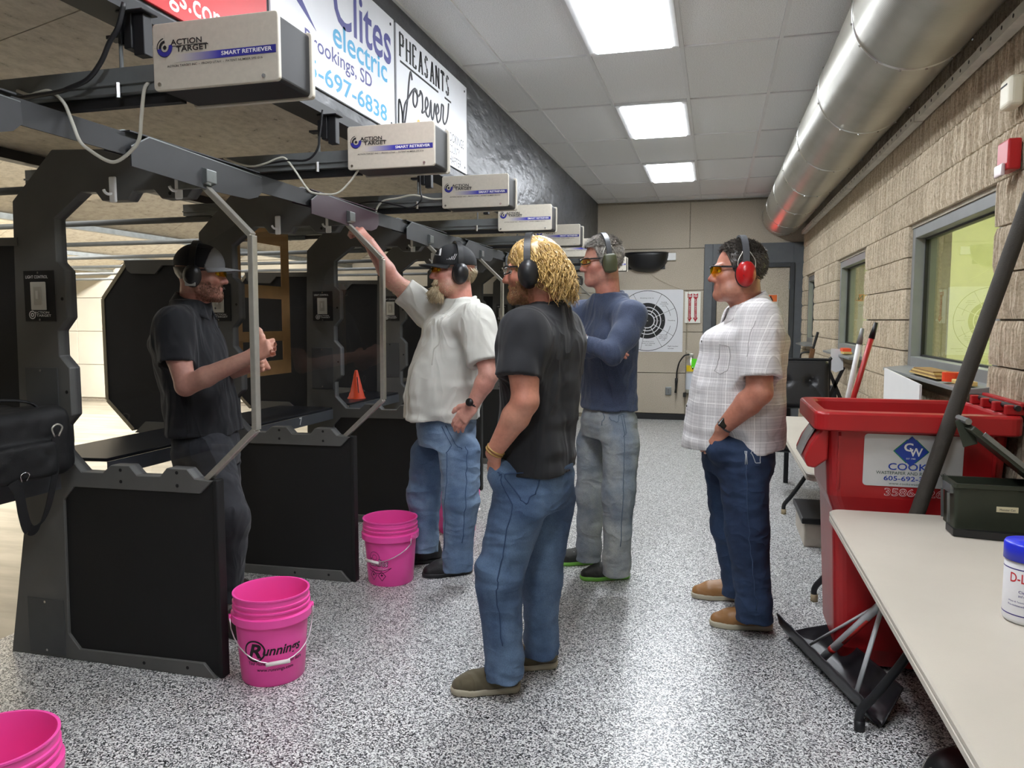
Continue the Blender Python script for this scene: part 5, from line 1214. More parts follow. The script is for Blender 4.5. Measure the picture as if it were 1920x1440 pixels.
def m_cloth(name, col, var=.12, weave=900., rough=.9, bump=.25, heather=0., fade=None, sheen=.1):
    g = NT(name); v = g.coord(); c = lin(col)
    base = g.ramp(g.noise(v, 6, 5), [(.3, mul(c, 1 - var)), (.7, mul(c, 1 + var))])
    if fade: base = g.mix(g.ramp(g.noise(g.coord(scale=(1, 1, .45)), 5.0, 4), [(.42, (0, 0, 0)), (.66, (1, 1, 1))]), base, lin(fade))
    if heather: base = g.mix(1, base, g.ramp(g.noise(g.coord(scale=(1, 1, .5)), 330, 2), [(.35, (1 - heather,) * 3), (.65, (1 + heather,) * 3)]), 'MULTIPLY')
    g.base(base); g.set(Roughness=rough); g.b.inputs['Sheen Weight'].default_value = sheen
    w = g.noise(v, weave, 2); f = g.noise(v, 38, 4); g.bump(g.mix(.6, w, f), bump, .004); wrinkle(g, (1, 1, .42), 6.5, .6, .020, dis=.8); return g.m
def m_denim(name, col, fade, dark):
    g = NT(name); v = g.coord(); tw = g.noise(g.coord(scale=(1, 1, .35)), 420, 3, .7)
    c = g.mix(g.ramp(g.noise(g.coord(scale=(1, 1, .5)), 4.2, 4), [(.40, (0, 0, 0)), (.68, (1, 1, 1))]), lin(col), lin(fade))
    c = g.mix(g.ramp(g.noise(g.coord(scale=(1, 1, 1.6)), 7, 5), [(.34, (.3, .3, .3)), (.52, (0, 0, 0))]), c, lin(dark))
    g.base(g.mix(1, c, g.ramp(tw, [(.3, (.72, .72, .74)), (.7, (1.16, 1.16, 1.14))]), 'MULTIPLY')); g.set(Roughness=.88)
    g.bump(g.mix(.5, tw, g.noise(g.coord(scale=(1, 1, 2.5)), 26, 4)), .35, .004); wrinkle(g, (1, 1, 1.7), 5.0, .5, .018, dis=.35); return g.m
def m_plaid(name):
    g = NT(name); tc = g.n('TexCoord'); sp = g.n('SeparateXYZ'); g.link(tc.outputs['Object'], sp.inputs[0])
    def lines(sock, freq, lo, hi):
        m = g.n('Math', operation='MULTIPLY', i_1=freq); g.link(sock, m.inputs[0]); f = g.n('Math', operation='FRACT'); g.link(m.outputs[0], f.inputs[0])
        return g.ramp(f.outputs[0], [(0, (1, 1, 1)), (lo, (1, 1, 1)), (hi, (0, 0, 0))], 'CONSTANT')
    ad = g.n('Math', operation='SUBTRACT'); g.link(sp.outputs['X'], ad.inputs[0]); g.link(sp.outputs['Y'], ad.inputs[1])
    b = lin('#d6d3d2'); c = g.ramp(g.noise(g.coord(), 5, 4), [(.3, mul(b, .93)), (.7, mul(b, 1.05))])
    for s_, fr, lo, hi, colr, a in ((sp.outputs['Z'], 62, .22, .22, '#8f8b8d', .28), (ad.outputs[0], 62, .22, .22, '#8f8b8d', .28), (sp.outputs['Z'], 17, .07, .07, '#f2f0ee', .8), (ad.outputs[0], 17, .07, .07, '#f2f0ee', .8), (sp.outputs['Z'], 8.5, .35, .35, '#a3a0a2', .22), (ad.outputs[0], 8.5, .35, .35, '#a3a0a2', .22)):
        k = g.n('Math', operation='MULTIPLY', i_1=a); g.link(lines(s_, fr, lo, hi), k.inputs[0]); c = g.mix(k.outputs[0], c, lin(colr))
    g.base(c); g.set(Roughness=.85); g.bump(g.noise(g.coord(), 50, 4), .3, .004); wrinkle(g, (1, 1, .5), 5.0, .14, .018, dis=.3); return g.m
def m_hair(name, c0, c1, rough=.42):
    g = NT(name); oi = g.coord(scale=(1, 1, .4)); g.base(g.ramp(g.noise(oi, 120, 3, .7), [(.32, lin(c0)), (.68, lin(c1))])); g.set(Roughness=rough); g.b.inputs['Specular IOR Level'].default_value = .6; return g.m
M_YLENS = m_glass('yellow_lens', (.95, .72, .06, 1), .05); M_CLENS = m_glass('clear_lens', (.9, .92, .92, 1), .05)
M_EYEW = plain('eye_white', '#d9d2cb', .2, var=0); M_IRIS = plain('iris', '#2c2620', .2, var=0)
M_MUFFB = plain('muff_black', '#1b1b1d', .38, var=.08); M_MUFFG = plain('muff_olive', '#474a33', .45, var=.06); M_MUFFR = plain('muff_red', '#b3191c', .28, var=.05)
M_BANDG = plain('band_grey', '#4a4c50', .4, var=.06)

# ============================================================ PEOPLE: BUILDERS
def vec(*a): return np.array(a, float)
def unit(v): v = np.array(v, float); return v / np.linalg.norm(v)
class Head:
    """frame of a head: x forward, y left, z up, origin between the ears"""
    def __init__(s, c, yaw, pitch=0., roll=0., sc=1.0):
        f = vec(math.cos(yaw) * math.cos(pitch), math.sin(yaw) * math.cos(pitch), math.sin(pitch)); l = vec(-math.sin(yaw), math.cos(yaw), 0); l = unit(l + vec(0, 0, 1) * math.sin(roll)); u = np.cross(f, l)
        s.c = np.array(c, float); s.A = np.stack([f, l, u], 1); s.sc = sc
    def p(s, x, y, z): return s.c + s.A @ (vec(x, y, z) * s.sc)
    def inv(s, P): return (P - s.c) @ s.A / s.sc
    def M(s):
        m = Matrix([list(r) + [0] for r in s.A * s.sc] + [[0, 0, 0, 1]]); m.translation = Vector(s.c); return m
def head_sdf(g, H, neck, nr=.058, chin=1.0, jowl=0.):
    k = H.sc; E = lambda c, r, kk=.015, sub=False: g.ell(H.p(*c), np.array(r) * k, kk * k, H.A, sub)
    Cn = lambda a, b, ra, rb, kk=.012, sub=False: g.cone(H.p(*a), H.p(*b), ra * k, rb * k, kk * k, sub)
    E((-.014, 0, .045), (.097, .076, .086)); E((.028, 0, -.02), (.068, .063, .088), .03)
    for s in (1, -1):
        Cn((-.005, s * .050, -.058), (.070, s * .014, -.094 * chin), .024, .020, .03); E((.055, s * .040, -.018), (.030, .024, .026), .02)
        E((-.010, s * .078, -.004), (.026, .011, .034), .006); E((.093, s * .031, .012), (.017, .019, .013), .012, True)
        E((.094, s * .0125, -.030), (.012, .009, .009), .007); Cn((.080, s * .045, .030), (.090, s * .012, .027), .010, .010, .014)
        if jowl: E((.03, s * .05, -.075), (.045, .03, .035), .03)
    Cn((.088, 0, .020), (.112, 0, -.024), .0095, .0125, .012); E((.077, 0, -.090 * chin), (.022, .024, .021), .02)
    Cn((.086, -.019, -.053), (.086, .019, -.053), .009, .009, .01); Cn((.084, -.017, -.066), (.084, .017, -.066), .009, .009, .01); Cn((.100, -.020, -.0595), (.100, .020, -.0595), .0028, .0028, .003, True)
    g.cone(H.p(-.030, 0, -.03), neck, nr * .98 * k, nr * 1.04, .03); g.cone(H.p(.005, 0, -.075), np.array(neck) + H.A[:, 0] * .012, nr * .7, nr * .8, .04)
def hand(g, w, d, n, s, kind, sc=1.0):
    """w wrist, d towards the knuckles, n out of the back of the hand, s towards the thumb"""
    w = np.array(w, float); d, n, s = unit(d), unit(n), unit(s); q = sc
    A = np.stack([d, s, n], 1); g.rbox(w + d * .048 * q, (.050 * q, .040 * q, .0145 * q), .013 * q, .012, A); g.cone(w - d * .01, w + d * .03 * q, .024, .024, .02, flat=(n, .72))
    for i in range(4):
        L = (.95, 1.05, 1.0, .8)[i] * q; K = w + d * (.092 - .004 * abs(i - 1)) * q + s * (.030 - .0205 * i) * q; r = (.0098, .0100, .0094, .0084)[i] * q
        if kind in ('fist', 'thumb'):
            a = K + d * .012 * L - n * .034 * L; b = a - d * .030 * L - n * .006 * L; c = b - d * .004 * L + n * .022 * L
        elif kind == 'grip':
            a = K + d * .030 * L - n * .022 * L; b = a - d * .004 * L - n * .028 * L; c = b - d * .020 * L - n * .006 * L
        else:
            a = K + d * .040 * L - n * .008 * L; b = a + d * .022 * L - n * .014 * L; c = b + d * .012 * L - n * .014 * L
        g.chain([K - d * .01, a, b, c], [r * 1.08, r, r * .95, r * .85], .005)
    B = w + d * .028 * q + s * .030 * q - n * .006 * q
    if kind == 'thumb': B = B + d * .030 * q; g.chain([B, B + s * .028 * q + d * .012 * q, B + s * .058 * q + d * .012 * q, B + s * .080 * q + d * .004 * q], [.017 * q, .0135 * q, .0115 * q, .0095 * q], .010)
    elif kind == 'fist' or kind == 'grip': g.chain([B, B + s * .016 * q + d * .032 * q - n * .012 * q, B + d * .060 * q - n * .030 * q, B + d * .072 * q - n * .034 * q - s * .014], [.016 * q, .013 * q, .0115 * q, .0095 * q], .008)
    else: g.chain([B, B + s * .022 * q + d * .026 * q, B + s * .030 * q + d * .052 * q, B + s * .030 * q + d * .070 * q], [.016 * q, .0125 * q, .011 * q, .009 * q], .008)
def sleeve(g, a, b, ra, rb, k=.03, bore=0.):
    a = np.array(a, float); b = np.array(b, float); m = max(ra, rb) + k + 3 * g.h
    sl, x, y, z = g.win(np.minimum(a, b) - m, np.maximum(a, b) + m); ba = b - a; L = np.linalg.norm(ba); e = ba / L
    px, py, pz = x - a[0], y - a[1], z - a[2]; s_ = px * e[0] + py * e[1] + pz * e[2]; t = np.clip(s_ / L, 0, 1.2); qx, qy, qz = px - t * L * e[0], py - t * L * e[1], pz - t * L * e[2]
    ax = np.sqrt(qx * qx + qy * qy + qz * qz); d = np.maximum(ax - (ra + (rb - ra) * t), s_ - L)
    if bore: d = np.maximum(d, np.where(s_ > L - .035, bore - ax, -1))
    g.put(sl, d, k)
def folds(amp, sc, seed=0., z0=None, zs=.1):
    def f(P):
        q = P * np.array(sc) ; r = amp * (vnoise(q, 1.0, seed) + .5 * vnoise(q * 2.1, 1.0, seed + 9))
        return r
    return f
from mathutils.bvhtree import BVHTree
def drape(o, pts, off=.001, closed=False, n=6):
    """lay a line of points onto the surface of a garment"""
    me = o.data; V = [v.co[:] for v in me.vertices]; F = [tuple(p.vertices) for p in me.polygons]
    if not hasattr(drape, 'c') or drape.c[0] != o.name: drape.c = (o.name, BVHTree.FromPolygons(V, F))
    out = []; P = [Vector(p) for p in pts] + ([Vector(pts[0])] if closed else [])
    for a, b in zip(P[:-1], P[1:]):
        for k in range(n):
            h, nn, _, _ = drape.c[1].find_nearest(a.lerp(b, k / n)); out.append(h + nn * off)
    h, nn, _, _ = drape.c[1].find_nearest(P[-1]); out.append(h + nn * off); return out
def seam(root, o, pts, m, r=.0022, name='seam', closed=False):
    s = MB().tube(drape(o, pts, .0005, closed), r, 5).build(name, m, o, smooth=True); return s
def strip(pts, outs, wid, width, thick):
    """band of given width (along wid) and thickness following pts"""
    b = MB(); n = len(pts); wid = Vector(wid)
    for p, o in zip(pts, outs):
        p, o = Vector(p), Vector(o); b.v += [tuple(p - wid * width / 2), tuple(p + wid * width / 2), tuple(p + wid * width / 2 + o * thick), tuple(p - wid * width / 2 + o * thick)]
    for i in range(n - 1):
        for k in range(4): b.f.append((4 * i + k, 4 * i + (k + 1) % 4, 4 * i + 4 + (k + 1) % 4, 4 * i + 4 + k))
    b.f += [(0, 1, 2, 3), (4 * n - 4, 4 * n - 3, 4 * n - 2, 4 * n - 1)]; return b
def earmuff(root, H, cup, band, size=1.0, y=.092, tilt=0., mark=None, over=.0, wire=False, cx=-.014, square=False):
    e = None
    for s in (1, -1):
        g = SDF(H.p(-.0, s * .10, 0) - .075, H.p(0, s * .10, 0) + .075, .003); k = H.sc * size
        A = H.A; g.ell(H.p(cx, s * (y + .016), -.006), vec(.035, .024, .047) * k, 0, A); g.ell(H.p(cx, s * (y + .006), -.006), vec(.037, .017, .050) * k, .012, A)
        if square: g.rbox(H.p(cx, s * (y + .012), -.006), vec(.034, .020, .047) * k, .014, .01, A)
        else: g.ell(H.p(cx, s * (y + .030), -.004), vec(.024, .013, .034) * k, .006, A)
        c = g.build('ear_cup', cup, root); e = c if (s == mark_side(H)) else e
        g = SDF(H.p(0, s * .09, 0) - .075, H.p(0, s * .09, 0) + .075, .004); g.ell(H.p(cx, s * (y - .006), -.006), vec(.040, .014, .053) * k, 0, A); g.build('ear_cushion', M_MUFFB, root)
        if wire:
            for dx in (-.034, .030): MB().tube(spline([H.p(cx + dx, s * (y + .010), .0), H.p(cx + dx * 1.1, s * (y + .006), .045), H.p(cx + dx * .45, s * (y - .0), .085)], 5), .0022, 6).build('band_wire', M_STEEL, root, smooth=True)
    T = [k / 44 for k in range(45)]; pts = []; outs = []
    for t in T:
        a = PI * t; yy = math.cos(a); pts.append(H.p(cx + .002, yy * (.094 + over) * (1 if True else 1), .022 + (.118 + over) * math.sin(a) ** .8)); o = H.A[:, 1] * yy + H.A[:, 2] * math.sin(a); outs.append(unit(o))
    strip(pts, outs, H.A[:, 0], .026 * H.sc, .010).build('headband', band, root)
    return e
def mark_side(H): return 1 if H.A[1, 1] < 0 else -1      # the side of the head turned to the aisle viewer
def glasses(root, H, lens, frame, wrap=True, rect=False):
    for s in (1, -1):
        def fn(u, v):
            yy = .007 + .058 * u; x = .1135 - .034 * u ** 2.2; hh = (.019 - .004 * u) if not rect else .015; up = .9 if not rect else 1
            sag = .004 * u; return Vector(H.p(x, s * yy, .012 + sag + (v - .5) * 2 * hh * (up if v > .5 else 1) * (1 - .35 * (abs(u - .5) * 2) ** 4) + (.006 * (1 - u) ** 3 if v < .5 else 0)))
        MB().grid(fn, 10, 6).build('lens', lens, root, smooth=True)
        top = [fn(k / 10, 1.0) for k in range(11)]; tp = [Vector(H.p(.081, s * .066, .026)), Vector(H.p(.03, s * .080, .024)), Vector(H.p(-.02, s * .083, .018))]
        MB().tube(top + [tp[0]], .0035, 6).build('lens_rim', frame, root, smooth=True)
        if rect: MB().tube([fn(k / 10, 0.0) for k in range(11)], .003, 6).build('lens_rim', frame, root, smooth=True)
        strip(tp, [Vector(H.A[:, 1]) * s] * 3, H.A[:, 2], .009 if wrap else .006, .003).build('temple', frame, root)
    MB().tube([H.p(.1125, .010, .022), H.p(.114, 0, .024), H.p(.1125, -.010, .022)], .003, 6).build('bridge', frame, root)
def eyes(root, H):
    for s in (1, -1):
        b = MB(); b.lathe([(0, -.0115), (.006, -.0098), (.0100, -.0057), (.0115, 0), (.0100, .0057), (.006, .0098), (0, .0115)], 14, Matrix.Translation(Vector(H.p(.0805, s * .031, .011))) @ H.M().to_3x3().normalized().to_4x4()); e = b.build('eye', M_EYEW, root, smooth=True)
        MB().lathe([(0, .0122), (.0048, .0112), (.0055, .0102)], 14, Matrix.Translation(Vector(H.p(.0805, s * .031, .011))) @ H.M().to_3x3().normalized().to_4x4() @ Matrix.Rotation(PI / 2, 4, 'Y')).build('iris', M_IRIS, e, smooth=True)
def strands(root, name, H, m, n, region, style, seed=1, sides=3):
    """tapered locks; region(local unit dir)->bool picks roots, style(root, out, rng)->(points, radius)"""
    rg = random.Random(seed); b = MB(); cnt = 0; tries = 0
    while cnt < n and tries < n * 60:
        tries += 1; d = Vector((rg.gauss(0, 1), rg.gauss(0, 1), rg.gauss(0, 1))).normalized()
        r0 = Vector((-.014 + .098 * d.x, .077 * d.y, .045 + .087 * d.z))
        if not region(r0, d): continue
        pts, rad = style(r0, d, rg)
        N = len(pts); b.tube([H.p(*p) for p in pts], 0, sides, radii=[rad * (1 - (k / (N - 1)) ** 2 * .85) * H.sc for k in range(N)], cap=False); cnt += 1
    return b.build(name, m, root, smooth=True)
def beard_on(root, H, bo, m, n, length, mask, seed, rad=.0016, droop=.7, name='beard'):
    me = bo.data; nv = len(me.vertices); co = np.zeros(nv * 3, np.float32); me.vertices.foreach_get('co', co); co = co.reshape(-1, 3); no = np.zeros(nv * 3, np.float32); me.vertices.foreach_get('normal', no); no = no.reshape(-1, 3)
    q = H.inv(co.astype(float)); ok = np.nonzero(mask(q[:, 0], q[:, 1], q[:, 2]))[0]
    if len(ok) == 0: return
    rg = np.random.RandomState(seed); ok = rg.choice(ok, n); b = MB(); up = H.A[:, 2]
    for i in ok:
        p = co[i].astype(float) - no[i] * .001; L = length * rg.uniform(.6, 1.2); d = unit(no[i] * .8 - up * droop + rg.normal(0, .22, 3)); e = unit(d - up * .5)
        b.tube([p, p + d * L * .5, p + d * L * .7 + e * L * .35], 0, 3, cap=False, radii=[rad, rad * .9, rad * .25])
    return b.build(name, m, root, smooth=True)
def hair_cap(root, H, m, cut, infl=.006, amp=.003, fr=45., vox=.004):
    g = SDF(H.p(-.01, 0, .04) - .15, H.p(-.01, 0, .04) + .15, vox); k = H.sc
    g.ell(H.p(-.015, 0, .045), vec(.098 + infl, .077 + infl, .087 + infl) * k, 0, H.A); g.disp(lambda P: amp * vnoise(P, fr))
    for p, nn in cut: g.plane(H.p(*p), H.A @ vec(*nn))
    return g.build('hair_base', m, root)
def cap(root, H, m, mb, front=None):
    g = SDF(H.p(0, 0, .06) - .15, H.p(0, 0, .06) + .15, .004); k = H.sc
    g.ell(H.p(-.012, 0, .048), vec(.108, .088, .100) * k, 0, H.A); g.ell(H.p(.02, 0, .05), vec(.085, .075, .09) * k, .02, H.A); g.plane(H.p(0, 0, .036), H.A @ vec(-.06, 0, -1))
    c = g.build('cap_crown', m, root)
    def br(u, v):
        a = (u - .5) * 2 * 1.15; r = .088 + .080 * v * (math.cos(a * .92) ** .5 if abs(a) < 1.6 else 0); return Vector(H.p(-.012 + (.106 + .085 * v * max(math.cos(a), 0) ** .6) * math.cos(a), (.086 + .012 * v) * math.sin(a), .042 - .018 * math.sin(a) ** 2 * (.3 + v) - .010 * v))
    MB().grid(br, 22, 6).build('cap_brim', mb, root, smooth=True, thick=.004)
    MB().lathe([(0, .004), (.007, .003), (.008, 0)], 12, Matrix.Translation(Vector(H.p(-.012, 0, .149))) @ H.M().to_3x3().normalized().to_4x4()).build('cap_button', m, c, smooth=True)
    return c
def ring_collar(root, name, m, c, fwd, left, a, b_, rr=.009, dip=.02, vox=None):
    pts = []
    for k in range(25):
        t = 2 * PI * k / 24; pts.append(np.array(c) + np.array(fwd) * math.cos(t) * a + np.array(left) * math.sin(t) * b_ - vec(0, 0, 1) * dip * math.cos(t))
    MB().tube([tuple(p) for p in pts], rr, 8, cap=False).build(name, m, root, smooth=True)
def flap_collar(root, m, c, fwd, left, a, b_, hgt=.045, flare=.03, gap=.35, dip=.03):
    """folded shirt collar open at the front"""
    def fn(u, v):
        t = gap + (2 * PI - 2 * gap) * u; e = np.array(c) + np.array(fwd) * math.cos(t) * (a + flare * v) + np.array(left) * math.sin(t) * (b_ + flare * v)
        tip = max(0, math.cos(t)) ** 2; return Vector(e + vec(0, 0, 1) * (.03 - hgt * v - dip * math.cos(t) - .03 * tip * v))
    MB().grid(fn, 40, 5).build('collar', m, root, smooth=True, thick=.005)
    def f2(u, v):
        t = gap * .6 + (2 * PI - 1.2 * gap) * u; e = np.array(c) + np.array(fwd) * math.cos(t) * (a - .004) + np.array(left) * math.sin(t) * (b_ - .004); return Vector(e + vec(0, 0, 1) * (.028 - .05 * v - dip * math.cos(t)))
    MB().grid(f2, 40, 3).build('collar_band', m, root, smooth=True, thick=.004)
def shoe(root, heel, ang, m, ms, L=.29, W=.052, H_=.085, mouth=True, name='shoe', sole=.022, soletone=None):
    f = vec(math.cos(ang), math.sin(ang), 0); l = vec(-math.sin(ang), math.cos(ang), 0); h = np.array(heel, float); P = lambda x, y, z: h + f * x + l * y + vec(0, 0, z)
    A = np.stack([f, l, vec(0, 0, 1)], 1)
    g = SDF(h - vec(.35, .35, .02), h + vec(.35, .35, .17), .005)
    g.chain([P(.04, 0, .055), P(.12, 0, .052), P(.20, 0, .038), P(L - .052, 0, .030)], [W * .80, W * .86, W * .88, W * .70], .03)
    g.cone(P(.045, 0, .06), P(.05, 0, .11), W * .74, W * .80, .02); g.cone(P(.10, 0, .06), P(.17, 0, .05), W * .7, W * .6, .03)
    g.plane(P(0, 0, sole), (0, 0, -1)); g.disp(folds(.0015, (30, 30, 60), 3.))
    s = g.build(name, m, root)
    g = SDF(h - vec(.35, .35, .02), h + vec(.35, .35, .07), .005); g.chain([P(.042, 0, .02), P(.13, 0, .02), P(.20, 0, .02), P(L - .055, 0, .02)], [W * .86, W * .84, W * .98, W * .84], .02); g.plane(P(0, 0, sole + .004), (0, 0, 1)); g.plane(P(0, 0, .001), (0, 0, -1)); g.build('sole', ms, s)
    return s, P
def laces(s, P, m, n=4):
    for k in range(n):
        x = .115 + .026 * k; z = .098 - .012 * k; MB().tube(spline([P(x, -.026, z - .014), P(x + .004, 0, z), P(x, .026, z - .014)], 4), .0028, 6).build('lace', m, s, smooth=True)
def pants(root, m, hips, fwd, left, legs, seed=0., hem=.075, vox=.007, amp=.005, stack=.004, bulge=()):
    legs = [([tuple(q) for q in P_[:-1]] + [(P_[-1][0], P_[-1][1], max(P_[-1][2], hem))], r_) for P_, r_ in legs]; legs = [(P_[:-2] + [(P_[-2][0], P_[-2][1], max(P_[-2][2], hem + .08))] + P_[-1:], r_) for P_, r_ in legs]
    pts = np.array([p for lg in legs for p in lg[0]] + [h[1:3] + [h[0]] for h in [list(q) for q in hips]]); lo = pts.min(0) - .2; hi = pts.max(0) + .22; lo[2] = 0.
    g = SDF(lo, hi, vox); g.loft(hips, fwd, left, .0)
    for P_, r_ in legs:
        g.chain(P_[:-1], r_[:-1], .035); sleeve(g, P_[-2], P_[-1], r_[-2], r_[-1], .03)
    for c_, r_ in bulge: g.ell(c_, r_, .04)
    kz = np.mean([lg[0][1][2] for lg in legs])
    def f(P):
        z = P[:, 2]; q = P * np.array([9, 9, 20]); a = amp * (vnoise(q, 1., seed) * (.5 + .9 * np.exp(-((z - kz) / .16) ** 2)) + .5 * vnoise(q * 2.2, 1., seed + 5))
        st_ = stack * np.exp(-np.maximum(z - .05, 0) / .11) * np.sin(z * 70 + 9 * vnoise(P * 6., 1., seed + 2)); hp_ = .004 * np.exp(-((z - hips[0][0]) / .12) ** 2) * vnoise(P * np.array([14, 14, 40]), 1., seed + 7); return a + st_ + hp_
    g.disp(f); return g.build('trousers', m, root)

# ============================================================ THE FIVE PEOPLE
def skincol(H, base, red, stub=None, stubamt=.0, lip='#a8605a', line=-.035, brow='#5a4632'):
    B, Rd, L = (np.array(lin(c)[:3]) for c in (base, red, lip)); S = np.array(lin(stub)[:3]) if stub else None; Bw = np.array(lin(brow)[:3])
    def f(V):
        q = H.inv(V); C = np.tile(B, (len(V), 1)); m = np.clip(.5 + .9 * vnoise(V * 13., 1., 4.), 0, 1)[:, None]; C = C * (1 - .35 * m) + Rd * (.35 * m)
        hd = (np.linalg.norm(q - vec(.02, 0, 0), axis=1) < .16); x, y, z = q[:, 0], q[:, 1], q[:, 2]
        def mix(mask, col, a):
            w = (mask * a)[:, None]; C[:] = C * (1 - w) + col * w
        mix(hd * np.exp(-(((x - .11) / .03) ** 2 + (y / .022) ** 2 + ((z + .02) / .03) ** 2)), Rd, .7)
        mix(hd * np.exp(-(((np.abs(y) - .045) / .022) ** 2 + ((z + .025) / .028) ** 2)) * (x > .02), Rd, .6)
        mix(((z < -.085) & (z > -.22) & (np.abs(x) < .09) & (np.abs(y) < .09)).astype(float), Rd, .35)
        if S is not None:
            st_ = hd * np.clip((line - z) / .02, 0, 1) * (x > -.01) * np.clip((z + .135) / .03, 0, 1) * (1 - np.exp(-(((z + .059) / .011) ** 2 + (y / .022) ** 2)) * (x > .07)); mix(st_ * np.clip(.75 + .5 * vnoise(V * 160., 1.), .2, 1), S, stubamt)
        mix(hd * np.exp(-(((z + .0595) / .010) ** 2 + (y / .020) ** 4)) * (x > .078), L, .75)
        mix(hd * np.exp(-(((z - .031 + .12 * (np.abs(y) - .03) ** 1) / .0055) ** 2)) * ((np.abs(y) > .012) & (np.abs(y) < .052) & (x > .06)), Bw, .75)
        return C
    return f
def person(label, loc):
    r = wroot('person', loc); return tag(r, label, 'person', 'men in ear protection')
def body(root, lo, hi, H, N, arms, hands, col, vox=.0038, shoulder=.06, **hk):
    g = SDF(lo, hi, vox); head_sdf(g, H, N, **hk)
    for S, E_, W_, r in arms:
        g.cone(np.array(N) - vec(0, 0, .03), S, .06, shoulder, .05); g.chain([S, np.array(S) * .5 + np.array(E_) * .5, E_], [r[0], r[1], r[2]], .02)
        E_, W_ = np.array(E_), np.array(W_); g.chain([E_, E_ * .7 + W_ * .3, W_], [r[2], r[3], r[4]], .015)
    for a in hands: hand(g, *a)
    return g.build('body', M_SKIN, root, col=col, relax=1)
def tee(root, m, lev, fw, lf, sleeves, seed, N, Sh, vox=.007, amp=(.010, (11, 11, 4.5)), name='shirt', extra=None, yr=(.066, .080), notch=None, ncut=.066):
    zs = np.mean([p[2] for p in Sh]); lev = sorted(q for q in lev if q[0] < zs + .005); N = np.array(N); t_ = lev[-1]; zn = max(N[2] + .035, t_[0] + .05)
    lev = lev + [((t_[0] + zn) / 2, (t_[1] + N[0]) / 2, (t_[2] + N[1]) / 2, .150, .092, .10), (zn, N[0], N[1], .082, .070, .072)]
    pts = np.array([[q[1], q[2], q[0]] for q in lev] + [p for s in sleeves for p in (s[0], s[1])] + [p for p in Sh]); lo, hi = pts.min(0) - .32, pts.max(0) + .26; lo[2] = min(q[0] for q in lev) - .03
    g = SDF(lo, hi, vox); g.loft(lev, fw, lf)
    for S in Sh: g.cone(N + vec(0, 0, .022), np.array(S) + vec(0, 0, -.012), yr[0], yr[1], .07)
    for s in sleeves: sleeve(g, s[0], s[1], s[2], s[3], .06, s[4] if len(s) > 4 else 0)
    if extra: extra(g)
    zt = max(q[0] for q in lev); zb = min(q[0] for q in lev)
    def f(P):
        z = P[:, 2]; w = np.clip((zt - z) / (zt - zb), 0, 1); q = P * np.array(amp[1])
        r = amp[0] * (vnoise(q, 1., seed) * (.35 + .8 * w) + .45 * vnoise(q * 2.3, 1., seed + 3)); r = r + amp[0] * .55 * w * vnoise(P * np.array([7, 7, 26]), 1., seed + 6); return r
    g.disp(f)
    for c_, r_ in (notch or []): g.ell(c_, r_, .02, sub=True)
    g.cone(N - vec(0, 0, .02) + np.array(fw) * .012, N + vec(0, 0, .14) - np.array(fw) * .0, ncut, ncut * 1.15, .012, True)
    return g.build(name, m, root)
D_ = lambda a: (vec(math.cos(R(a)), math.sin(R(a)), 0), vec(-math.sin(R(a)), math.cos(R(a)), 0))
def L_(rows, Y): return [(z, x, Y, w, f, b) for (z, x, w, f, b) in rows]
M_POLO = m_cloth('black_polo', '#15161a', bump=.2); M_WTEE = m_cloth('white_tee', '#c9c8c0', var=.03, bump=.2); M_BTEE = m_cloth('black_tee', '#1c1d21', var=.15, bump=.25); M_NAVY = m_cloth('navy_knit', '#39435a', var=.08, heather=.22, bump=.3); M_PLAID = m_plaid('plaid_shirt')
M_CARGO = m_cloth('charcoal_trousers', '#232429', bump=.3, fade='#2d2e33'); M_DB = m_denim('denim_blue', '#566d8c', '#8299b4', '#34496a'); M_DC = m_denim('denim_mid', '#445a79', '#6d86a3', '#263c5b'); M_DL = m_denim('denim_light', '#7a8592', '#aaaca5', '#536175'); M_DD = m_denim('denim_dark', '#1b2c49', '#2d4363', '#101c34')
M_TRAIN = plain('trainer_black', '#1d1c1d', .6, var=.2, scale=30, bump=.2, bscale=200); M_TSOLE = plain('trainer_sole', '#232324', .6); M_KHAKI = m_cloth('canvas_khaki', '#5f5743', bump=.3); M_OFFW = plain('sole_offwhite', '#b3ab95', .6, var=.05); M_TAN = plain('tan_leather', '#93683c', .45, var=.12, bump=.1, bscale=60); M_GRSOLE = plain('sole_green', '#79b84a', .5, var=.1); M_LACE = plain('lace_black', '#141414', .8); M_SILV = plain('shoe_stripe', '#c3c6c2', .35)

# ---------- man in black polo, behind the nearest divider
A = person('man in black polo and cap giving a thumbs up behind the clear divider', (-2.40, 3.25, 0)); fw, lf = D_(8)
H = Head((-2.456, 3.250, 1.727), R(24), R(-2), sc=1.06)
bo = body(A, (-2.85, 2.85, 1.02), (-1.95, 3.65, 1.98), H, (-2.520, 3.260, 1.550), [((-2.479, 3.060, 1.480), (-2.367, 3.000, 1.205), (-2.045, 3.060, 1.349), (.058, .056, .046, .047, .030)), ((-2.629, 3.450, 1.510), (-2.558, 3.470, 1.215), (-2.190, 3.270, 1.286), (.055, .052, .044, .044, .029))],
     [((-2.045, 3.060, 1.352), (.93, .02, .38), (0, -1, .02), (-.38, 0, .93), 'thumb', 1.0), ((-2.193, 3.270, 1.286), (.9, -.25, .25), (.1, .8, .3), (-.2, .1, .95), 'fist', 1.0)], skincol(H, '#c99a86', '#bd7666', '#6b4028', .8, line=-.02))
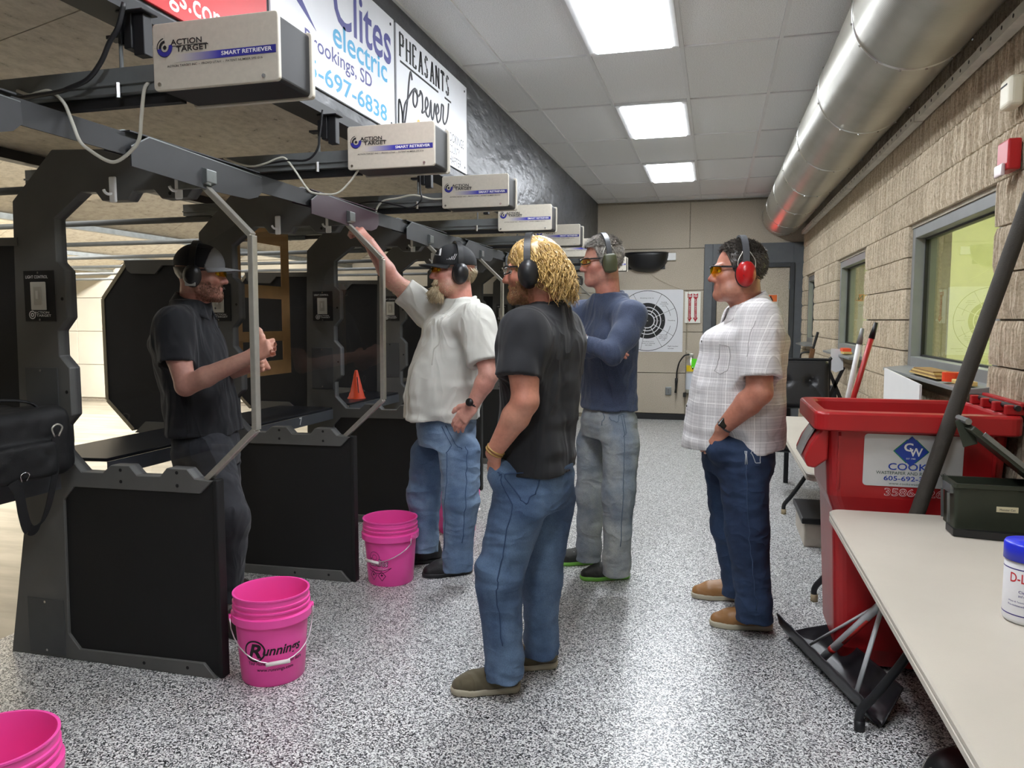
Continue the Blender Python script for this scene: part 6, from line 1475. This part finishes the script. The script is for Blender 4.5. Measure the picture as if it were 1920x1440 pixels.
tee(A, M_POLO, L_([(1.55, -2.521, .15, .075, .085), (1.50, -2.534, .205, .10, .115), (1.42, -2.54, .225, .135, .145), (1.30, -2.518, .215, .15, .15), (1.15, -2.493, .205, .155, .145), (1.02, -2.475, .205, .16, .15), (.95, -2.466, .21, .165, .15)], 3.25), fw, lf, [((-2.479, 3.060, 1.490), (-2.431, 3.020, 1.306), .080, .082, .06), ((-2.629, 3.450, 1.510), (-2.609, 3.470, 1.327), .075, .08, .058)], 1., (-2.520, 3.260, 1.550), [(-2.484, 3.080, 1.480), (-2.614, 3.430, 1.504)])
flap_collar(A, M_POLO, (-2.504, 3.250, 1.584), fw, lf, .078, .072, dip=.035)
for k in range(3): MB().lathe([(0, .002), (.005, .001), (.0055, -.001)], 10, Matrix.Translation((-2.311, 3.160, 1.566)) @ Matrix.Translation((.012 * k, -.004 * k, -.045 * k)) @ Matrix.Rotation(PI / 2, 4, 'Y')).build('shirt_button', M_BLACK, A)
pt = pants(A, M_CARGO, L_([(.98, -2.462, .175, .135, .135), (.88, -2.45, .185, .14, .15), (.78, -2.444, .18, .13, .15)], 3.25), fw, lf, [([(-2.373, 3.160, 0.875), (-2.237, 3.120, 0.550), (-2.292, 3.140, 0.074), (-2.295, 3.140, -0.002)], [.105, .088, .075, .085]), ([(-2.481, 3.360, 0.851), (-2.445, 3.380, 0.497), (-2.539, 3.420, 0.030), (-2.542, 3.420, -0.029)], [.105, .085, .075, .085])], 2.)
for hl, an in (((-2.29, 3.10, 0), -14), ((-2.42, 3.40, 0), 4)):
    s, Pp = shoe(A, hl, R(an), plain('work_boot', '#2a2019', .6), M_TSOLE); laces(s, Pp, M_LACE)
c = cap(A, H, plain('cap_navy', '#15171f', .8, var=.15, bump=.2, bscale=400), plain('cap_grey', '#8f8f90', .8, var=.05, bump=.2, bscale=400))
g = SDF(H.p(.05, 0, .07) - .13, H.p(.05, 0, .07) + .13, .004); g.ell(H.p(-.012, 0, .048), vec(.1095, .0895, .1015) * H.sc, 0, H.A); g.ell(H.p(.02, 0, .05), vec(.0865, .0765, .0915) * H.sc, .02, H.A); g.plane(H.p(0, 0, .036), H.A @ vec(-.06, 0, -1)); g.plane(H.p(.034, 0, .04), H.A @ vec(-1, 0, .28)); g.build('cap_front_panel', plain('cap_grey', '#8f8f90'), c)
hair_cap(A, H, m_hair('hair_darkbrown', '#1f1812', '#3a2c20'), [((-.02, 0, .035), (0, 0, 1)), ((.02, 0, 0), (1, 0, .2)), ((0, 0, -.055), (.3, 0, -1))], .007)
e = earmuff(A, H, M_MUFFB, M_MUFFB, 1.0, .094, over=.012); q = Matrix.Translation(Vector(H.p(-.012, -.118, -.040))) @ H.M().to_3x3().normalized().to_4x4(); MB().box(-.028, .020, -.006, .002, -.014, .012, q).build('muff_badge', plain('muff_badge', '#a9a69c', .5), e, bevel=.003)
glasses(A, H, M_YLENS, M_BLACK); eyes(A, H)
def beard_region(r0, d): return r0.x > .01 and r0.z < .0
def beard(root, H, m, n, length, seed, zmin=-.10, spread=.055, droop=.6, tip=0.):
    rg = random.Random(seed); b = MB()
    for k in range(n):
        a = rg.uniform(-1, 1); y = a * spread; t = rg.random(); x = .086 - .055 * abs(a) ** 1.7 - .012 * t; z = -.062 - .040 * t - .004 * rg.random() + .02 * abs(a)
        if t < .12: z = -.045; x = .094 - .02 * abs(a); y *= .55
        p0 = Vector((x, y, z)); d = Vector((.35, a * .35, -droop)).normalized(); L = length * rg.uniform(.6, 1.1) * (.45 if t < .12 else 1)
        pts = [p0, p0 + d * L * .4 + Vector((.003, rg.uniform(-.003, .003), 0)), p0 + d * L * .75 + Vector((rg.uniform(-.004, .006), rg.uniform(-.005, .005), -L * .1)), p0 + d * L + Vector((rg.uniform(-.006, .004) + tip, rg.uniform(-.006, .006) - a * .01, -L * .25))]
        b.tube([H.p(*q) for q in pts], 0, 4, radii=[.003 * H.sc, .0032 * H.sc, .0024 * H.sc, .0006])
    return b.build('beard', m, root, smooth=True)
JAW = lambda x, y, z: (z < -.028) & (z > -.118) & (x > .012) & ~((np.abs(z + .0595) < .008) & (np.abs(y) < .024) & (x > .07)) & ((z < -.05) | (x < .06) | (np.abs(y) < .03) & (z < -.04))
beard_on(A, H, bo, m_hair('beard_red', '#4a2d1b', '#80522f'), 1500, .0055, JAW, 3, .0013)

# ---------- man in white shirt, arm raised
B = person('man in white t-shirt and black cap, right arm raised onto the divider edge', (-1.48, 4.08, 0)); fw, lf = D_(207)
H = Head((-1.431, 4.080, 1.773), R(212), R(2), sc=1.10)
bo = body(B, (-2.08, 3.55, .86), (-1.05, 4.45, 2.12), H, (-1.376, 4.080, 1.570), [((-1.675, 4.220, 1.604), (-1.789, 4.060, 1.732), (-1.892, 3.970, 1.943), (.062, .060, .050, .050, .033)), ((-1.213, 3.860, 1.496), (-1.139, 3.800, 1.226), (-1.228, 3.790, 1.062), (.064, .060, .050, .050, .034))],
     [((-1.889, 3.970, 1.940), (-.55, -.25, .62), (.62, -.45, .50), (.3, .8, .3), 'grip', 1.02), ((-1.228, 3.790, 1.062), (-.62, -.05, -.78), (-.25, -.93, .2), (-.72, .1, .62), 'relax', 1.05)], skincol(H, '#c9998a', '#bd6f62', '#b79a76', .35, line=-.03, brow='#a58b6a'), jowl=1)
sh_ = tee(B, M_WTEE, L_([(1.655, -1.384, .135, .08, .09), (1.60, -1.394, .19, .10, .11), (1.53, -1.406, .225, .145, .145), (1.40, -1.429, .235, .19, .17), (1.25, -1.451, .24, .235, .185), (1.12, -1.467, .24, .255, .19), (1.02, -1.474, .235, .255, .19), (.95, -1.474, .235, .25, .19)], 4.08), fw, lf, [((-1.634, 4.200, 1.572), (-1.754, 4.130, 1.680), .088, .082, .062), ((-1.234, 3.880, 1.510), (-1.163, 3.820, 1.286), .098, .098, .072)], 3., (-1.376, 4.080, 1.570), [(-1.640, 4.200, 1.579), (-1.234, 3.880, 1.496)], amp=(.013, (9, 9, 3.6)))
ring_collar(B, 'neckband', M_WTEE, (-1.375, 4.070, 1.608), fw, lf, .074, .076, .009, .03)
seam(B, sh_, [(-1.405, 3.880, 1.553), (-1.427, 3.840, 1.476), (-1.462, 3.800, 1.369), (-1.473, 3.780, 1.278)], plain('tee_seam', '#b9b7af', .9, var=0), .003, 'placket'); seam(B, sh_, [(-1.294, 3.700, 1.477), (-1.177, 3.700, 1.402), (-1.123, 3.700, 1.315)], plain('tee_seam', '#a9a79f'), .002, 'sleeve_seam') if False else None
pt = pants(B, M_DB, L_([(1.0, -1.474, .19, .17, .16), (.90, -1.48, .20, .17, .17), (.80, -1.487, .195, .15, .165)], 4.08), fw, lf, [([(-1.628, 4.200, 0.718), (-1.669, 4.200, 0.458), (-1.673, 4.220, 0.098), (-1.674, 4.220, 0.025)], [.115, .096, .078, .080]), ([(-1.362, 3.970, 0.770), (-1.343, 3.930, 0.523), (-1.368, 3.940, 0.170), (-1.368, 3.940, 0.091)], [.12, .098, .080, .084])], 4., hem=.115)
M_SEAM1 = plain('jean_seam_mid', '#3a5274', .85, var=0)
seam(B, pt, [(-1.195, 3.750, 0.914), (-1.204, 3.750, 0.730), (-1.217, 3.750, 0.501), (-1.236, 3.750, 0.269)], M_SEAM1); seam(B, pt, [(-1.374, 3.700, 0.956), (-1.398, 3.700, 0.871), (-1.436, 3.750, 0.804)], M_SEAM1); seam(B, pt, [(-1.339, 3.700, 0.957), (-1.304, 3.700, 0.897), (-1.217, 3.700, 0.878)], M_SEAM1)
seam(B, pt, [(-1.412, 3.800, 0.796), (-1.427, 3.800, 0.563), (-1.454, 3.850, 0.251)], M_SEAM1)
for hl, an in (((-1.632, 4.395, 0), 205), ((-1.388, 4.250, 0), 214)):
    s, Pp = shoe(B, hl, R(an), M_TRAIN, M_TSOLE, L=.31, W=.056); laces(s, Pp, M_LACE)
c = cap(B, H, plain('cap_black', '#16171a', .75, var=.15, bump=.2, bscale=400), plain('cap_black', '#16171a'))
ms = mark_side(H)
def on_cap(x, y, z, e=.001): return Vector(H.p(x, y, z))
bd = MB()
for k in range(7):
    x = .055 - .008 * k; bd.tube([H.p(x + .012, ms * (.083 - .03 * (x / .06) ** 2 + .0045), .060), H.p(x - .004, ms * (.077 - .03 * (x / .06) ** 2 + .0035), .090)], .0016, 4)
bd.build('stitched_stripes', M_INKW, c)
bd = MB(); bd.add([H.p(.100, ms * .018, .085), H.p(.080, ms * .052, .080), H.p(.074, ms * .038, .118)], [(0, 1, 2)]); bd.build('front_badge', M_INKW, c, thick=.004)
bd = MB(); bd.add([H.p(.099, ms * .0255, .0875), H.p(.088, ms * .045, .0845), H.p(.0815, ms * .037, .106)], [(0, 1, 2)]); bd.build('badge_inner', M_INK, c, thick=.009)
strands(B, 'hair', H, m_hair('hair_blonde_grey', '#8b7a5e', '#c2b191'), 500, lambda r, d: r.z < .03 and r.x < -.02 and r.z > -.045, lambda r, d, g: ([r, r + d * .008, r + d * .010 + Vector((-.006, 0, -.012)), r + d * .006 + Vector((-.008, 0, -.03))], .0015), 5)
earmuff(B, H, M_MUFFB, M_MUFFB, 1.06, .094, over=.014); 
for k, (dx, dz) in enumerate(((-.012, 0), (0, -.002), (.010, 0))): pass
text('W', plain('muff_mark', '#8a8a8a', .5, var=0), B, H.p(.002, ms * .128, -.030), -H.A[:, 0] * (1 if ms > 0 else -1), H.A[:, 2], w=.018, h=.012, bold=.02, name='muff_mark')
glasses(B, H, M_YLENS, plain('frame_brown', '#3a2a18', .4)); eyes(B, H)
mb_ = m_hair('beard_blond', '#a58c66', '#dccba8'); beard_on(B, H, bo, mb_, 1100, .050, lambda x, y, z: (z < -.068) & (z > -.112) & (x > .048) & (np.abs(y) < .04), 8, .002, 1.1); beard_on(B, H, bo, mb_, 500, .020, lambda x, y, z: (z < -.038) & (z > -.054) & (x > .068) & (np.abs(y) < .034), 9, .0018, 1.2, 'moustache'); beard_on(B, H, bo, mb_, 700, .006, JAW, 10)
wq = np.array((-1.228, 3.790, 1.062)); wd = unit(wq - np.array((-1.139, 3.800, 1.226))); wr_ = wroot
MB().tube([wq - wd * .028, wq - wd * .004], .036, 20, radii=[.0365, .0355]).build('watch_strap', M_BLACK, B, smooth=True)
MB().lathe([(0, .012), (.019, .011), (.021, .006), (.021, -.004)], 20, Matrix.Translation(Vector(wq - wd * .016 + vec(-.012, -.034, .006))) @ Matrix.Rotation(R(80), 4, 'X') @ Matrix.Rotation(R(-12), 4, 'Y')).build('watch_face', M_BLACK, B, smooth=True)

# ---------- blond man in black t-shirt
C = person('man with wavy blond hair in black t-shirt and blue jeans, hand in pocket', (-.72, 2.96, 0)); fw, lf = D_(163)
H = Head((-0.708, 2.970, 1.694), R(186), R(-2), sc=1.0)
bo = body(C, (-1.05, 2.60, .84), (-.32, 3.40, 1.88), H, (-0.653, 2.990, 1.510), [((-0.703, 2.780, 1.460), (-0.678, 2.730, 1.209), (-0.811, 2.760, 1.002), (.062, .060, .050, .052, .031)), ((-0.636, 3.190, 1.469), (-0.646, 3.250, 1.150), (-0.746, 3.200, 0.929), (.06, .058, .048, .048, .032))],
     [((-0.812, 2.770, 0.996), (.0, .15, -1), (-.75, -.6, .0), (-.6, .7, .1), 'relax', .95)], skincol(H, '#c58f79', '#ba6a58', '#7a5230', .7, line=-.015, brow='#8b6b42'))
tee(C, M_BTEE, L_([(1.57, -0.647, .125, .075, .08), (1.52, -0.654, .18, .095, .105), (1.44, -0.665, .215, .115, .125), (1.30, -0.676, .21, .125, .13), (1.12, -0.68, .195, .13, .125), (1.0, -0.685, .20, .14, .13), (.905, -0.689, .205, .145, .14)], 2.98), fw, lf, [((-0.704, 2.790, 1.474), (-0.707, 2.740, 1.302), .082, .080, .062), ((-0.634, 3.180, 1.476), (-0.630, 3.200, 1.305), .08, .08, .06)], 5., (-0.653, 2.990, 1.510), [(-0.702, 2.800, 1.460), (-0.632, 3.170, 1.469)], amp=(.011, (10, 10, 4)))
ring_collar(C, 'neckband', M_BTEE, (-0.655, 2.980, 1.552), fw, lf, .072, .074, .009, .03)
pt = pants(C, M_DC, L_([(.95, -0.696, .175, .13, .14), (.86, -0.698, .18, .13, .145), (.76, -0.702, .175, .125, .145)], 2.97), fw, lf, [([(-0.731, 2.860, 0.786), (-0.809, 2.830, 0.508), (-0.792, 2.840, 0.095), (-0.790, 2.840, 0.033)], [.112, .092, .074, .077]), ([(-0.656, 3.060, 0.754), (-0.696, 3.080, 0.424), (-0.695, 3.090, 0.067), (-0.694, 3.090, 0.015)], [.108, .086, .070, .074])], 6., bulge=[((-0.792, 2.790, 0.910), (.05, .05, .065))])
M_SEAM2 = plain('jean_seam_blue', '#2c4263', .85, var=0)
seam(C, pt, [(-0.659, 2.600, 0.947), (-0.553, 2.650, 0.939), (-0.562, 2.650, 0.885), (-0.612, 2.620, 0.860), (-0.659, 2.600, 0.889)], M_SEAM2, .0022, 'back_pocket', True)
seam(C, pt, [(-0.714, 2.600, 0.956), (-0.739, 2.600, 0.778), (-0.765, 2.600, 0.578), (-0.759, 2.600, 0.377), (-0.745, 2.600, 0.216)], M_SEAM2); seam(C, pt, [(-0.778, 2.600, 0.987), (-0.744, 2.600, 0.935), (-0.714, 2.600, 0.952)], M_SEAM2)
for hl, an in (((-0.740, 2.907, 0), 201), ((-0.635, 3.155, 0), 200)): shoe(C, hl, R(an), M_KHAKI, M_OFFW, L=.30, W=.050, sole=.026)
mh = m_hair('hair_gold', '#7d5a2a', '#dcb871', .38)
hair_cap(C, H, mh, [((.045, 0, .07), (1, 0, -.35)), ((.05, 0, -.0), (.9, 0, -.25)), ((0, 0, -.065), (.1, 0, -1))], .016, .006, 40.)
def curl(r, d, g):
    L = g.uniform(.10, .17); ph = g.uniform(0, 6); am = g.uniform(.008, .018); fr = g.uniform(55, 90); pts = []; n = 13; o = Vector((d.x, d.y, d.z * .6)); p = r + d * .012; back = Vector((-.55, 0, -.8)) if r.x > -.05 else Vector((-.25, d.y * .25, -1)); back.normalize()
    for k in range(n):
        t = k / (n - 1); s = L * t; lift = .024 * math.sin(min(t * 2.2, 1.6)); q = p + back * s * .85 + o * lift; q = q + Vector((math.sin(ph + s * fr) * am * t, math.cos(ph + s * fr) * am * .9 * t, math.sin(ph * 2 + s * fr) * am * .4))
        e = Vector(((q.x + .014) / .104, q.y / .084, (q.z - .045) / .094))
        if q.z > -.03 and e.length < 1.08: q = Vector((-.014, 0, .045)) + Vector(((q.x + .014), q.y, q.z - .045)) * (1.08 / max(e.length, .3))
        pts.append(q)
    return pts, g.uniform(.0022, .0040)
strands(C, 'hair', H, mh, 1000, lambda r, d: (r.x < .055 + .2 * max(r.z - .05, 0)) and r.z > .0 and not (r.x > .0 and r.z < .05), curl, 11)
earmuff(C, H, M_MUFFB, M_MUFFB, 1.10, .094, over=.012, cx=.004); ms = mark_side(H)
text('W', M_INKW, C, H.p(.016, ms * .1305, -.030), H.A[:, 0] * (-1 if ms > 0 else 1), H.A[:, 2], w=.022, h=.014, bold=.02, name='muff_mark')
glasses(C, H, M_CLENS, M_BLACK, wrap=False, rect=True); eyes(C, H)
beard_on(C, H, bo, m_hair('beard_gold', '#6f4d2a', '#b0874e'), 1700, .007, JAW, 4, .0013)
wq = np.array((-0.811, 2.760, 1.002)); wd = unit(wq - np.array((-0.678, 2.730, 1.209)))
for k in (0, 1): MB().tube([tuple(wq - wd * (.02 - .012 * k) + (np.array(basis(wd)[0]) * math.cos(t) + np.array(basis(wd)[1]) * math.sin(t)) * .0345) for t in [2 * PI * i / 24 for i in range(25)]], .0042, 6, cap=False).build('bracelet', plain('bracelet_gold', '#a07c45', .5), C, smooth=True)

# ---------- man in navy shirt, arms crossed
Dp = person('man with grey hair in navy long-sleeved shirt, arms crossed', (-.60, 4.27, 0)); fw, lf = D_(220)
H = Head((-0.624, 4.280, 1.825), R(205), R(-5), sc=1.04)
bo = body(Dp, (-.98, 3.85, 1.30), (-.25, 4.70, 2.05), H, (-0.575, 4.290, 1.597), [((-0.441, 4.130, 1.533), (-0.520, 3.980, 1.337), (-0.682, 4.020, 1.394), (.055, .05, .042, .040, .030)), ((-0.756, 4.430, 1.541), (-0.760, 4.280, 1.343), (-0.580, 4.050, 1.354), (.055, .05, .042, .040, .030))],
     [((-0.681, 4.030, 1.393), (-.55, .25, .55), (-.55, -.75, -.2), (.3, -.4, .8), 'fist', .95), ((-0.586, 4.050, 1.354), (.75, -.45, -.1), (-.4, -.7, .5), (.2, .4, .9), 'relax', .9)], skincol(H, '#c08b78', '#b06557', '#8b7a70', .3, brow='#6b5d52'))
def dsl(g):
    g.chain([(-0.433, 4.130, 1.539), (-0.468, 4.050, 1.420), (-0.522, 3.975, 1.338)], [.080, .070, .062], .04); g.cone((-0.522, 3.975, 1.338), (-0.677, 4.005, 1.389), .060, .042, .02)
    g.chain([(-0.762, 4.430, 1.547), (-0.784, 4.360, 1.433), (-0.764, 4.270, 1.344)], [.080, .068, .058], .04); g.cone((-0.764, 4.270, 1.344), (-0.588, 4.060, 1.353), .056, .043, .02)
tee(Dp, M_NAVY, L_([(1.675, -0.571, .115, .072, .08), (1.63, -0.577, .17, .09, .10), (1.56, -0.58, .212, .115, .12), (1.42, -0.583, .21, .13, .125), (1.25, -0.58, .195, .128, .12), (1.12, -0.577, .19, .13, .12), (1.015, -0.577, .195, .138, .125)], 4.29), fw, lf, [], 7., (-0.575, 4.290, 1.597), [(-0.451, 4.140, 1.533), (-0.745, 4.420, 1.541)], extra=dsl, amp=(.008, (10, 10, 7)))
ring_collar(Dp, 'neckband', M_NAVY, (-0.577, 4.280, 1.638), fw, lf, .074, .074, .009, .03)
text('~', M_INKW, Dp, np.array((-0.655, 3.945, 1.410)), (1, 0, 0), (0, 0, 1), w=.012, h=.02, bold=.03, name='sleeve_mark')
pt = pants(Dp, M_DL, L_([(1.05, -0.576, .155, .105, .10), (.95, -0.579, .185, .13, .145), (.85, -0.582, .18, .12, .14)], 4.28), fw, lf, [([(-0.672, 4.380, 0.794), (-0.685, 4.360, 0.497), (-0.695, 4.360, 0.128), (-0.694, 4.360, 0.057)], [.105, .086, .070, .074]), ([(-0.494, 4.190, 0.832), (-0.498, 4.150, 0.555), (-0.505, 4.150, 0.146), (-0.504, 4.150, 0.073)], [.105, .088, .074, .078])], 8., hem=.095)
M_SEAM3 = plain('jean_seam_light', '#5b6979', .85, var=0)
seam(Dp, pt, [(-0.415, 3.950, 1.027), (-0.415, 3.950, 0.816), (-0.417, 3.950, 0.533), (-0.428, 3.950, 0.274)], M_SEAM3); seam(Dp, pt, [(-0.561, 4.000, 1.030), (-0.541, 4.000, 0.988), (-0.470, 4.000, 0.982), (-0.435, 4.000, 1.020)], M_SEAM3); seam(Dp, pt, [(-0.621, 4.000, 1.043), (-0.635, 4.000, 0.971), (-0.649, 4.000, 0.927)], M_SEAM3); seam(Dp, pt, [(-0.405, 3.900, 1.041), (-0.396, 4.000, 1.021), (-0.400, 4.000, 0.936), (-0.406, 3.900, 0.942)], M_SEAM3, name='back_pocket')
for hl, an in (((-0.669, 4.619, 0), 202), ((-0.459, 4.399, 0), 204)):
    s, Pp = shoe(Dp, hl, R(an), plain('trainer_dark_mesh', '#252622', .6, var=.25, scale=40, bump=.2, bscale=200), M_GRSOLE, L=.31, W=.053); laces(s, Pp, plain('lace_olive', '#3b4630', .8))
    for (a, b_) in (((.10, .026), (.17, .085)), ((.13, .026), (.20, .075)), ((.10, .075), (.21, .030))):
        MB().tube([Pp(a[0], .043, a[1]), Pp((a[0] + b_[0]) / 2, .0455, (a[1] + b_[1]) / 2), Pp(b_[0], .030, b_[1])], .0035, 5).build('side_stripe', M_SILV, s)
mh = m_hair('hair_grey', '#5d5853', '#bdb6ad', .5)
hair_cap(Dp, H, mh, [((.055, 0, .07), (1, 0, -.15)), ((.03, 0, .0), (1, 0, -.25)), ((0, 0, -.05), (.25, 0, -1))], .008, .004, 50.)
def short(r, d, g, L=.026, sweep=(-.2, 0, .3)):
    l_ = L * g.uniform(.6, 1.2); s = Vector(sweep); s = s - d * s.dot(d); j = Vector((g.uniform(-.5, .5), g.uniform(-.5, .5), g.uniform(-.3, .3))); v = (d * .5 + s + j * .6).normalized(); p = r + d * .006; return [p, p + d * l_ * .35 + v * l_ * .2, p + d * l_ * .30 + v * l_ * .65, p + d * l_ * .22 + v * l_], .0016
strands(Dp, 'hair', H, mh, 1700, lambda r, d: r.z > .085 and r.x < .075, lambda r, d, g: short(r, d, g, .024, (.6, .5, .0)), 21)
strands(Dp, 'hair_sides', H, mh, 1300, lambda r, d: r.z < .09 and r.z > -.045 and r.x < .03 + .3 * max(0, r.z), lambda r, d, g: short(r, d, g, .014, (-.6, 0, -.6)), 22)
earmuff(Dp, H, M_MUFFG, M_BANDG, 1.0, .094, over=.014, wire=True, square=True); ms = mark_side(H)
text('Impact', plain('muff_ink', '#b9b99a', .5, var=0), Dp, H.p(.012, ms * .1225, -.036), H.A[:, 0] * (-1 if ms > 0 else 1), H.A[:, 2], w=.040, h=.010, name='muff_mark')
glasses(Dp, H, m_glass('pale_yellow_lens', (.85, .75, .35, 1), .08), M_BLACK, rect=True); eyes(Dp, H)

# ---------- man in plaid shirt
E_p = person('man in light plaid shirt with red earmuffs, standing beside the red cart', (.14, 3.87, 0)); fw, lf = D_(190)
H = Head((0.097, 3.870, 1.734), R(190), R(0), sc=1.13)
bo = body(E_p, (-.22, 3.45, .85), (.52, 4.25, 1.95), H, (0.157, 3.880, 1.523), [((0.193, 3.660, 1.498), (0.198, 3.600, 1.185), (0.040, 3.660, 1.005), (.066, .066, .058, .058, .036)), ((0.133, 4.100, 1.510), (0.143, 4.140, 1.148), (-0.007, 4.080, 0.982), (.062, .06, .052, .05, .035))],
     [((0.040, 3.660, 1.005), (-.60, .25, -.75), (-.3, -.9, .2), (-.6, .1, .7), 'relax', .95)], skincol(H, '#b9826c', '#a8604e', '#8c6a58', .3, brow='#4a3a2e'), jowl=1, nr=.064)
def eex(g): pass
sh_ = tee(E_p, M_PLAID, L_([(1.605, 0.162, .135, .085, .09), (1.55, 0.152, .20, .12, .13), (1.46, 0.134, .235, .17, .18), (1.34, 0.122, .24, .20, .21), (1.20, 0.114, .24, .225, .215), (1.05, 0.109, .24, .24, .225), (.94, 0.104, .24, .245, .235), (.885, 0.102, .24, .245, .235)], 3.88), fw, lf, [((0.190, 3.680, 1.510), (0.201, 3.600, 1.246), .100, .096, .074), ((0.132, 4.080, 1.510), (0.146, 4.140, 1.218), .098, .098, .07)], 9., (0.157, 3.880, 1.523), [(0.190, 3.690, 1.498), (0.132, 4.080, 1.510)], notch=[((0.070, 3.620, 0.930), (.095, .075, .085))], amp=(.010, (10, 10, 4.5)))
flap_collar(E_p, M_PLAID, (0.139, 3.875, 1.577), fw, lf, .088, .082, hgt=.055, flare=.034, dip=.045, gap=.42)
s_ = MB(); pq = [np.array((-0.061, 3.840, 1.406)), np.array((-0.101, 3.840, 1.274)), np.array((-0.126, 3.840, 1.089)), np.array((-0.126, 3.840, 0.942))]
for p in pq: MB().lathe([(0, .003), (.006, .002), (.0065, -.002)], 10, Matrix.Translation(tuple(p + vec(-.003, -.02, 0))) @ Matrix.Rotation(-PI / 2, 4, 'Y')).build('shirt_button', M_IRIS, E_p)
M_SS = plain('shirt_seam', '#a5a2a0', .8, var=0)
seam(E_p, sh_, [(-0.045, 3.600, 1.383), (0.031, 3.600, 1.377), (0.029, 3.600, 1.279), (-0.009, 3.600, 1.261), (-0.047, 3.600, 1.285)], M_SS, .0018, 'chest_pocket', True); seam(E_p, sh_, [(0.157, 3.500, 1.533), (0.115, 3.500, 1.452), (0.103, 3.500, 1.357)], M_SS, .0018, 'sleeve_seam')
pt = pants(E_p, M_DD, L_([(.94, 0.112, .195, .165, .165), (.86, 0.112, .20, .165, .18), (.77, 0.112, .195, .155, .175)], 3.88), fw, lf, [([(0.140, 3.760, 0.848), (0.168, 3.740, 0.491), (0.207, 3.720, 0.081), (0.208, 3.720, 0.013)], [.125, .098, .080, .086]), ([(0.068, 3.990, 0.818), (0.092, 4.020, 0.451), (0.144, 4.050, 0.119), (0.145, 4.050, 0.039)], [.12, .094, .077, .082])], 10., bulge=[((0.038, 3.700, 0.900), (.075, .065, .075))])
M_ST = plain('stitch_white', '#b9bcc0', .7, var=0); M_SEAM4 = plain('jean_seam_dark', '#3a4c68', .85, var=0)
seam(E_p, pt, [(0.144, 3.500, 0.979), (0.152, 3.500, 0.866)], M_ST, .0022, 'side_stitching'); seam(E_p, pt, [(0.158, 3.500, 0.979), (0.165, 3.500, 0.867)], M_ST, .0022, 'side_stitching')
seam(E_p, pt, [(0.156, 3.500, 0.859), (0.171, 3.500, 0.655), (0.193, 3.500, 0.412), (0.222, 3.500, 0.169)], M_SEAM4); seam(E_p, pt, [(0.211, 3.550, 0.950), (0.265, 3.600, 0.937), (0.258, 3.600, 0.853), (0.222, 3.550, 0.870)], M_ST, .0018, 'back_pocket', True)
for hl, an in (((0.300, 3.816, 0), 184), ((0.200, 4.202, 0), 187)): shoe(E_p, hl, R(an), M_TAN, M_OFFW, L=.31, W=.054, sole=.026)
mh = m_hair('hair_dark_grey', '#1d1916', '#5b534b', .45)
hair_cap(E_p, H, mh, [((.058, 0, .07), (1, 0, -.3)), ((.028, 0, .0), (1, 0, -.35)), ((0, 0, -.06), (.2, 0, -1))], .007, .004, 50.)
strands(E_p, 'hair', H, mh, 1700, lambda r, d: r.z > .08 and r.x < .06, lambda r, d, g: short(r, d, g, .015, (.5, .2, 0)), 31)
strands(E_p, 'hair_sides', H, mh, 1300, lambda r, d: r.z < .09 and r.z > -.05 and r.x < .02 + .35 * max(0, r.z), lambda r, d, g: short(r, d, g, .014, (-.5, 0, -.6)), 32)
earmuff(E_p, H, M_MUFFR, M_BANDG, 1.08, .094, over=.014, wire=True); ms = mark_side(H)
text('Safety', plain('muff_red_ink', '#6d0f12', .5, var=0), E_p, H.p(.006, ms * .135, -.022), H.A[:, 0] * (-1 if ms > 0 else 1), H.A[:, 2], w=.032, h=.012, bold=.02, shear=.3, name='muff_mark')
glasses(E_p, H, M_YLENS, M_BLACK); eyes(E_p, H)
wq = np.array((0.040, 3.660, 1.005)); wd = unit(wq - np.array((0.198, 3.600, 1.185)))
MB().tube([wq - wd * .034, wq - wd * .012], .039, 20).build('watch_strap', plain('watch_grey', '#4b4d50', .5), E_p, smooth=True)
MB().box(-.019, .019, -.006, .006, -.022, .022, Matrix.Translation(Vector(wq - wd * .023 + vec(-.01, -.038, .012))) @ Matrix.Rotation(R(35), 4, 'Y') @ Matrix.Rotation(R(-15), 4, 'X')).build('watch_face', plain('watch_glass', '#0a0a0c', .12, var=0), E_p, bevel=.005, seg=3)
